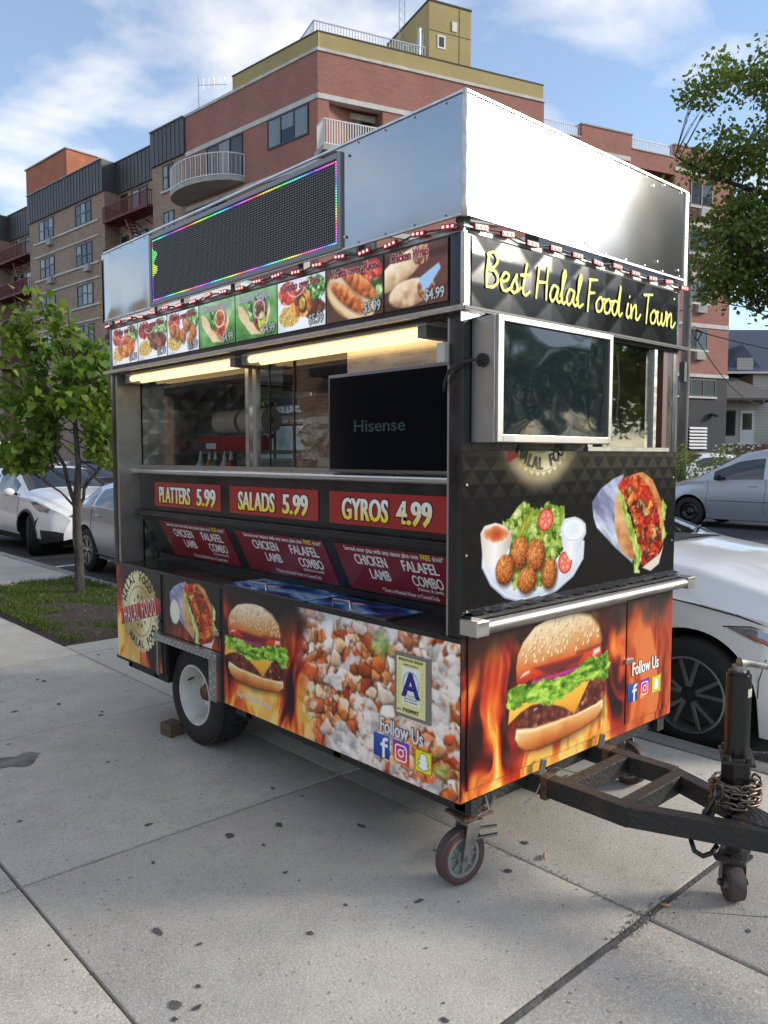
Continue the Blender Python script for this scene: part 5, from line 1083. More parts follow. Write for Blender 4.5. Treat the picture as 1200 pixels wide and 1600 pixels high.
def seal(c, x, y, r, rot=0.0, banner=True, glow=0):
    a, b = c.loc(x, y, rot); rr = np.hypot(a, b) / r; th = np.arctan2(b, a)
    if glow: c.put(sm(1.35, .98, rr), (222, 205, 160), .75)
    z = np.abs(((th / (2 * PI) * 36) % 1) - .5) * 2; ed = .93 + .07 * z
    sheen = .5 + .5 * np.sin(th * 2 + 2.2 + rr * 2); col = ramp(sheen, [(0, (176, 158, 96)), (.5, (216, 204, 150)), (1, (240, 232, 190))])
    c.put(sm(ed + .015, ed - .015, rr), col); c.put(sm(.03, .012, np.abs(rr - .60)), (120, 104, 60), .5); c.put(sm(.02, .008, np.abs(rr - .92)), (150, 134, 84), .5)
    for (s0, yy) in ((0, .30), (1, -.30)):
        for k in (-1, 0, 1):
            sx_, sy_ = x + (k * .20 * r) * math.cos(rot) - (yy * r * (1.12 if k == 0 else 1)) * math.sin(rot), y + (k * .20 * r) * math.sin(rot) + (yy * r * (1.18 if k == 0 else 1)) * math.cos(rot)
            R_ = r * (.07 if k == 0 else .05); m, _ = c.poly([(sx_ + (R_ if q % 2 == 0 else R_ * .42) * math.sin(q * PI / 5), sy_ + (R_ if q % 2 == 0 else R_ * .42) * math.cos(q * PI / 5)) for q in range(10)], c.px); c.put(m, (22, 22, 18))
    if banner:
        m, _ = c.poly([(-1.12, -.19), (1.02, -.19), (1.12, -.12), (1.08, .0), (1.14, .1), (1.02, .2), (-1.1, .2), (-1.04, 0)], c.px / r, (a / r, b / r)); c.put(m, ramp(b / r, [(-.2, (150, 30, 28)), (.2, (206, 54, 46))]))
def arc_text(name, txt, M, par, x, y, r, a0, a1, h, m, out, up=True, wide=.75):
    ms = []
    for k, ch_ in enumerate(txt + ' '):
        if ch_ == ' ': join_meshes(name, ms, m, par); ms = []; continue
        a = a0 + (a1 - a0) * k / (len(txt) - 1); me = text_mesh('l', ch_, h, None, wide=wide, bold=.035, vbold=.02)
        me.transform(M @ Matrix.Translation((x + r * math.cos(a), y + r * math.sin(a), out)) @ Matrix.Rotation(a - PI / 2 if up else a + PI / 2, 4, 'Z')); ms.append(me)
def grad_text(txt, h, par, M, x, y, out, top, bot, **kw):
    me = text_mesh('lettering', txt, h, colmat('gradient_lettering', .45, .2), **kw); zs = [v.co.y for v in me.vertices]; lo, hi = min(zs), max(zs)
    at = me.color_attributes.new('Col', 'FLOAT_COLOR', 'POINT'); T, B_ = lin(top), lin(bot)
    for i, z in enumerate(zs): k = min(1, max(0, ((z - lo) / (hi - lo) - .15) / .55)); at.data[i].color = tuple(B_ + (T - B_) * k) + (1,)
    me.transform(M @ Matrix.Translation((x, y, out))); return link('lettering', me, None, par)
def icon(kind, M, par, x, y, s, rot, out):
    c = Canvas(-.5, .5, -.5, .5, 44); A = np.maximum(np.abs(c.X), np.abs(c.Y)); e = .03
    q = np.hypot(np.maximum(np.abs(c.X) - .34, 0), np.maximum(np.abs(c.Y) - .34, 0))
    if kind == 'f':
        c.C[:] = ramp(c.Y, [(-.5, (34, 64, 140)), (.5, (52, 92, 176))])
        for p in ([(.06, -.5), (.22, -.5), (.22, .0), (.40, .0), (.42, .14), (.22, .14), (.22, .22), (.30, .28), (.42, .28), (.42, .42), (.24, .42), (.10, .34), (.06, .22), (.06, .14), (-.06, .14), (-.06, 0), (.06, 0)],): m, _ = c.poly(p, e); c.put(m, (245, 247, 250))
    elif kind == 'i':
        c.C[:] = ramp(c.X * .35 + c.Y * .9, [(-.6, (250, 190, 70)), (-.25, (232, 84, 60)), (.1, (200, 46, 120)), (.55, (90, 70, 190))])
        r1 = np.hypot(np.maximum(np.abs(c.X) - .2, 0), np.maximum(np.abs(c.Y) - .2, 0)); c.put(sm(.045, .02, np.abs(r1 - .13)), (255, 250, 250)); rr = np.hypot(c.X, c.Y); c.put(sm(.045, .02, np.abs(rr - .15)), (255, 250, 250)); m, _ = c.ell(.19, .19, .04, .04); c.put(m, (255, 250, 250))
    else:
        c.C[:] = (236, 222, 40); c.put(sm(.03, .01, np.abs(q - .13)), (60, 54, 20), .8)
        g = [(0, .34), (.12, .31), (.18, .2), (.18, .06), (.28, .02), (.26, -.04), (.19, -.06), (.22, -.14), (.34, -.22), (.22, -.26), (.12, -.31), (0, -.36), (-.12, -.31), (-.22, -.26), (-.34, -.22), (-.22, -.14), (-.19, -.06), (-.26, -.04), (-.28, .02), (-.18, .06), (-.18, .2), (-.12, .31)]
        m, sd = c.poly(g, e); c.put(sm(.05, .02, sd), (70, 64, 30), .6); c.put(m, (250, 250, 246))
    c.X, c.Y = c.X * s, c.Y * s
    return c.build('social_icon', M @ Matrix.Translation((x, y, out)) @ Matrix.Rotation(rot, 4, 'Z'), par, VINYL)
# ---- serving side, lower prints (u measured from the far end)
BK = (22, 20, 20)
c = Canvas(.028, 1.27, .362, .94, 300, BK); f_ = flames(c, c.X * 1.1, c.Y, .3, .95, 31, .9); k = np.clip(sm(.84, .48, c.Y + (fbm(c.X * 5, c.Y * 5, 3) - .5) * .3) * .9 + sm(.16, .03, c.X) * .9, 0, 1)[..., None]
c.C = np.array((40, 36, 35.)) * (1 - k) + f_ * k
seal(c, .342, .684, .246, .26); gyro(c, (c.X - .716) / .5, (c.Y - .59) / .34, 5); saucer(c, .775, .745, .055)
dA = BOX('cabinet_door', BLKM, cart, .0, .02, 2.277, 2.862, .362, .936); slice_canvas(c, .03, .612, .364, .934).build('print', M_SIDE, dA, VINYL, .002)
dB = BOX('cabinet_door', BLKM, cart, .0, .02, 1.632, 2.235, .605, .936); slice_canvas(c, .656, 1.257, .607, .934).build('print', M_SIDE, dB, VINYL, .002)
me_ = text('lettering', 'HALAL FOOD', .108, WTXT, dA, M_SIDE, .352, .640, .004, .26, bold=.0, fit=.43, spacing=1.3)
arc_text('lettering', 'HALAL FOOD', M_SIDE, dA, .342, .684, .178, PI / 2 + .26 + 1.02, PI / 2 + .26 - 1.02, .05, KTXT, .004)
arc_text('lettering', 'HALAL FOOD', M_SIDE, dA, .342, .684, .218, -PI / 2 + .26 - .92, -PI / 2 + .26 + .92, .05, KTXT, .004, up=False)
for (d, u, z) in ((dA, .585, .665), (dB, 1.235, .70)): MB().prism([(-.022, -.012), (.022, -.010), (.022, .010), (-.022, .012)], M_SIDE @ Matrix.Translation((u, z, 0)), .003, .016).build('latch', STEEL, d, bevel=.002)
MB().box(.003, .02, 2.239, 2.273, .352, .94).build('door_gap', BLKM, cart); MB().box(.001, .02, 2.2755, 2.89, .346, .361).build('sill_strip', BLKM, cart)
c = Canvas(1.29, 2.888, .352, .952, 330, BK)
fl = flames(c, c.X * .9 + 3, c.Y, .34, .95, 17, 1.0); k = np.clip(sm(.95, .58, c.Y + (fbm(c.X * 4, c.Y * 4, 6) - .5) * .35) * 1.0 + sm(1.36, 1.29, c.X) * .8 * sm(.95, .8, c.Y), 0, 1)[..., None]; c.C = np.array((44, 38, 36.)) * (1 - k) + fl * k
# close-up of sauced meat and fries: overlapping irregular chunks
X, Y = c.X, c.Y; wx = (fbm(X * 10, Y * 10, 50, 4) - .5) * .10; wy = (fbm(X * 10, Y * 10, 60, 4) - .5) * .10
f1, f2, cid, ox, oy = voron((X + wx) * 20 + (Y + wy) * 7, (Y + wy) * 22 - (X + wx) * 6, 70); g1, g2, cid2, gx_, gy_ = voron((X + wy) * 12 - Y * 4, (Y + wx) * 14 + X * 3, 83)
top = cid2 > .42; edge = np.where(top, g2 - g1, f2 - f1); hgt = np.where(top, 1.25 - g1 * .9, .85 - f1 * .8); cc_ = np.where(top, cid2 * 7.3 % 1, cid)
img = ramp(cc_, [(0, (150, 60, 24)), (.2, (196, 96, 40)), (.38, (222, 136, 70)), (.5, (232, 226, 214)), (.62, (176, 76, 32)), (.74, (236, 214, 186)), (.86, (206, 84, 36)), (1, (228, 178, 120))]) * (.78 + .44 * fbm(X * 30, Y * 30, 90, 4))[..., None]
img *= (.45 + .55 * sm(0, .22, edge))[..., None] * (1.05 + .5 * np.where(top, gy_, oy * .7) - .25 * np.where(top, gx_, ox))[..., None]
n3 = fbm(X * 24, Y * 24, 150, 4); coat_ = sm(.02, .26, np.where(top, gy_, oy) + (n3 - .5) * .9 - .12) * (cc_ * 5.1 % 1 > .35) * sm(.02, .14, edge)
sn = fbm(X * 8 + wx * 16, Y * 9 + wy * 16, 120, 4) + .10 * (hgt - .7); pool = sm(.53, .60, sn); sauce = np.clip(coat_ * .85 + pool, 0, 1); sh = fbm(X * 20, Y * 20, 133, 3)
img = img * (1 - sauce[..., None] * .92) + ramp(sh + (Y - .65) * .3 + np.where(top, gy_, oy) * .35, [(.15, (162, 164, 170)), (.4, (212, 214, 217)), (.65, (240, 241, 242)), (.9, (250, 250, 250))]) * sauce[..., None] * .92
spk = sm(.70, .76, fbm(X * 34, Y * 34, 141, 3)); img = np.clip(img * (1 - .6 * spk[..., None]) + np.array((178, 84, 40.)) * .6 * spk[..., None], 0, 255)
for _ in range(2): img = (img * 2 + np.roll(img, 1, 0) + np.roll(img, -1, 0) + np.roll(img, 1, 1) + np.roll(img, -1, 1)) / 6
img = np.clip(img * np.array((1.05, 1.01, .97)), 0, 255)
for (u_, z_, r_) in ((2.47, .86, .09), (2.80, .45, .06), (1.98, .44, .05)):
    g = sm(1.1, .4, np.hypot((X - u_) / r_, (Y - z_) / (r_ * .6)) + (fbm(X * 30, Y * 30, 150, 3) - .5)); img = img * (1 - g[..., None] * .8) + ramp(fbm(X * 40, Y * 40, 160, 3), [(.3, (110, 140, 50)), (.6, (190, 208, 110))]) * g[..., None] * .8
topw = sm(.84, .94, Y + (fbm(X * 8, Y * 8, 170) - .5) * .12) * sm(2.75, 2.4, np.abs(X - 2.2) + 2.2); img = img * (1 - .6 * topw[..., None]) + np.array((196, 208, 222.)) * .6 * topw[..., None]
fade = sm(1.88, 2.03, X + (fbm(X * 12, Y * 12, 180, 3) - .5) * .16 - .25 * sm(.55, .36, Y) * .3); c.put(fade, np.clip(img, 0, 255))
burger(c, (X - 1.569) / .78 + .61, (Y - .688) / .78 + .70, 3)
sp = MB().box(.002, .028, 0.002, 1.60, .35, .951).build('side_panel', BLKM, cart); c.build('print', M_SIDE, sp, VINYL, .0025)
BOX('side_seam', BLKM, cart, .0, .02, 1.603, 1.628, .35, .94)
text('lettering', 'Sign for 516-315-7756', .026, WTXT, sp, M_SIDE, 2.89 - 1.325, .417, .0045, -.02, wide=.8, bold=.03, vbold=.02, fit=.30)
for (m, b, o) in ((RTXT, .085, .0042), (WTXT, .03, .0052)): text('lettering', 'Follow Us', .062, m, sp, M_SIDE, 2.89 - .305, .513, o, -.01, wide=.7, bold=b, vbold=b * .7)
for kd, y in (('f', .417), ('i', .305), ('s', .183)): icon(kd, M_SIDE, sp, 2.89 - y, .455, .092, 0, .0045)
# grade card in its holder
card = MB().box(-.010, -.003, .142, .336, .604, .853).build('permit_holder', mat('grey_plastic', (.20, .19, .17), .5), cart, bevel=.002)
cc = Canvas(2.89 - .322, 2.89 - .166, .618, .84, 260, (226, 220, 150)); u0, u1 = 2.89 - .322, 2.89 - .166
m, _ = cc.poly([(u0 + .03, .66), (u1 - .03, .66), (u1 - .03, .80), (u0 + .03, .80)]); cc.put(m, (236, 236, 226)); m, d = cc.ell((u0 + u1) / 2, .738, .045, .05); cc.put(m * sm(.75, .95, d), (150, 156, 190), .8); cc.put(m * sm(.5, 0, np.abs(np.sin(d * 22))), (196, 200, 216), .5)
cc.build('permit', M_SIDE, card, VINYL, .011)
uc = (u0 + u1) / 2; BLT = mat('blue_letter', (.022, .018, .19), .5)
text('lettering', 'A', .098, BLT, card, M_SIDE, uc, .69, .0125, bold=.05, vbold=.03, wide=1.0)
for (t, h, z, w_) in (('MOBILE FOOD VENDOR', .010, .825, .13), ('FV09997', .0165, .627, .085), ('SANITARY INSPECTION', .006, .808, .08), ('GRADE CARD ISSUED', .005, .679, .07), ('HEALTH DEPARTMENT', .005, .668, .075), ('NYC', .008, .629, .02)):
    text('lettering', t, h, KTXT, card, M_SIDE, uc if t != 'NYC' else u0 + .016, z, .0125, bold=.03, vbold=.03, fit=w_)
vt = []
for s_ in (0, 1):
    for k in range(9):
        me = text_mesh('l', '-=', .007, None); me.transform(M_SIDE @ Matrix.Translation((u0 + .014 if s_ == 0 else u1 - .014, .66 + k * .016, .0125)) @ Matrix.Rotation(PI / 2, 4, 'Z')); vt.append(me)
join_meshes('lettering', vt, GTXT, card)
# ---- red price signs and menu signs
RED1 = mat('sign_red_gloss', (.34, .022, .022), .32, coat=.3); MAR = mat('sign_maroon', (.20, .012, .018), .3, coat=.3)
M_REC = frame((.132, 2.80, 0), (0, -1, 0), (0, 0, 1))
for k, (u0, u1, name, pr, line, lab) in enumerate([(.21, .968, 'PLATTERS', '5.99', 'rice', 'platters'), (1.058, 1.81, 'SALADS', '5.99', 'lettuce', 'salads'), (1.893, 2.73, 'GYROS', '4.99', 'pita', 'gyros')]):
    s_ = MB().box(.1285, .1315, 2.80 - u1, 2.80 - u0, 1.306, 1.447).build('price_sign', RED1, cart); uc = (u0 + min(u1, 2.62)) / 2; w_ = min(u1, 2.60) - u0
    if k == 2: uc, w_ = 2.262, .68
    for (t, x, f_) in ((name, (.455, 1.305, 2.13)[k], (.375, .33, .30)[k]), (pr, (.815, 1.635, 2.43)[k], .205)):
        text('lettering', t, .098, KTXT, s_, M_REC, x, 1.328, .0042, bold=.11, vbold=.06, fit=f_ * 1.06); grad_text(t, .096, s_, M_REC, x, 1.329, .0050, (238, 236, 226), (246, 214, 40), bold=.075, vbold=.015, fit=f_)
    y1, y0 = -.032, -.272
    b_ = MB().add([SLO @ Vector(p) for p in ((u0, y0, .003), (u1, y0, .003), (u1, y1, .003), (u0, y1, .003), (u0, y0, .0005), (u1, y0, .0005), (u1, y1, .0005), (u0, y1, .0005))], [(0, 1, 2, 3), (7, 6, 5, 4), (0, 4, 5, 1), (1, 5, 6, 2), (2, 6, 7, 3), (3, 7, 4, 0)]).build('menu_sign', MAR, cart)
    w_ = .66 if k < 2 else .61; uc = u0 + (.06 if k < 2 else .045) + w_ / 2
    text('lettering', 'Served over %s with any sauce plus one' % line, .024, WTXT, b_, SLO, uc - w_ * .09, -.062, .0042, wide=.6, bold=.02, vbold=.012, fit=w_ * .76); text('lettering', 'FREE', .025, YTXT, b_, SLO, uc + w_ * .36, -.062, .0042, bold=.03, vbold=.02, fit=w_ * .09); text('lettering', "drink*", .024, WTXT, b_, SLO, uc + w_ * .47, -.062, .0042, bold=.02, vbold=.012, fit=w_ * .10)
    for (t, x, y, f_) in (('CHICKEN', uc - w_ * .22, -.128, w_ * .34), ('LAMB', uc - w_ * .17, -.196, w_ * .21), ('FALAFEL', uc + w_ * .27, -.128, w_ * .34), ('COMBO', uc + w_ * .30, -.196, w_ * .29)): text('lettering', t, .053, WTXT, b_, SLO, x, y, .0042, bold=.045, vbold=.015, fit=f_)
    text('lettering', '(Chicken & Lamb)', .016, WTXT, b_, SLO, uc + w_ * .30, -.219, .0042, bold=.02, vbold=.012, fit=w_ * .24); text('lettering', '*Choice of Bottled Water or Canned Soda', .02, WTXT, b_, SLO, uc + w_ * .08, -.256, .0042, bold=.02, vbold=.012, fit=w_ * .56)
# ---- cooler lids on the counter
M_CNT = frame((0, 2.89, .95), (0, -1, 0), (1, 0, 0))
for (y0, y1, x1, sd_) in ((.95, 1.625, .262, 3), (.42, .935, .235, 8)):
    lid = BOX('cooler_lid', ALU, cart, .022, x1, y0, y1, .9495, .958); c = Canvas(2.89 - y1, 2.89 - y0, .024, x1 - .002, 150, (60, 110, 180))
    n = fbm(c.X * 6 + c.Y * 9, c.Y * 12 - c.X * 2, sd_, 5); c.C = ramp(n, [(.25, (14, 26, 66)), (.42, (28, 84, 160)), (.55, (70, 150, 205)), (.66, (190, 220, 236)), (.8, (30, 70, 150))])
    m, d = c.ell(2.89 - y1 + (y1 - y0) * .36, .16, .05, .03, .3); c.put(m, (190, 30, 40)); m, d = c.ell(2.89 - y1 + (y1 - y0) * .36, .148, .045, .018, .3); c.put(m, (230, 235, 245))
    c.build('lid_print', M_CNT, lid, VINYL, .0085); yc = y0 + (y1 - y0) * .62
    MB().tube([(.06, yc + .06, .958), (.06, yc + .055, .985), (.06, yc - .055, .988), (.06, yc - .06, .958)], .006, 8).build('handle', STEEL, lid, smooth=40)
# ---- menu pictures on the header
PE = [2.845, 2.495, 2.142, 1.80, 1.456, 1.107, .759, .404, .070]
TT = [('Chicken over Rice', '$5.99'), ('Lamb over Rice', '$5.99'), ('Falafel over Rice', '$5.99'), ('Chicken Gyro', '$4.99'), ('Lamb Gyro', '$4.99'), ('Combo over Rice', '$5.99'), ('Kofta over Rice', '$5.99'), ('Chicken Wrap', '$4.99')]
CHK = [(0, (150, 62, 24)), (.4, (214, 122, 46)), (.7, (236, 170, 86)), (1, (200, 60, 34))]; LMB = [(0, (64, 30, 22)), (.5, (120, 66, 46)), (1, (162, 98, 70))]; RIC = [(0, (196, 150, 60)), (.5, (226, 190, 96)), (1, (244, 224, 160))]; GRN = [(.2, (34, 92, 34)), (.5, (92, 160, 70)), (.8, (178, 214, 150))]; TOM = [(0, (150, 30, 24)), (.6, (214, 70, 50)), (1, (238, 150, 120))]
def heap(c, x, y, rx, ry, pal, seed, sc_=40, rot=0):
    m, d = c.ell(x, y, rx, ry, rot, wob=.16, seed=seed); jx = (fbm(c.X * sc_ * 1.4, c.Y * sc_ * 1.4, seed + 7, 3) - .5) * 1.3; jy = (fbm(c.X * sc_ * 1.4, c.Y * sc_ * 1.4, seed + 9, 3) - .5) * 1.3; f1, f2, cid, ox, oy = voron(c.X * sc_ + jx, c.Y * sc_ * .8 + jy, seed); c.put(m, ramp(cid, pal) * np.clip(1.15 - .55 * f1 + .3 * oy, .45, 1.3)[..., None] * (1 - .3 * sm(.12, 0, f2 - f1))[..., None])
for k in range(8):
    u0, u1 = 2.89 - PE[k] + .004, 2.89 - PE[k + 1] - .004; z0, z1 = 2.146, 2.362; c = Canvas(u0, u1, z0, z1, 300, (214, 220, 226)); uc, wd = (u0 + u1) / 2, u1 - u0; zc = (z0 + z1) / 2; s_ = k * 13 + 5
    tn = fbm(c.X * 14, c.Y * 14, s_, 4)
    if k in (3, 4): c.C = ramp(tn * .6 + (c.Y - z0) * 1.8, [(.25, (48, 110, 44)), (.5, (100, 160, 84)), (.8, (176, 206, 178))])
    elif k == 6: c.C = ramp(tn, [(.3, (48, 30, 26)), (.7, (84, 56, 44))])
    elif k == 7: c.C = ramp(fbm(c.X * 4, c.Y * 40, s_, 4), [(.3, (56, 30, 26)), (.7, (96, 58, 48))])
    else: c.C = ramp(tn, [(.3, (196, 206, 214)), (.7, (234, 238, 242))])
    if k in (0, 1, 2, 5):
        m, d = c.ell(uc, zc - .035, wd * .52, .075); c.put(m, (236, 240, 244)); heap(c, uc - wd * .28, zc + .055, wd * .2, .05, TOM, s_ + 1, 34); heap(c, uc + wd * .26, zc + .05, wd * .26, .055, GRN, s_ + 2, 50); heap(c, uc - wd * .24, zc - .045, wd * .24, .045, RIC, s_ + 3, 130)
        if k == 0: heap(c, uc + .02, zc - .012, wd * .36, .065, CHK, s_ + 4, 36)
        if k == 1: heap(c, uc + wd * .2, zc - .02, wd * .28, .05, LMB, s_ + 4, 30); heap(c, uc - .02, zc + .035, wd * .12, .05, LMB, s_ + 8, 34)
        if k == 2:
            for (dx, dy) in ((-.06, -.0), (.04, .03), (.0, -.02), (.11, -.01), (.08, -.055), (-.11, .02)): falafel(c, uc + dx, zc + dy, .032, .036, .3, s_ + int(dx * 100) + 20)
        if k == 5: heap(c, uc + wd * .28, zc - .035, wd * .22, .04, LMB, s_ + 4, 30); heap(c, uc, zc + .0, wd * .22, .06, CHK, s_ + 5, 26); m, d = c.ell(uc + .01, zc + .0, .03, .045, .4); c.put(m, (50, 36, 24)); heap(c, uc + .01, zc - .0, .022, .03, RIC, s_ + 6, 40)
        rr = np.hypot((c.X - uc + wd * .1) / .06, (c.Y - zc - .07) / .035); c.put(sm(.12, .03, np.abs(rr - 1)) , (236, 200, 226), .8)
    elif k in (3, 4):
        m, d = c.poly([(u0 + .02, z1 - .05), (u0 + .06, z1 - .06), (uc + .02, z0 + .03), (uc + .06, z0 + .012), (uc - .04, z0 + .02), (u0 + .03, zc)], .004); c.put(m, ramp(tn, [(.2, (216, 180, 130)), (.7, (240, 220, 186))])); m, d = c.poly([(uc + .06, z0 + .012), (u1 - .05, zc), (u1 - .06, z1 - .06), (u1 - .08, zc - .02), (uc + .03, z0 + .04)], .004); c.put(m, (226, 206, 166))
        heap(c, uc + .03, zc + .01, .062, .085, CHK if k == 3 else LMB, s_, 34, .15); heap(c, uc - .03, zc + .03, .035, .06, GRN, s_ + 1, 50); heap(c, uc + .05, zc - .035, .03, .04, TOM if k == 3 else [(0, (190, 200, 60)), (1, (230, 226, 120))], s_ + 2, 40)
        rr = np.hypot((c.X - uc - .03) / .045, (c.Y - zc - .02) / .04); c.put(sm(.16, .04, np.abs(rr - 1)), (226, 190, 230) if k == 4 else (244, 226, 210), .85)
    elif k == 6:
        m, d = c.ell(uc - .02, zc - .02, .165, .085, -.45); c.put(m, ramp(d + (tn - .5) * .3, [(0, (240, 226, 200)), (.9, (226, 196, 150)), (1, (176, 130, 80))])); heap(c, uc + .11, zc + .06, .06, .05, TOM, s_, 50); heap(c, uc + .13, zc - .02, .04, .05, GRN, s_ + 1, 40)
        for (x, y) in ((uc - .035, zc - .02), (uc + .03, zc + .025)):
            m, d = c.ell(x + .004, y - .006, .125, .036, -.55, .01); c.put(m, (50, 22, 12), .6); m, d = c.ell(x, y, .122, .033, -.55, wob=.05, seed=s_); g = fbm(c.X * 60, c.Y * 60, s_ + 3, 4); a, b = c.loc(x, y, -.55); rib = .5 + .5 * np.sin(a * 150); c.put(m, ramp(np.clip(g * .8 + b * 9 + rib * .16, 0, 1), [(.1, (110, 42, 16)), (.4, (176, 86, 36)), (.7, (222, 140, 72)), (1, (244, 200, 140))]))
    else:
        for (x, y, rot, L_) in ((uc - .05, zc + .045, .38, .15), (uc - .0, zc - .045, .06, .11)):
            m, d = c.ell(x - .03, y - .01, L_, .05, rot); g = fbm(c.X * 30, c.Y * 30, s_, 4); a, b = c.loc(x, y, rot); c.put(m, ramp(g * .6 + b * 6 + .2, [(.1, (150, 110, 76)), (.4, (214, 182, 144)), (.8, (244, 226, 198))])); ex, ey = x - .03 + L_ * .78 * math.cos(rot), y - .01 + L_ * .78 * math.sin(rot); heap(c, ex, ey, .042, .042, [(0, (120, 50, 40)), (.4, (190, 120, 80)), (.7, (226, 180, 150)), (1, (120, 140, 60))], s_ + int(x * 50), 60, rot)
        m, d = c.poly([(uc + .02, zc - .01), (uc + .12, zc + .03), (uc + .13, zc + .01), (uc + .05, zc - .07)], .003); c.put(m, (150, 186, 222))
    pic = MB().box(-.001, .0018, PE[k + 1] + .003, PE[k] - .003, z0 - .002, z1 + .002).build('menu_picture', BLKM, cart); c.build('picture', M_SIDE, pic, MENUGLOW, .0025)
    TR = mat('title_red', (.50, .03, .04), .5)
    for (m, b, o) in (((TR if k not in (3, 4) else KTXT), .03, .0055), (WTXT, .085, .0042)): text('lettering', TT[k][0], .034, m if not (k in (3, 4) and o > .005) else WTXT, pic, M_SIDE, uc + (.0 if k < 7 else -.03), z1 - .042, o, wide=.62, bold=b, vbold=b, fit=wd * (.80 if k != 7 else .62) if o > .005 else wd * (.815 if k != 7 else .635))
    for (m, b, o) in ((WTXT, .03, .0055), (KTXT, .10, .0042)): text('lettering', TT[k][1], .040, m, pic, M_SIDE, u1 - .062, z0 + .014, o, bold=b, vbold=b, fit=.098 if o > .005 else .104)
# ---- end: quilted header with hand-drawn lettering
def quiltz(c, d, depth, sx_=1.0):
    a = (c.X * sx_ + c.Y) / d; b = (c.X * sx_ - c.Y) / d; return depth * np.minimum(np.abs(((a + .5) % 1) - .5), np.abs(((b + .5) % 1) - .5)) * 2
c = Canvas(.038, 1.49, 2.118, 2.362, 130, (20, 20, 19)); c.C += ((fbm(c.X * 9, c.Y * 9, 4) - .5) * 10)[..., None]; c.Z = quiltz(c, .20, .0024, .8)
eh = BOX('end_header', BLKM, cart, .052, 1.468, .001, .03, 2.086, 2.37); c.build('quilted_panel', M_END, eh, VINYLQ, .002)
GLY = {'B': (.56, [[(.05, 1.0), (.0, .5), (.02, 0.0)], [(-.02, .95), (.22, 1.06), (.38, .85), (.26, .63), (.05, .52), (.3, .5), (.44, .27), (.28, .05), (.0, .0)]]), 'e': (.40, [[(.0, .25), (.22, .32), (.29, .48), (.14, .54), (.0, .32), (.06, .06), (.2, .0), (.44, .16)]]), 's': (.40, [[(.0, .12), (.2, .56), (.2, .36), (.27, .14), (.15, 0), (.0, .06)], [(.2, .03), (.42, .2)]]), 't': (.40, [[(.2, .98), (.13, .5), (.1, .12), (.2, 0), (.38, .14)], [(-.04, .58), (.36, .66)]]), 'H': (.60, [[(.06, 1.0), (.03, .5), (.0, -.02)], [(.46, 1.04), (.43, .5), (.44, 0)], [(.02, .5), (.43, .55)]]),
 'a': (.46, [[(.3, .48), (.12, .5), (.0, .22), (.08, .0), (.24, .14), (.33, .48), (.31, .12), (.40, .0), (.52, .12)]]), 'l': (.30, [[(.0, .2), (.17, .8), (.17, 1.06), (.08, .95), (.06, .2), (.14, 0), (.32, .12)]]), 'F': (.42, [[(.06, 1.0), (.03, .4), (.02, -.08)], [(.0, 1.0), (.42, 1.06)], [(.02, .55), (.32, .6)]]), 'o': (.42, [[(.2, .5), (.02, .3), (.06, .02), (.26, .04), (.33, .32), (.2, .5), (.3, .43), (.46, .46)]]), 'd': (.50, [[(.3, .46), (.1, .48), (.0, .2), (.1, 0), (.26, .16), (.38, 1.06), (.35, .2), (.42, 0), (.54, .12)]]),
 'i': (.27, [[(.1, .52), (.04, .15), (.12, 0), (.28, .14)], [(.15, .74), (.17, .80)]]), 'n': (.50, [[(.0, .5), (.04, 0), (.08, .3), (.24, .52), (.3, .3), (.3, .06), (.4, 0), (.56, .22)]]), 'T': (.40, [[(-.06, .97), (.46, 1.06)], [(.22, 1.0), (.19, .5), (.17, -.06)]]), 'w': (.58, [[(.0, .5), (.04, .1), (.14, 0), (.24, .2), (.26, .47), (.28, .12), (.38, 0), (.5, .3), (.5, .52), (.62, .44)]]), ' ': (.26, [])}
def catmull(p, n=7):
    q = [p[0]] + list(p) + [p[-1]]; o = []
    for i in range(1, len(q) - 2):
        a, b, d, e = (np.array(q[i + k]) for k in (-1, 0, 1, 2))
        for k in range(n): t = k / n; o.append(.5 * ((2 * b) + (-a + d) * t + (2 * a - 5 * b + 4 * d - e) * t * t + (-a + 3 * b - 3 * d + e) * t ** 3))
    o.append(np.array(q[-2])); return o
mb = MB(); xx = 0.0; nst = 0; msg = 'Best Halal Food in Town'; tot = sum(GLY[ch_][0] for ch_ in msg); HH = .118; x_0, x_1 = .108, 1.448; z_b = 2.196
for ch_ in msg:
    adv, strokes = GLY[ch_]
    for st in strokes:
        if len(st) == 2 and ch_ == 'i': pts = [np.array(p) for p in st]
        else: pts = catmull(st)
        P_ = [np.array(((x_0 + (xx + p[0] + .07 * p[1]) * (x_1 - x_0) / tot), z_b + p[1] * HH)) for p in pts]; n = len(P_); vs = []; hw = .0056
        for i, p in enumerate(P_):
            d = P_[min(i + 1, n - 1)] - P_[max(i - 1, 0)]; d = d / (np.linalg.norm(d) + 1e-9); nn = np.array((-d[1], d[0])); e_ = hw * (.75 if i in (0, n - 1) else 1 + .15 * math.sin(i * .9)); o = .0068 + nst * .00002 + i * .00004
            if i == 0: p = p - d * hw * .5
            if i == n - 1: p = p + d * hw * .5
            for s_ in (1, -1): q = p + nn * e_ * s_; vs.append(M_END @ Vector((q[0], q[1], o)))
        mb.add(vs, [(2 * i, 2 * i + 1, 2 * i + 3, 2 * i + 2) for i in range(n - 1)]); nst += 1
    xx += adv
mb.build('lettering', YTXT, eh)
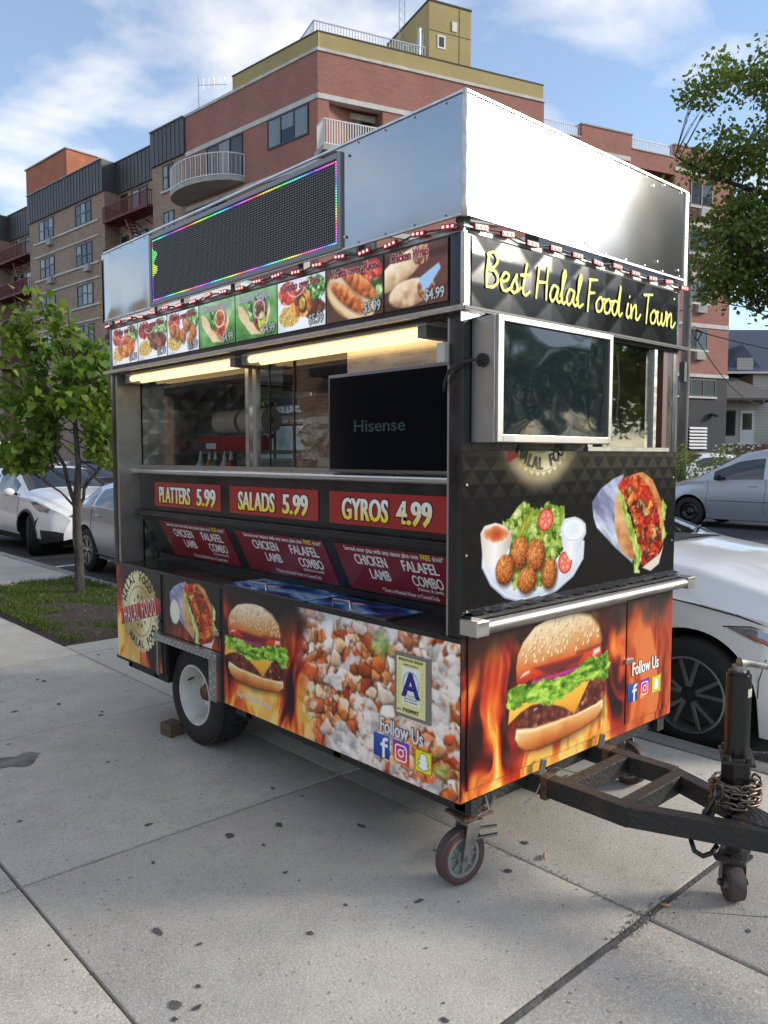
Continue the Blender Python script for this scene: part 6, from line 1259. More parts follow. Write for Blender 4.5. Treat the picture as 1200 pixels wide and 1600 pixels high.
# ---- end: upper printed panel
c = Canvas(.0, 1.518, 1.03, 1.62, 330, (19, 19, 19)); c.C += ((fbm(c.X * 8, c.Y * 8, 14) - .5) * 12)[..., None]; c.Z = quiltz(c, .10, .0007)
seal(c, .447, 1.755, .232, .10, True, 1)
m, d = c.poly([(.245, 1.62), (.245, 1.575), (.31, 1.60), (.31, 1.64)], .003); c.put(m, (176, 34, 34))
gyro(c, (c.X - .808) / .632, (c.Y - 1.075) / .45, 9)
pl = [(.105, 1.20), (.108, 1.25), (.2, 1.29), (.432, 1.31), (.651, 1.29), (.758, 1.25), (.752, 1.175), (.681, 1.108), (.569, 1.061), (.438, 1.039), (.335, 1.043), (.237, 1.072), (.155, 1.128)]
m, sd = c.poly(pl, .003); c.put(m, ramp(sm(0, .05, -sd) * .6 + (c.Y - 1.05) * 1.2, [(0, (168, 184, 206)), (.3, (206, 216, 230)), (.8, (226, 232, 240))])); c.put(m * sm(.006, .0, np.abs(sd + .012)), (240, 244, 250), .8)
leafy(c, [(.224, 1.345), (.224, 1.37), (.264, 1.37), (.307, 1.408), (.345, 1.43), (.384, 1.41), (.442, 1.402), (.5, 1.414), (.598, 1.395), (.617, 1.356), (.588, 1.299), (.602, 1.217), (.554, 1.185), (.461, 1.085), (.301, 1.10), (.266, 1.251), (.281, 1.312)], 33)
for (x, y, rx, ry, ro) in ((.345, 1.33, .012, .05, -.5), (.38, 1.36, .011, .05, -.6), (.46, 1.28, .010, .045, -.4)): m, d = c.ell(x, y, rx, ry, ro); c.put(m, ramp(d, [(0, (200, 196, 70)), (1, (130, 132, 30))]))
slice_tomato(c, .487, 1.352, .052, .043, .3, 1); slice_tomato(c, .622, 1.171, .048, .045, -.3, 2)
m, sd = c.poly([(.097, 1.324), (.119, 1.349), (.18, 1.357), (.243, 1.343), (.278, 1.305), (.271, 1.271), (.205, 1.190), (.131, 1.196), (.108, 1.25)], .0025); c.put(m, ramp(c.X, [(.1, (216, 204, 196)), (.18, (244, 240, 236)), (.27, (190, 176, 168))]))
m, d = c.ell(.187, 1.315, .075, .033, -.10); c.put(m, ramp(d + (fbm(c.X * 40, c.Y * 40, 3) - .5) * .5, [(0, (176, 60, 26)), (.6, (206, 110, 66)), (.9, (222, 176, 140)), (1, (236, 216, 200))]))
m, sd = c.poly([(.585, 1.314), (.611, 1.349), (.687, 1.354), (.762, 1.322), (.768, 1.28), (.729, 1.235), (.692, 1.18), (.654, 1.178), (.602, 1.239)], .0025); c.put(m, ramp(c.X, [(.59, (206, 214, 224)), (.66, (240, 243, 247)), (.76, (186, 196, 210))]))
m, d = c.ell(.678, 1.302, .088, .05, -.05); c.put(m, ramp(d, [(0, (222, 230, 236)), (.8, (240, 244, 247)), (.92, (200, 210, 222)), (1, (236, 240, 246))]))
for k, (x, y, rx, ry, ro) in enumerate(((.326, 1.233, .055, .064, -.2), (.237, 1.178, .054, .056, -.25), (.515, 1.138, .050, .062, -.15), (.426, 1.216, .057, .064, .1), (.373, 1.125, .058, .050, .1))): falafel(c, x, y, rx, ry, ro, 60 + k)
up = MB().box(.052, 1.468, .0025, .028, 1.025, 1.62).build('end_upper_panel', BLKM, cart); c.build('print', M_END, up, VINYLQ, .0005)
arc_text('lettering', 'HALAL FOOD', M_END, up, .447, 1.755, .205, -PI / 2 + .1 - .85, -PI / 2 + .1 + .85, .050, KTXT, .0045, up=False)
BOX('end_upper_panel', BLK, cart, .052, .7595, .002, .028, 1.6215, 2.085); BOX('end_upper_panel', BLK, cart, 1.4205, 1.468, .002, .028, 1.6215, 2.085)
# ---- end: lower doors with flames and burger
c = Canvas(.0, 1.518, .352, .975, 330, BK); c.C = flames(c, c.X * 1.02 + 7.3, c.Y, .36, .97, 41, 1.16) * np.where(c.X > 1.09, .86, 1.0)[..., None]; rd = sm(1.0, 1.12, c.X)[..., None] * .5; c.C = c.C * (1 - rd) + np.array((170, 44, 22.)) * rd * (c.C.mean(-1, keepdims=True) / 110).clip(.3, 1.4); dk = sm(.84, 1.02, c.Y + (fbm(c.X * 5, c.Y * 3, 91, 3) - .5) * .5) * .85; c.put(dk, (24, 16, 16))
burger(c, c.X, c.Y, 7)
ep = MB().box(.0015, 1.5185, .001, .03, .35, 1.02).build('end_lower_panel', BLKM, cart); c.build('print', M_END, ep, VINYL, .0005)
for (x0, x1, z0, z1) in ((.030, 1.088, .392, .958), (1.098, 1.492, .392, .955)):
    d = BOX('end_door', mat('door_edge', (.05, .02, .015), .5), cart, x0, x1, -.0065, -.0012, z0, z1); slice_canvas(c, x0 + .002, x1 - .002, z0 + .002, z1 - .002).build('print', M_END, d, VINYL, .0072)
    if x0 > 1:
        for (m, b, o) in ((RTXT, .085, .0085), (WTXT, .03, .0095)): text('lettering', 'Follow Us', .062, m, d, M_END, 1.262, .607, o, -.0, wide=.7, bold=b, vbold=b * .7, fit=.235 if m is WTXT else .243)
        for kd, x in (('f', 1.155), ('i', 1.26), ('s', 1.365)): icon(kd, M_END, d, x, .528, .086, 0, .0085)
        MB().prism([(-.03, -.010), (.03, -.008), (.03, .010), (-.03, .012)], M_END @ Matrix.Translation((1.105, .683, 0)), .0075, .022).build('latch', STEEL, d, bevel=.002)
    else: MB().box(x0 + .004, x1, -.010, -.0072, z1 - .004, z1).build('door_trim', mat('thin_trim', (.25, .24, .23), .4, .8), d)
for (x, z) in ((.02, 1.5), (.02, 1.25), (.025, 1.05), (1.49, 1.5), (1.49, 1.2), (1.455, 2.33), (.06, 2.34)): MB().cyl((x, -.001, z), (x, -.004, z), .005, 8).build('screw', SCREW, cart)
# ------------------------------------------------------------------ vehicles
def paint(name, col, flake=0.0, rough=.32): return mat(name, col, rough, flake, coat=1.0)
CGL = mat('car_glass', (.012, .016, .017), .04, spec=.9); CBLK = mat('car_black_plastic', (.016, .016, .017), .5); UNDER = mat('car_underbody', (.006, .006, .006), .9)
CHROME = mat('chrome', (.7, .7, .7), .12, 1.0); LAMPG = mat('lamp_glass', (.34, .36, .38), .07, .55, coat=1); AMB = mat('amber_lens', (.42, .10, .02), .2, coat=1); TAIL = mat('tail_lens', (.30, .012, .015), .2, coat=1); RIMD = mat('rim_dark', (.05, .05, .053), .3, .8); RIMS = mat('rim_silver', (.50, .51, .52), .3, .9); DISC = mat('brake_disc', (.10, .10, .10), .5, .7)
def smooth_tab(tab, x, k):
    xs, ys = zip(*tab); g = np.linspace(min(x) - .4, max(x) + .4, 1200); v = np.interp(g, xs, ys); n = max(1, int(k / (g[1] - g[0]))); ker = np.hanning(2 * n + 3); ker /= ker.sum(); v = np.convolve(np.pad(v, n + 1, mode='edge'), ker, 'valid'); return np.interp(x, g, v)
class Car:
    def __init__(s, L, wheel, axles, sill, arch, T, step=.05, sm_=.10):
        s.L, s.wr, s.ax, s.T = L, wheel, axles, T; h = L / 2
        xs = list(np.arange(-h, h + 1e-6, step))
        for a in axles:
            for t in np.linspace(0, PI, 21): xs.append(a + arch * math.cos(t))
            xs += [a - arch - .002, a + arch + .002]
        xs += [-h, -h + .015, -h + .035, h - .035, h - .015, h]
        s.x = np.array(sorted(set(round(float(v), 4) for v in xs if -h <= v <= h)))
        f = lambda k, kk=sm_: smooth_tab(T[k], s.x, kk)
        s.zs, s.zr, s.zt, s.ws, s.wr_, s.wb = f('zs'), f('zr'), f('zt'), f('ws', .12), f('wr'), f('wb', .12)
        zb = np.interp(s.x, *zip(*T['zb']))
        for a in axles:
            d = arch ** 2 - (s.x - a) ** 2; zb = np.where(d > 0, np.maximum(zb, wheel + np.sqrt(np.maximum(d, 0))), zb)
        s.zb = np.minimum(zb, s.zs - .06)
        s.NS, s.NG, s.NT = 9, 5, 6
        s.ring = [[s.pt(i, j) for j in range(2 + s.NS + s.NG + s.NT)] for i in range(len(s.x))]
    def yside(s, x, z):
        """half width of the lower body at x, z"""
        ws = np.interp(x, s.x, s.ws); wb = np.interp(x, s.x, s.wb); zs = np.interp(x, s.x, s.zs); t = np.clip((z - .18) / (zs - .18), 0, 1)
        k = s.T.get('bulge', .05); return wb + (ws - wb) * t + k * math.sin(PI * min(1, t * 1.05)) * (1 if t < 1 else 0)
    def pt(s, i, j):
        zb, zs, zr, zt = s.zb[i], s.zs[i], s.zr[i], s.zt[i]; ws, wr = s.ws[i], s.wr_[i]; x = s.x[i]
        if j == 0: return (x, 0, zb + .04)
        if j == 1: return (x, s.yside(x, zb) - .12, zb + .02)
        j -= 2
        if j < s.NS:
            t = j / (s.NS - 1); z = zb + (zs - zb) * t; y = s.yside(x, z)
            if j == s.NS - 1: y = ws
            return (x, y, z)
        j -= s.NS
        if j < s.NG:
            t = j / (s.NG - 1); inset = .02 * (1 if zr - zs > .12 else 0); z = zs + .008 + (zr - zs - .008) * t; y = ws - inset + (wr - ws + inset) * (t + .12 * math.sin(PI * t) * -1 * (1 if zr - zs > .12 else 0)); return (x, y, z)
        j -= s.NG - 1; t = j / s.NT; return (x, wr * math.cos(t * PI / 2) ** .8 if j < s.NT else 0, zr + (zt - zr) * math.sin(t * PI / 2))
    def meshes(s, root, body, glass_zones, belt_black=False, cladding=None):
        n = len(s.ring[0]); P = []; parts = {}
        for r in s.ring: P += r
        for r in s.ring: P += [(p[0], -p[1], p[2]) for p in r]
        off = len(s.ring) * n
        def lab(i, j):
            x = (s.x[i] + s.x[i + 1]) / 2
            if j < 1: return 'under'
            gs = 2 + s.NS
            for (kind, x0, x1, j0, j1) in glass_zones:
                if x0 <= x <= x1 and j0 <= j < j1: return kind
            if cladding and (j < 2 + cladding or (x > 1.86 and 2 <= j < 5)): return 'cladding'
            return 'body'
        for i in range(len(s.ring) - 1):
            for j in range(n - 1):
                k = lab(i, j); a, b, c, d = i * n + j, (i + 1) * n + j, (i + 1) * n + j + 1, i * n + j + 1
                parts.setdefault(k, []).append((a, b, c, d)); parts[k].append((off + d, off + c, off + b, off + a))
        for e, i in ((0, 0), (1, len(s.ring) - 1)):
            f = [i * n + j for j in range(n)] + [off + i * n + j for j in range(n - 2, -1, -1)]; parts.setdefault('body', []).append(tuple(f if e else f[::-1]))
        for k, fs in parts.items():
            used = sorted(set(v for f in fs for v in f)); mp_ = {v: q for q, v in enumerate(used)}
            halves = {'side_window': 2}.get(k, 1)
            me = bpy.data.meshes.new(k); me.from_pydata([P[v] for v in used], [], [tuple(mp_[v] for v in f) for f in fs])
            bm = bmesh.new(); bm.from_mesh(me); bmesh.ops.remove_doubles(bm, verts=bm.verts, dist=.0008); bmesh.ops.recalc_face_normals(bm, faces=bm.faces)
            if k in ('side_window',):   # every pane its own part
                left = set(bm.faces)
                while left:
                    st = [left.pop()]; isl = set(st)
                    while st:
                        f = st.pop()
                        for e in f.edges:
                            for g in e.link_faces:
                                if g in left: left.discard(g); isl.add(g); st.append(g)
                    vs = list({v for f in isl for v in f.verts}); ix = {v: q for q, v in enumerate(vs)}; m2 = bpy.data.meshes.new(k); m2.from_pydata([v.co[:] for v in vs], [], [tuple(ix[v] for v in f.verts) for f in isl])
                    m2.polygons.foreach_set('use_smooth', [True] * len(m2.polygons)); link(k, m2, CGL, root)
                bm.free(); continue
            bm.to_mesh(me); bm.free(); me.polygons.foreach_set('use_smooth', [True] * len(me.polygons)); me.set_sharp_from_angle(angle=math.radians(38))
            m = {'body': body, 'under': UNDER, 'windshield': CGL, 'rear_window': CGL, 'cladding': CBLK}.get(k, body)
            link({'under': 'underbody'}.get(k, k), me, m, root)
        MB().box(-s.L * .43, s.L * .43, -.55, .55, .16, .55).build('floor_pan', UNDER, root)
    def line(s, root, pts, m=CBLK, r=.004, name='seam', sides=(1, -1), out=.001):
        for sd in sides: MB().tube([(x, sd * (s.yside(x, z) + out), z) for (x, z) in pts], r, 5).build(name, m, root)
    def patch(s, root, pts, m, name, sides=(1, -1), out=.006, n=7, par=None):
        """polygon in (x, z) laid on the body side with a little thickness"""
        res = []
        for sd in sides:
            P = []; k = len(pts); cx = sum(p[0] for p in pts) / k; cz = sum(p[1] for p in pts) / k; fs = []
            for q in range(4):
                t = (1, .96, .6, .2)[q]
                for (x, z) in pts: xx, zz = cx + (x - cx) * t, cz + (z - cz) * t; P.append((xx, sd * (s.yside(xx, zz) + (out if q else -.004)), zz))
            for q in range(3):
                for i in range(k): f = (q * k + i, q * k + (i + 1) % k, (q + 1) * k + (i + 1) % k, (q + 1) * k + i); fs.append(f if sd < 0 else f[::-1])
            fs.append(tuple(range(3 * k, 4 * k)) if sd < 0 else tuple(range(4 * k - 1, 3 * k - 1, -1)))
            res.append(MB().add(P, fs).build(name, m, root, smooth=40))
        return res
    def wheels(s, root, style, track, steer=0.0, wid=.22, rimr=.68):
        for a in s.ax:
            for sd in (1, -1):
                w_ = empty('wheel', (a, sd * (track - wid / 2), s.wr)); w_.parent = root; w_.rotation_euler = (0, 0, steer if a > 0 else 0)
                A = frame((0, 0, 0), (0, sd, 0), (1, 0, 0)); R_ = s.wr; q = R_ * rimr; h = wid / 2
                MB().lathe([(-h, q), (-h - .006, q * 1.12), (-h + .01, R_ * .95), (-h + .03, R_), (h - .03, R_), (h - .01, R_ * .95), (h + .006, q * 1.12), (h, q)], 44, A, True).build('tyre', RUB, w_, smooth=45)
                tr = MB()
                for z_ in (-.5, -.17, .17, .5): tr.lathe([(z_ * h - .004, R_ + .0008), (z_ * h + .004, R_ + .0008)], 44, A)
                tr.build('tread_groove', UNDER, w_)
                m = RIMD if style in ('dark', 'steel') else RIMS
                rb_ = MB().lathe([(h - .004, q * 1.0), (h + .004, q * .99), (h + .004, q * .94), (h - .03, q * .90), (-h * .5, q * .88)], 44, A)
                rb_.build('rim', RIMS if style == 'dark' else m, w_, smooth=40)
                MB().lathe([(h * .1, q * .86), (h * .1, .0)], 32, A).build('brake_disc', DISC, w_)
                sp_ = MB(); cap = MB().lathe([(h - .012, .04), (h - .004, .036), (h - .002, 0)], 20, A)
                if style == 'steel':
                    MB().lathe([(h - .04, q * .88), (h - .02, q * .7), (h - .055, q * .45), (h - .03, .06), (h - .02, .05), (h - .02, 0)], 32, A).build('wheel_cover', RIMD, w_, smooth=50)
                    for k in range(12):
                        t = 2 * PI * k / 12; MB().cyl(A @ Vector((h - .034, q * .58 * math.cos(t), q * .58 * math.sin(t))), A @ Vector((h - .028, q * .58 * math.cos(t), q * .58 * math.sin(t))), .018, 8).build('cover_hole', UNDER, w_)
                else:
                    for k in range(5):
                        for dd in (-.17, .17):
                            t = 2 * PI * k / 5 + .3; t2 = t + dd
                            sp_.bar(A @ Vector((h - .022, .045 * math.cos(t + dd * .5), .045 * math.sin(t + dd * .5))), A @ Vector((h - .010, q * .93 * math.cos(t2 + dd * .45), q * .93 * math.sin(t2 + dd * .45))), .026, .022, A.to_3x3() @ Vector((1, 0, 0)))
                    sp_.build('spokes', m if style != 'dark' else mat('spoke_dark', (.24, .24, .245), .28, .9), w_, bevel=.004)
                    for k in range(5):
                        t = 2 * PI * k / 5 + .62; MB().cyl(A @ Vector((h - .03, .058 * math.cos(t), .058 * math.sin(t))), A @ Vector((h - .012, .058 * math.cos(t), .058 * math.sin(t))), .011, 6).build('lug_nut', DISC, w_)
                cap.build('hub_cap', m, w_, smooth=40)
    def mirror(s, root, x, z, body, w_=.2, sides=(1, -1)):
        for sd in sides:
            y = np.interp(x, s.x, s.ws); bm = bmesh.new(); bmesh.ops.create_icosphere(bm, subdivisions=3, radius=1)
            for v in bm.verts:
                p = v.co; p.x = (p.x * .075) if p.x > 0 else p.x * .03; p.y *= w_ / 2; p.z *= .075; v.co = Vector((p.x + x, sd * (y + .11) + p.y, p.z + z))
            me = bpy.data.meshes.new('mirror'); bm.to_mesh(me); bm.free(); me.polygons.foreach_set('use_smooth', [True] * len(me.polygons)); o = link('mirror', me, body, root)
            MB().bar((x, sd * (y - .02), z - .04), (x, sd * (y + .09), z - .02), .06, .05).build('mirror_arm', CBLK, o)
    def handles(s, root, xs, z, m):
        for x in xs:
            for sd in (1, -1): y = s.yside(x, z); MB().tube([(x - .09, sd * (y + .002), z), (x - .06, sd * (y + .022), z + .003), (x + .06, sd * (y + .022), z + .003), (x + .09, sd * (y + .002), z)], .011, 6).build('door_handle', m, root, smooth=True)
G0 = 2 + 9    # first greenhouse ring index
def gz(ws, rw, panes): 
    z = [('windshield', ws[0], ws[1], G0 + 4, G0 + 11), ('rear_window', rw[0], rw[1], G0 + 4, G0 + 11)] + [('side_window', a, b, G0, G0 + 3) for a, b in panes]; return z
SEDAN = dict(zb=[(-2.4, .30), (-2.2, .2), (2.1, .17), (2.4, .28)], zs=[(-2.4, .80), (-2.2, .95), (-1.2, .96), (0, .93), (1.0, .915), (1.5, .885), (2.0, .80), (2.3, .68), (2.4, .58)],
 zr=[(-2.4, .82), (-2.2, .98), (-1.75, 1.02), (-1.0, 1.33), (-.3, 1.40), (.15, 1.39), (1.0, 1.08), (1.15, 1.05), (1.5, 1.01), (2.0, .89), (2.3, .73), (2.4, .6)], zt=[(-2.4, .85), (-2.2, 1.03), (-1.75, 1.07), (-1.0, 1.40), (-.3, 1.47), (.15, 1.46), (1.0, 1.17), (1.15, 1.15), (1.5, 1.10), (2.0, .97), (2.3, .79), (2.4, .62)],
 ws=[(-2.4, .62), (-2.2, .82), (-1.6, .88), (0, .90), (1.5, .90), (2.0, .84), (2.25, .74), (2.4, .55)], wr=[(-2.4, .56), (-2.2, .72), (-1.7, .72), (-1.0, .60), (0, .60), (.2, .60), (.95, .74), (1.5, .76), (2.0, .72), (2.25, .62), (2.4, .42)], wb=[(-2.4, .66), (-2.2, .82), (0, .84), (2.0, .85), (2.25, .76), (2.4, .6)], bulge=.045)
def seams(c, root, doors, z0, z1):
    for x in doors: c.line(root, [(x + .02 * math.sin(k), z0 + (z1 - z0) * k / 6) for k in range(7)], r=.004)
# --- white sedan beside the cart
WP = paint('pearl_white', (.80, .79, .77)); 
r = empty('white_sedan', (3.20, 1.83, -.122), -PI / 2, 'white sedan with dark alloy wheels parked right behind the cart', 'car'); c = Car(4.8, .335, (-1.32, 1.53), .2, .395, SEDAN, .03)
c.meshes(r, WP, gz((.22, 1.0), (-1.72, -1.0), [(-1.25, -.55), (-.48, .55)])); c.wheels(r, 'dark', .90); c.mirror(r, .66, 1.07, WP)
c.line(r, [(1.02, .915), (1.3, .898), (1.55, .872), (1.8, .832), (2.0, .78), (2.15, .73)], r=.005, name='hood_seam'); seams(c, r, (-1.05, -.12, .92), .3, .90)
c.patch(r, [(1.74, .765), (1.86, .775), (2.02, .75), (2.2, .685), (2.30, .60), (2.24, .58), (2.08, .64), (1.9, .705)], LAMPG, 'headlight', out=.008); c.patch(r, [(1.83, .742), (1.93, .728), (2.06, .672), (2.08, .655), (1.94, .70)], AMB, 'side_marker', out=.013)
c.line(r, [(1.72, .766), (1.86, .781), (2.02, .757), (2.2, .693), (2.30, .61)], r=.004, name='headlight_trim'); c.line(r, [(1.96, .62), (1.93, .5), (1.925, .4)], r=.003)
c.line(r, [(-1.9, .62), (-.9, .58), (.3, .56), (1.1, .60)], WP, .012, 'crease'); c.handles(r, (-.75, .2), .80, WP)
for s_ in (1, -1): MB().tube([(1.02, s_ * .15, 1.19), (.92, s_ * .45, 1.205), (.84, s_ * .64, 1.19)], .008, 5).build('wiper', CBLK, r)
MB().add([(1.0, -.72, 1.10), (1.10, -.4, 1.155), (1.12, 0, 1.172), (1.10, .4, 1.155), (1.0, .72, 1.10), (.93, .72, 1.12), (.97, 0, 1.19), (.93, -.72, 1.12)], [(0, 1, 2, 6, 7), (2, 3, 4, 5, 6)]).build('cowl', CBLK, r)
# --- silver minivan across the street
SILV = paint('silver_paint', (.44, .46, .50), .55, .36)
VAN = dict(zb=[(-2.5, .3), (-2.3, .2), (2.2, .2), (2.5, .3)], zs=[(-2.5, .95), (-2.3, 1.08), (0, 1.10), (1.1, 1.06), (1.6, 1.0), (2.2, .86), (2.5, .66)], zr=[(-2.5, 1.0), (-2.35, 1.55), (-1.8, 1.68), (0, 1.70), (.45, 1.62), (1.35, 1.14), (1.6, 1.05), (2.2, .9), (2.5, .68)], zt=[(-2.5, 1.05), (-2.35, 1.62), (-1.8, 1.75), (0, 1.77), (.45, 1.69), (1.35, 1.2), (1.6, 1.12), (2.2, .96), (2.5, .70)],
 ws=[(-2.5, .8), (-2.3, .93), (1.5, .94), (2.1, .86), (2.5, .6)], wr=[(-2.5, .7), (-2.3, .74), (0, .74), (.45, .74), (1.35, .82), (1.6, .82), (2.1, .74), (2.5, .48)], wb=[(-2.5, .8), (-2.3, .9), (2.1, .88), (2.5, .62)], bulge=.05)
r = empty('silver_minivan', (16.30, 5.30, 0), PI / 2, 'silver minivan parked across the street facing left', 'van'); c = Car(5.0, .335, (-1.45, 1.55), .2, .40, VAN, .05)
c.meshes(r, SILV, gz((.5, 1.32), (-2.45, -2.3), [(-2.2, -1.25), (-1.15, -.2), (-.08, 1.02)])); c.wheels(r, 'steel', .93); c.mirror(r, .82, 1.13, CBLK, .24); seams(c, r, (-1.2, -.14, 1.12), .32, 1.08)
c.line(r, [(-2.2, .62), (0, .62), (1.05, .62)], CHROME, .012, 'side_moulding'); c.handles(r, (-.4, .1), .95, SILV); c.patch(r, [(2.0, .85), (2.25, .8), (2.4, .7), (2.3, .66), (2.1, .72)], LAMPG, 'headlight'); MB().box(-2.505, -2.47, -.8, -.65, .9, 1.35).build('tail_light', TAIL, r)
# --- white crossover, left behind the tree
WP2 = paint('plain_white', (.74, .74, .73))
CRO = dict(zb=[(-2.18, .36), (-2.0, .26), (1.9, .24), (2.18, .30)], zs=[(-2.18, .95), (-2.0, 1.12), (-1.0, 1.10), (0, 1.03), (.8, 1.00), (1.4, .98), (1.85, .90), (2.1, .76), (2.18, .60)], zr=[(-2.18, 1.0), (-2.0, 1.25), (-1.4, 1.42), (-.4, 1.50), (.2, 1.46), (1.0, 1.08), (1.25, 1.04), (1.85, .94), (2.1, .80), (2.18, .63)], zt=[(-2.18, 1.02), (-2.0, 1.3), (-1.4, 1.49), (-.4, 1.57), (.2, 1.53), (1.0, 1.15), (1.25, 1.12), (1.85, 1.02), (2.1, .86), (2.18, .66)],
 ws=[(-2.18, .6), (-2.0, .82), (-1.3, .9), (0, .86), (1.3, .90), (1.85, .85), (2.05, .74), (2.18, .5)], wr=[(-2.18, .5), (-2.0, .64), (-1.3, .62), (0, .62), (.2, .64), (1.0, .76), (1.3, .78), (1.85, .74), (2.05, .62), (2.18, .40)], wb=[(-2.18, .66), (-2.0, .84), (0, .82), (1.85, .88), (2.05, .80), (2.18, .6)], bulge=.07)
r = empty('white_crossover', (3.50, 13.75, -.115), -PI / 2 + .03, 'white crossover with front wheels turned, parked at far left beyond the tree', 'car'); c = Car(4.36, .35, (-1.34, 1.28), .24, .42, CRO, .04)
c.meshes(r, WP2, gz((.26, .98), (-1.9, -1.45), [(-1.25, -.45), (-.38, .62)]), cladding=1); c.wheels(r, 'dark', .90, -.42, .24); c.mirror(r, .66, 1.08, WP2); seams(c, r, (-.42, .86), .35, 1.0)
for a in c.ax: c.line(r, [(a + .435 * math.cos(t), .35 + .435 * math.sin(t)) for t in np.linspace(.08, PI - .08, 22)], CBLK, .028, 'arch_cladding', out=-.004)
c.patch(r, [(1.40, .94), (1.62, .935), (1.82, .885), (1.98, .82), (1.96, .76), (1.8, .78), (1.56, .85)], LAMPG, 'headlight', out=.012); c.line(r, [(1.40, .945), (1.62, .945), (1.82, .895), (1.98, .83)], CHROME, .008, 'headlight_trim')
c.patch(r, [(1.64, .60), (1.80, .69), (1.70, .50)], CBLK, 'bumper_vent', out=.005)
MB().add([(2.17, -.42, .36), (2.17, .42, .36), (2.195, .36, .52), (2.195, -.36, .52)], [(0, 1, 2, 3)]).build('lower_grille', CBLK, r); MB().box(2.15, 2.19, -.50, .50, .70, .73).build('upper_grille', CBLK, r); MB().box(2.17, 2.2, -.16, .16, .56, .65).build('plate', WHT, r)
MB().lathe([(0, .06), (.012, .055), (.012, .03), (0, .02)], 20, frame((2.165, 0, .80), (1, 0, .2), (0, 1, 0)), True).build('badge', CHROME, r)
# --- silver hatchback parked beyond the cart
HAT = dict(zb=[(-2.15, .36), (-1.95, .24), (1.9, .2), (2.15, .3)], zs=[(-2.15, .78), (-1.95, .98), (-1.0, .99), (0, .95), (1.0, .92), (1.6, .84), (2.0, .70), (2.15, .56)], zr=[(-2.15, .82), (-1.98, 1.02), (-1.45, 1.24), (-.6, 1.38), (.1, 1.37), (.95, 1.02), (1.2, .97), (1.6, .89), (2.0, .74), (2.15, .58)], zt=[(-2.15, .85), (-1.98, 1.08), (-1.45, 1.31), (-.6, 1.45), (.1, 1.44), (.95, 1.08), (1.2, 1.04), (1.6, .96), (2.0, .79), (2.15, .6)],
 ws=[(-2.15, .6), (-1.98, .78), (-1.3, .87), (0, .87), (1.4, .87), (1.85, .80), (2.15, .5)], wr=[(-2.15, .5), (-1.98, .62), (-1.4, .60), (0, .60), (.1, .60), (.95, .74), (1.3, .76), (1.85, .68), (2.15, .4)], wb=[(-2.15, .68), (-1.98, .82), (0, .82), (1.85, .82), (2.15, .6)], bulge=.05)
r = empty('silver_hatchback', (3.48, 8.50, -.115), -PI / 2, 'silver hatchback with red tail lamp, half hidden by the cart at left', 'car'); c = Car(4.3, .32, (-1.35, 1.28), .22, .385, HAT, .04)
c.meshes(r, SILV, gz((.16, .92), (-1.95, -1.5), [(-1.45, -1.12), (-1.06, -.32), (-.25, .62)])); c.wheels(r, 'alloy', .87); c.mirror(r, .6, 1.0, SILV); seams(c, r, (-1.1, -.28, .86), .3, .96); c.handles(r, (-.88, .1), .86, SILV)
c.patch(r, [(-2.11, .98), (-1.9, .97), (-1.82, .90), (-2.05, .80), (-2.13, .82)], TAIL, 'tail_light', out=.012); c.patch(r, [(1.6, .80), (1.85, .76), (2.05, .66), (1.9, .64), (1.7, .72)], LAMPG, 'headlight')
c.line(r, [(-1.62, 1.06), (-1.3, 1.24)], CBLK, .0, 'trim') if False else None
c.line(r, [(-1.2, .30), (0, .28), (.9, .30)], CBLK, .02, 'sill_trim')
# --- more cars far off: simple but whole
def far_car(name, label, T, L, loc, rz, body, panes, ws, rw, wr=.33, axs=(-1.35, 1.4), style='alloy', grp=None):
    r = empty(name, loc, rz, label, 'car', grp); c = Car(L, wr, axs, .2, wr + .06, T, .08); c.meshes(r, body, gz(ws, rw, panes)); c.wheels(r, style, .88); c.mirror(r, .65, 1.03, body)
    h = L / 2; c.patch(r, [(h - .5, .76), (h - .25, .72), (h - .12, .62), (h - .3, .62)], LAMPG, 'headlight'); c.patch(r, [(-h + .06, .95), (-h + .3, .94), (-h + .3, .84), (-h + .08, .8)], TAIL, 'tail_light'); return r
SUV = {k: ([(x, z * (1.13 if k in ('zs', 'zr', 'zt') else 1)) for x, z in v] if k != 'bulge' else v) for k, v in CRO.items()}
DKP = paint('dark_paint', (.02, .022, .026)); BLP = paint('blue_grey_paint', (.05, .065, .09)); CHP = paint('charcoal_paint', (.035, .036, .04))
far_car('white_suv', 'white sport utility car behind the shrubs and utility pole', SUV, 4.36, (31.6, 14.6, 0), math.radians(150), WP2, [(-1.25, -.45), (-.38, .62)], (.26, .98), (-1.9, -1.45))
far_car('dark_sedan', 'dark sedan in front of the porch steps at far right', SEDAN, 4.8, (38.0, 15.2, 0), math.radians(140), CHP, [(-1.25, -.55), (-.48, .55)], (.22, .93), (-1.72, -1.0))
far_car('grey_sedan', 'blue grey sedan roof just above the minivan at right edge', SEDAN, 4.8, (33.5, 11.2, 0), math.radians(140), BLP, [(-1.25, -.55), (-.48, .55)], (.22, .93), (-1.72, -1.0))
far_car('dark_hatchback', 'dark hatchback seen between tree stems at left', HAT, 4.3, (6.6, 19.5, -.05), -PI / 2, DKP, [(-1.06, -.32), (-.25, .62)], (.16, .92), (-1.95, -1.5))
far_car('blue_sedan', 'blue grey sedan beyond the dark hatchback, behind the tree', SEDAN, 4.8, (9.6, 27.5, 0), -PI / 2, BLP, [(-1.25, -.55), (-.48, .55)], (.22, .93), (-1.72, -1.0))
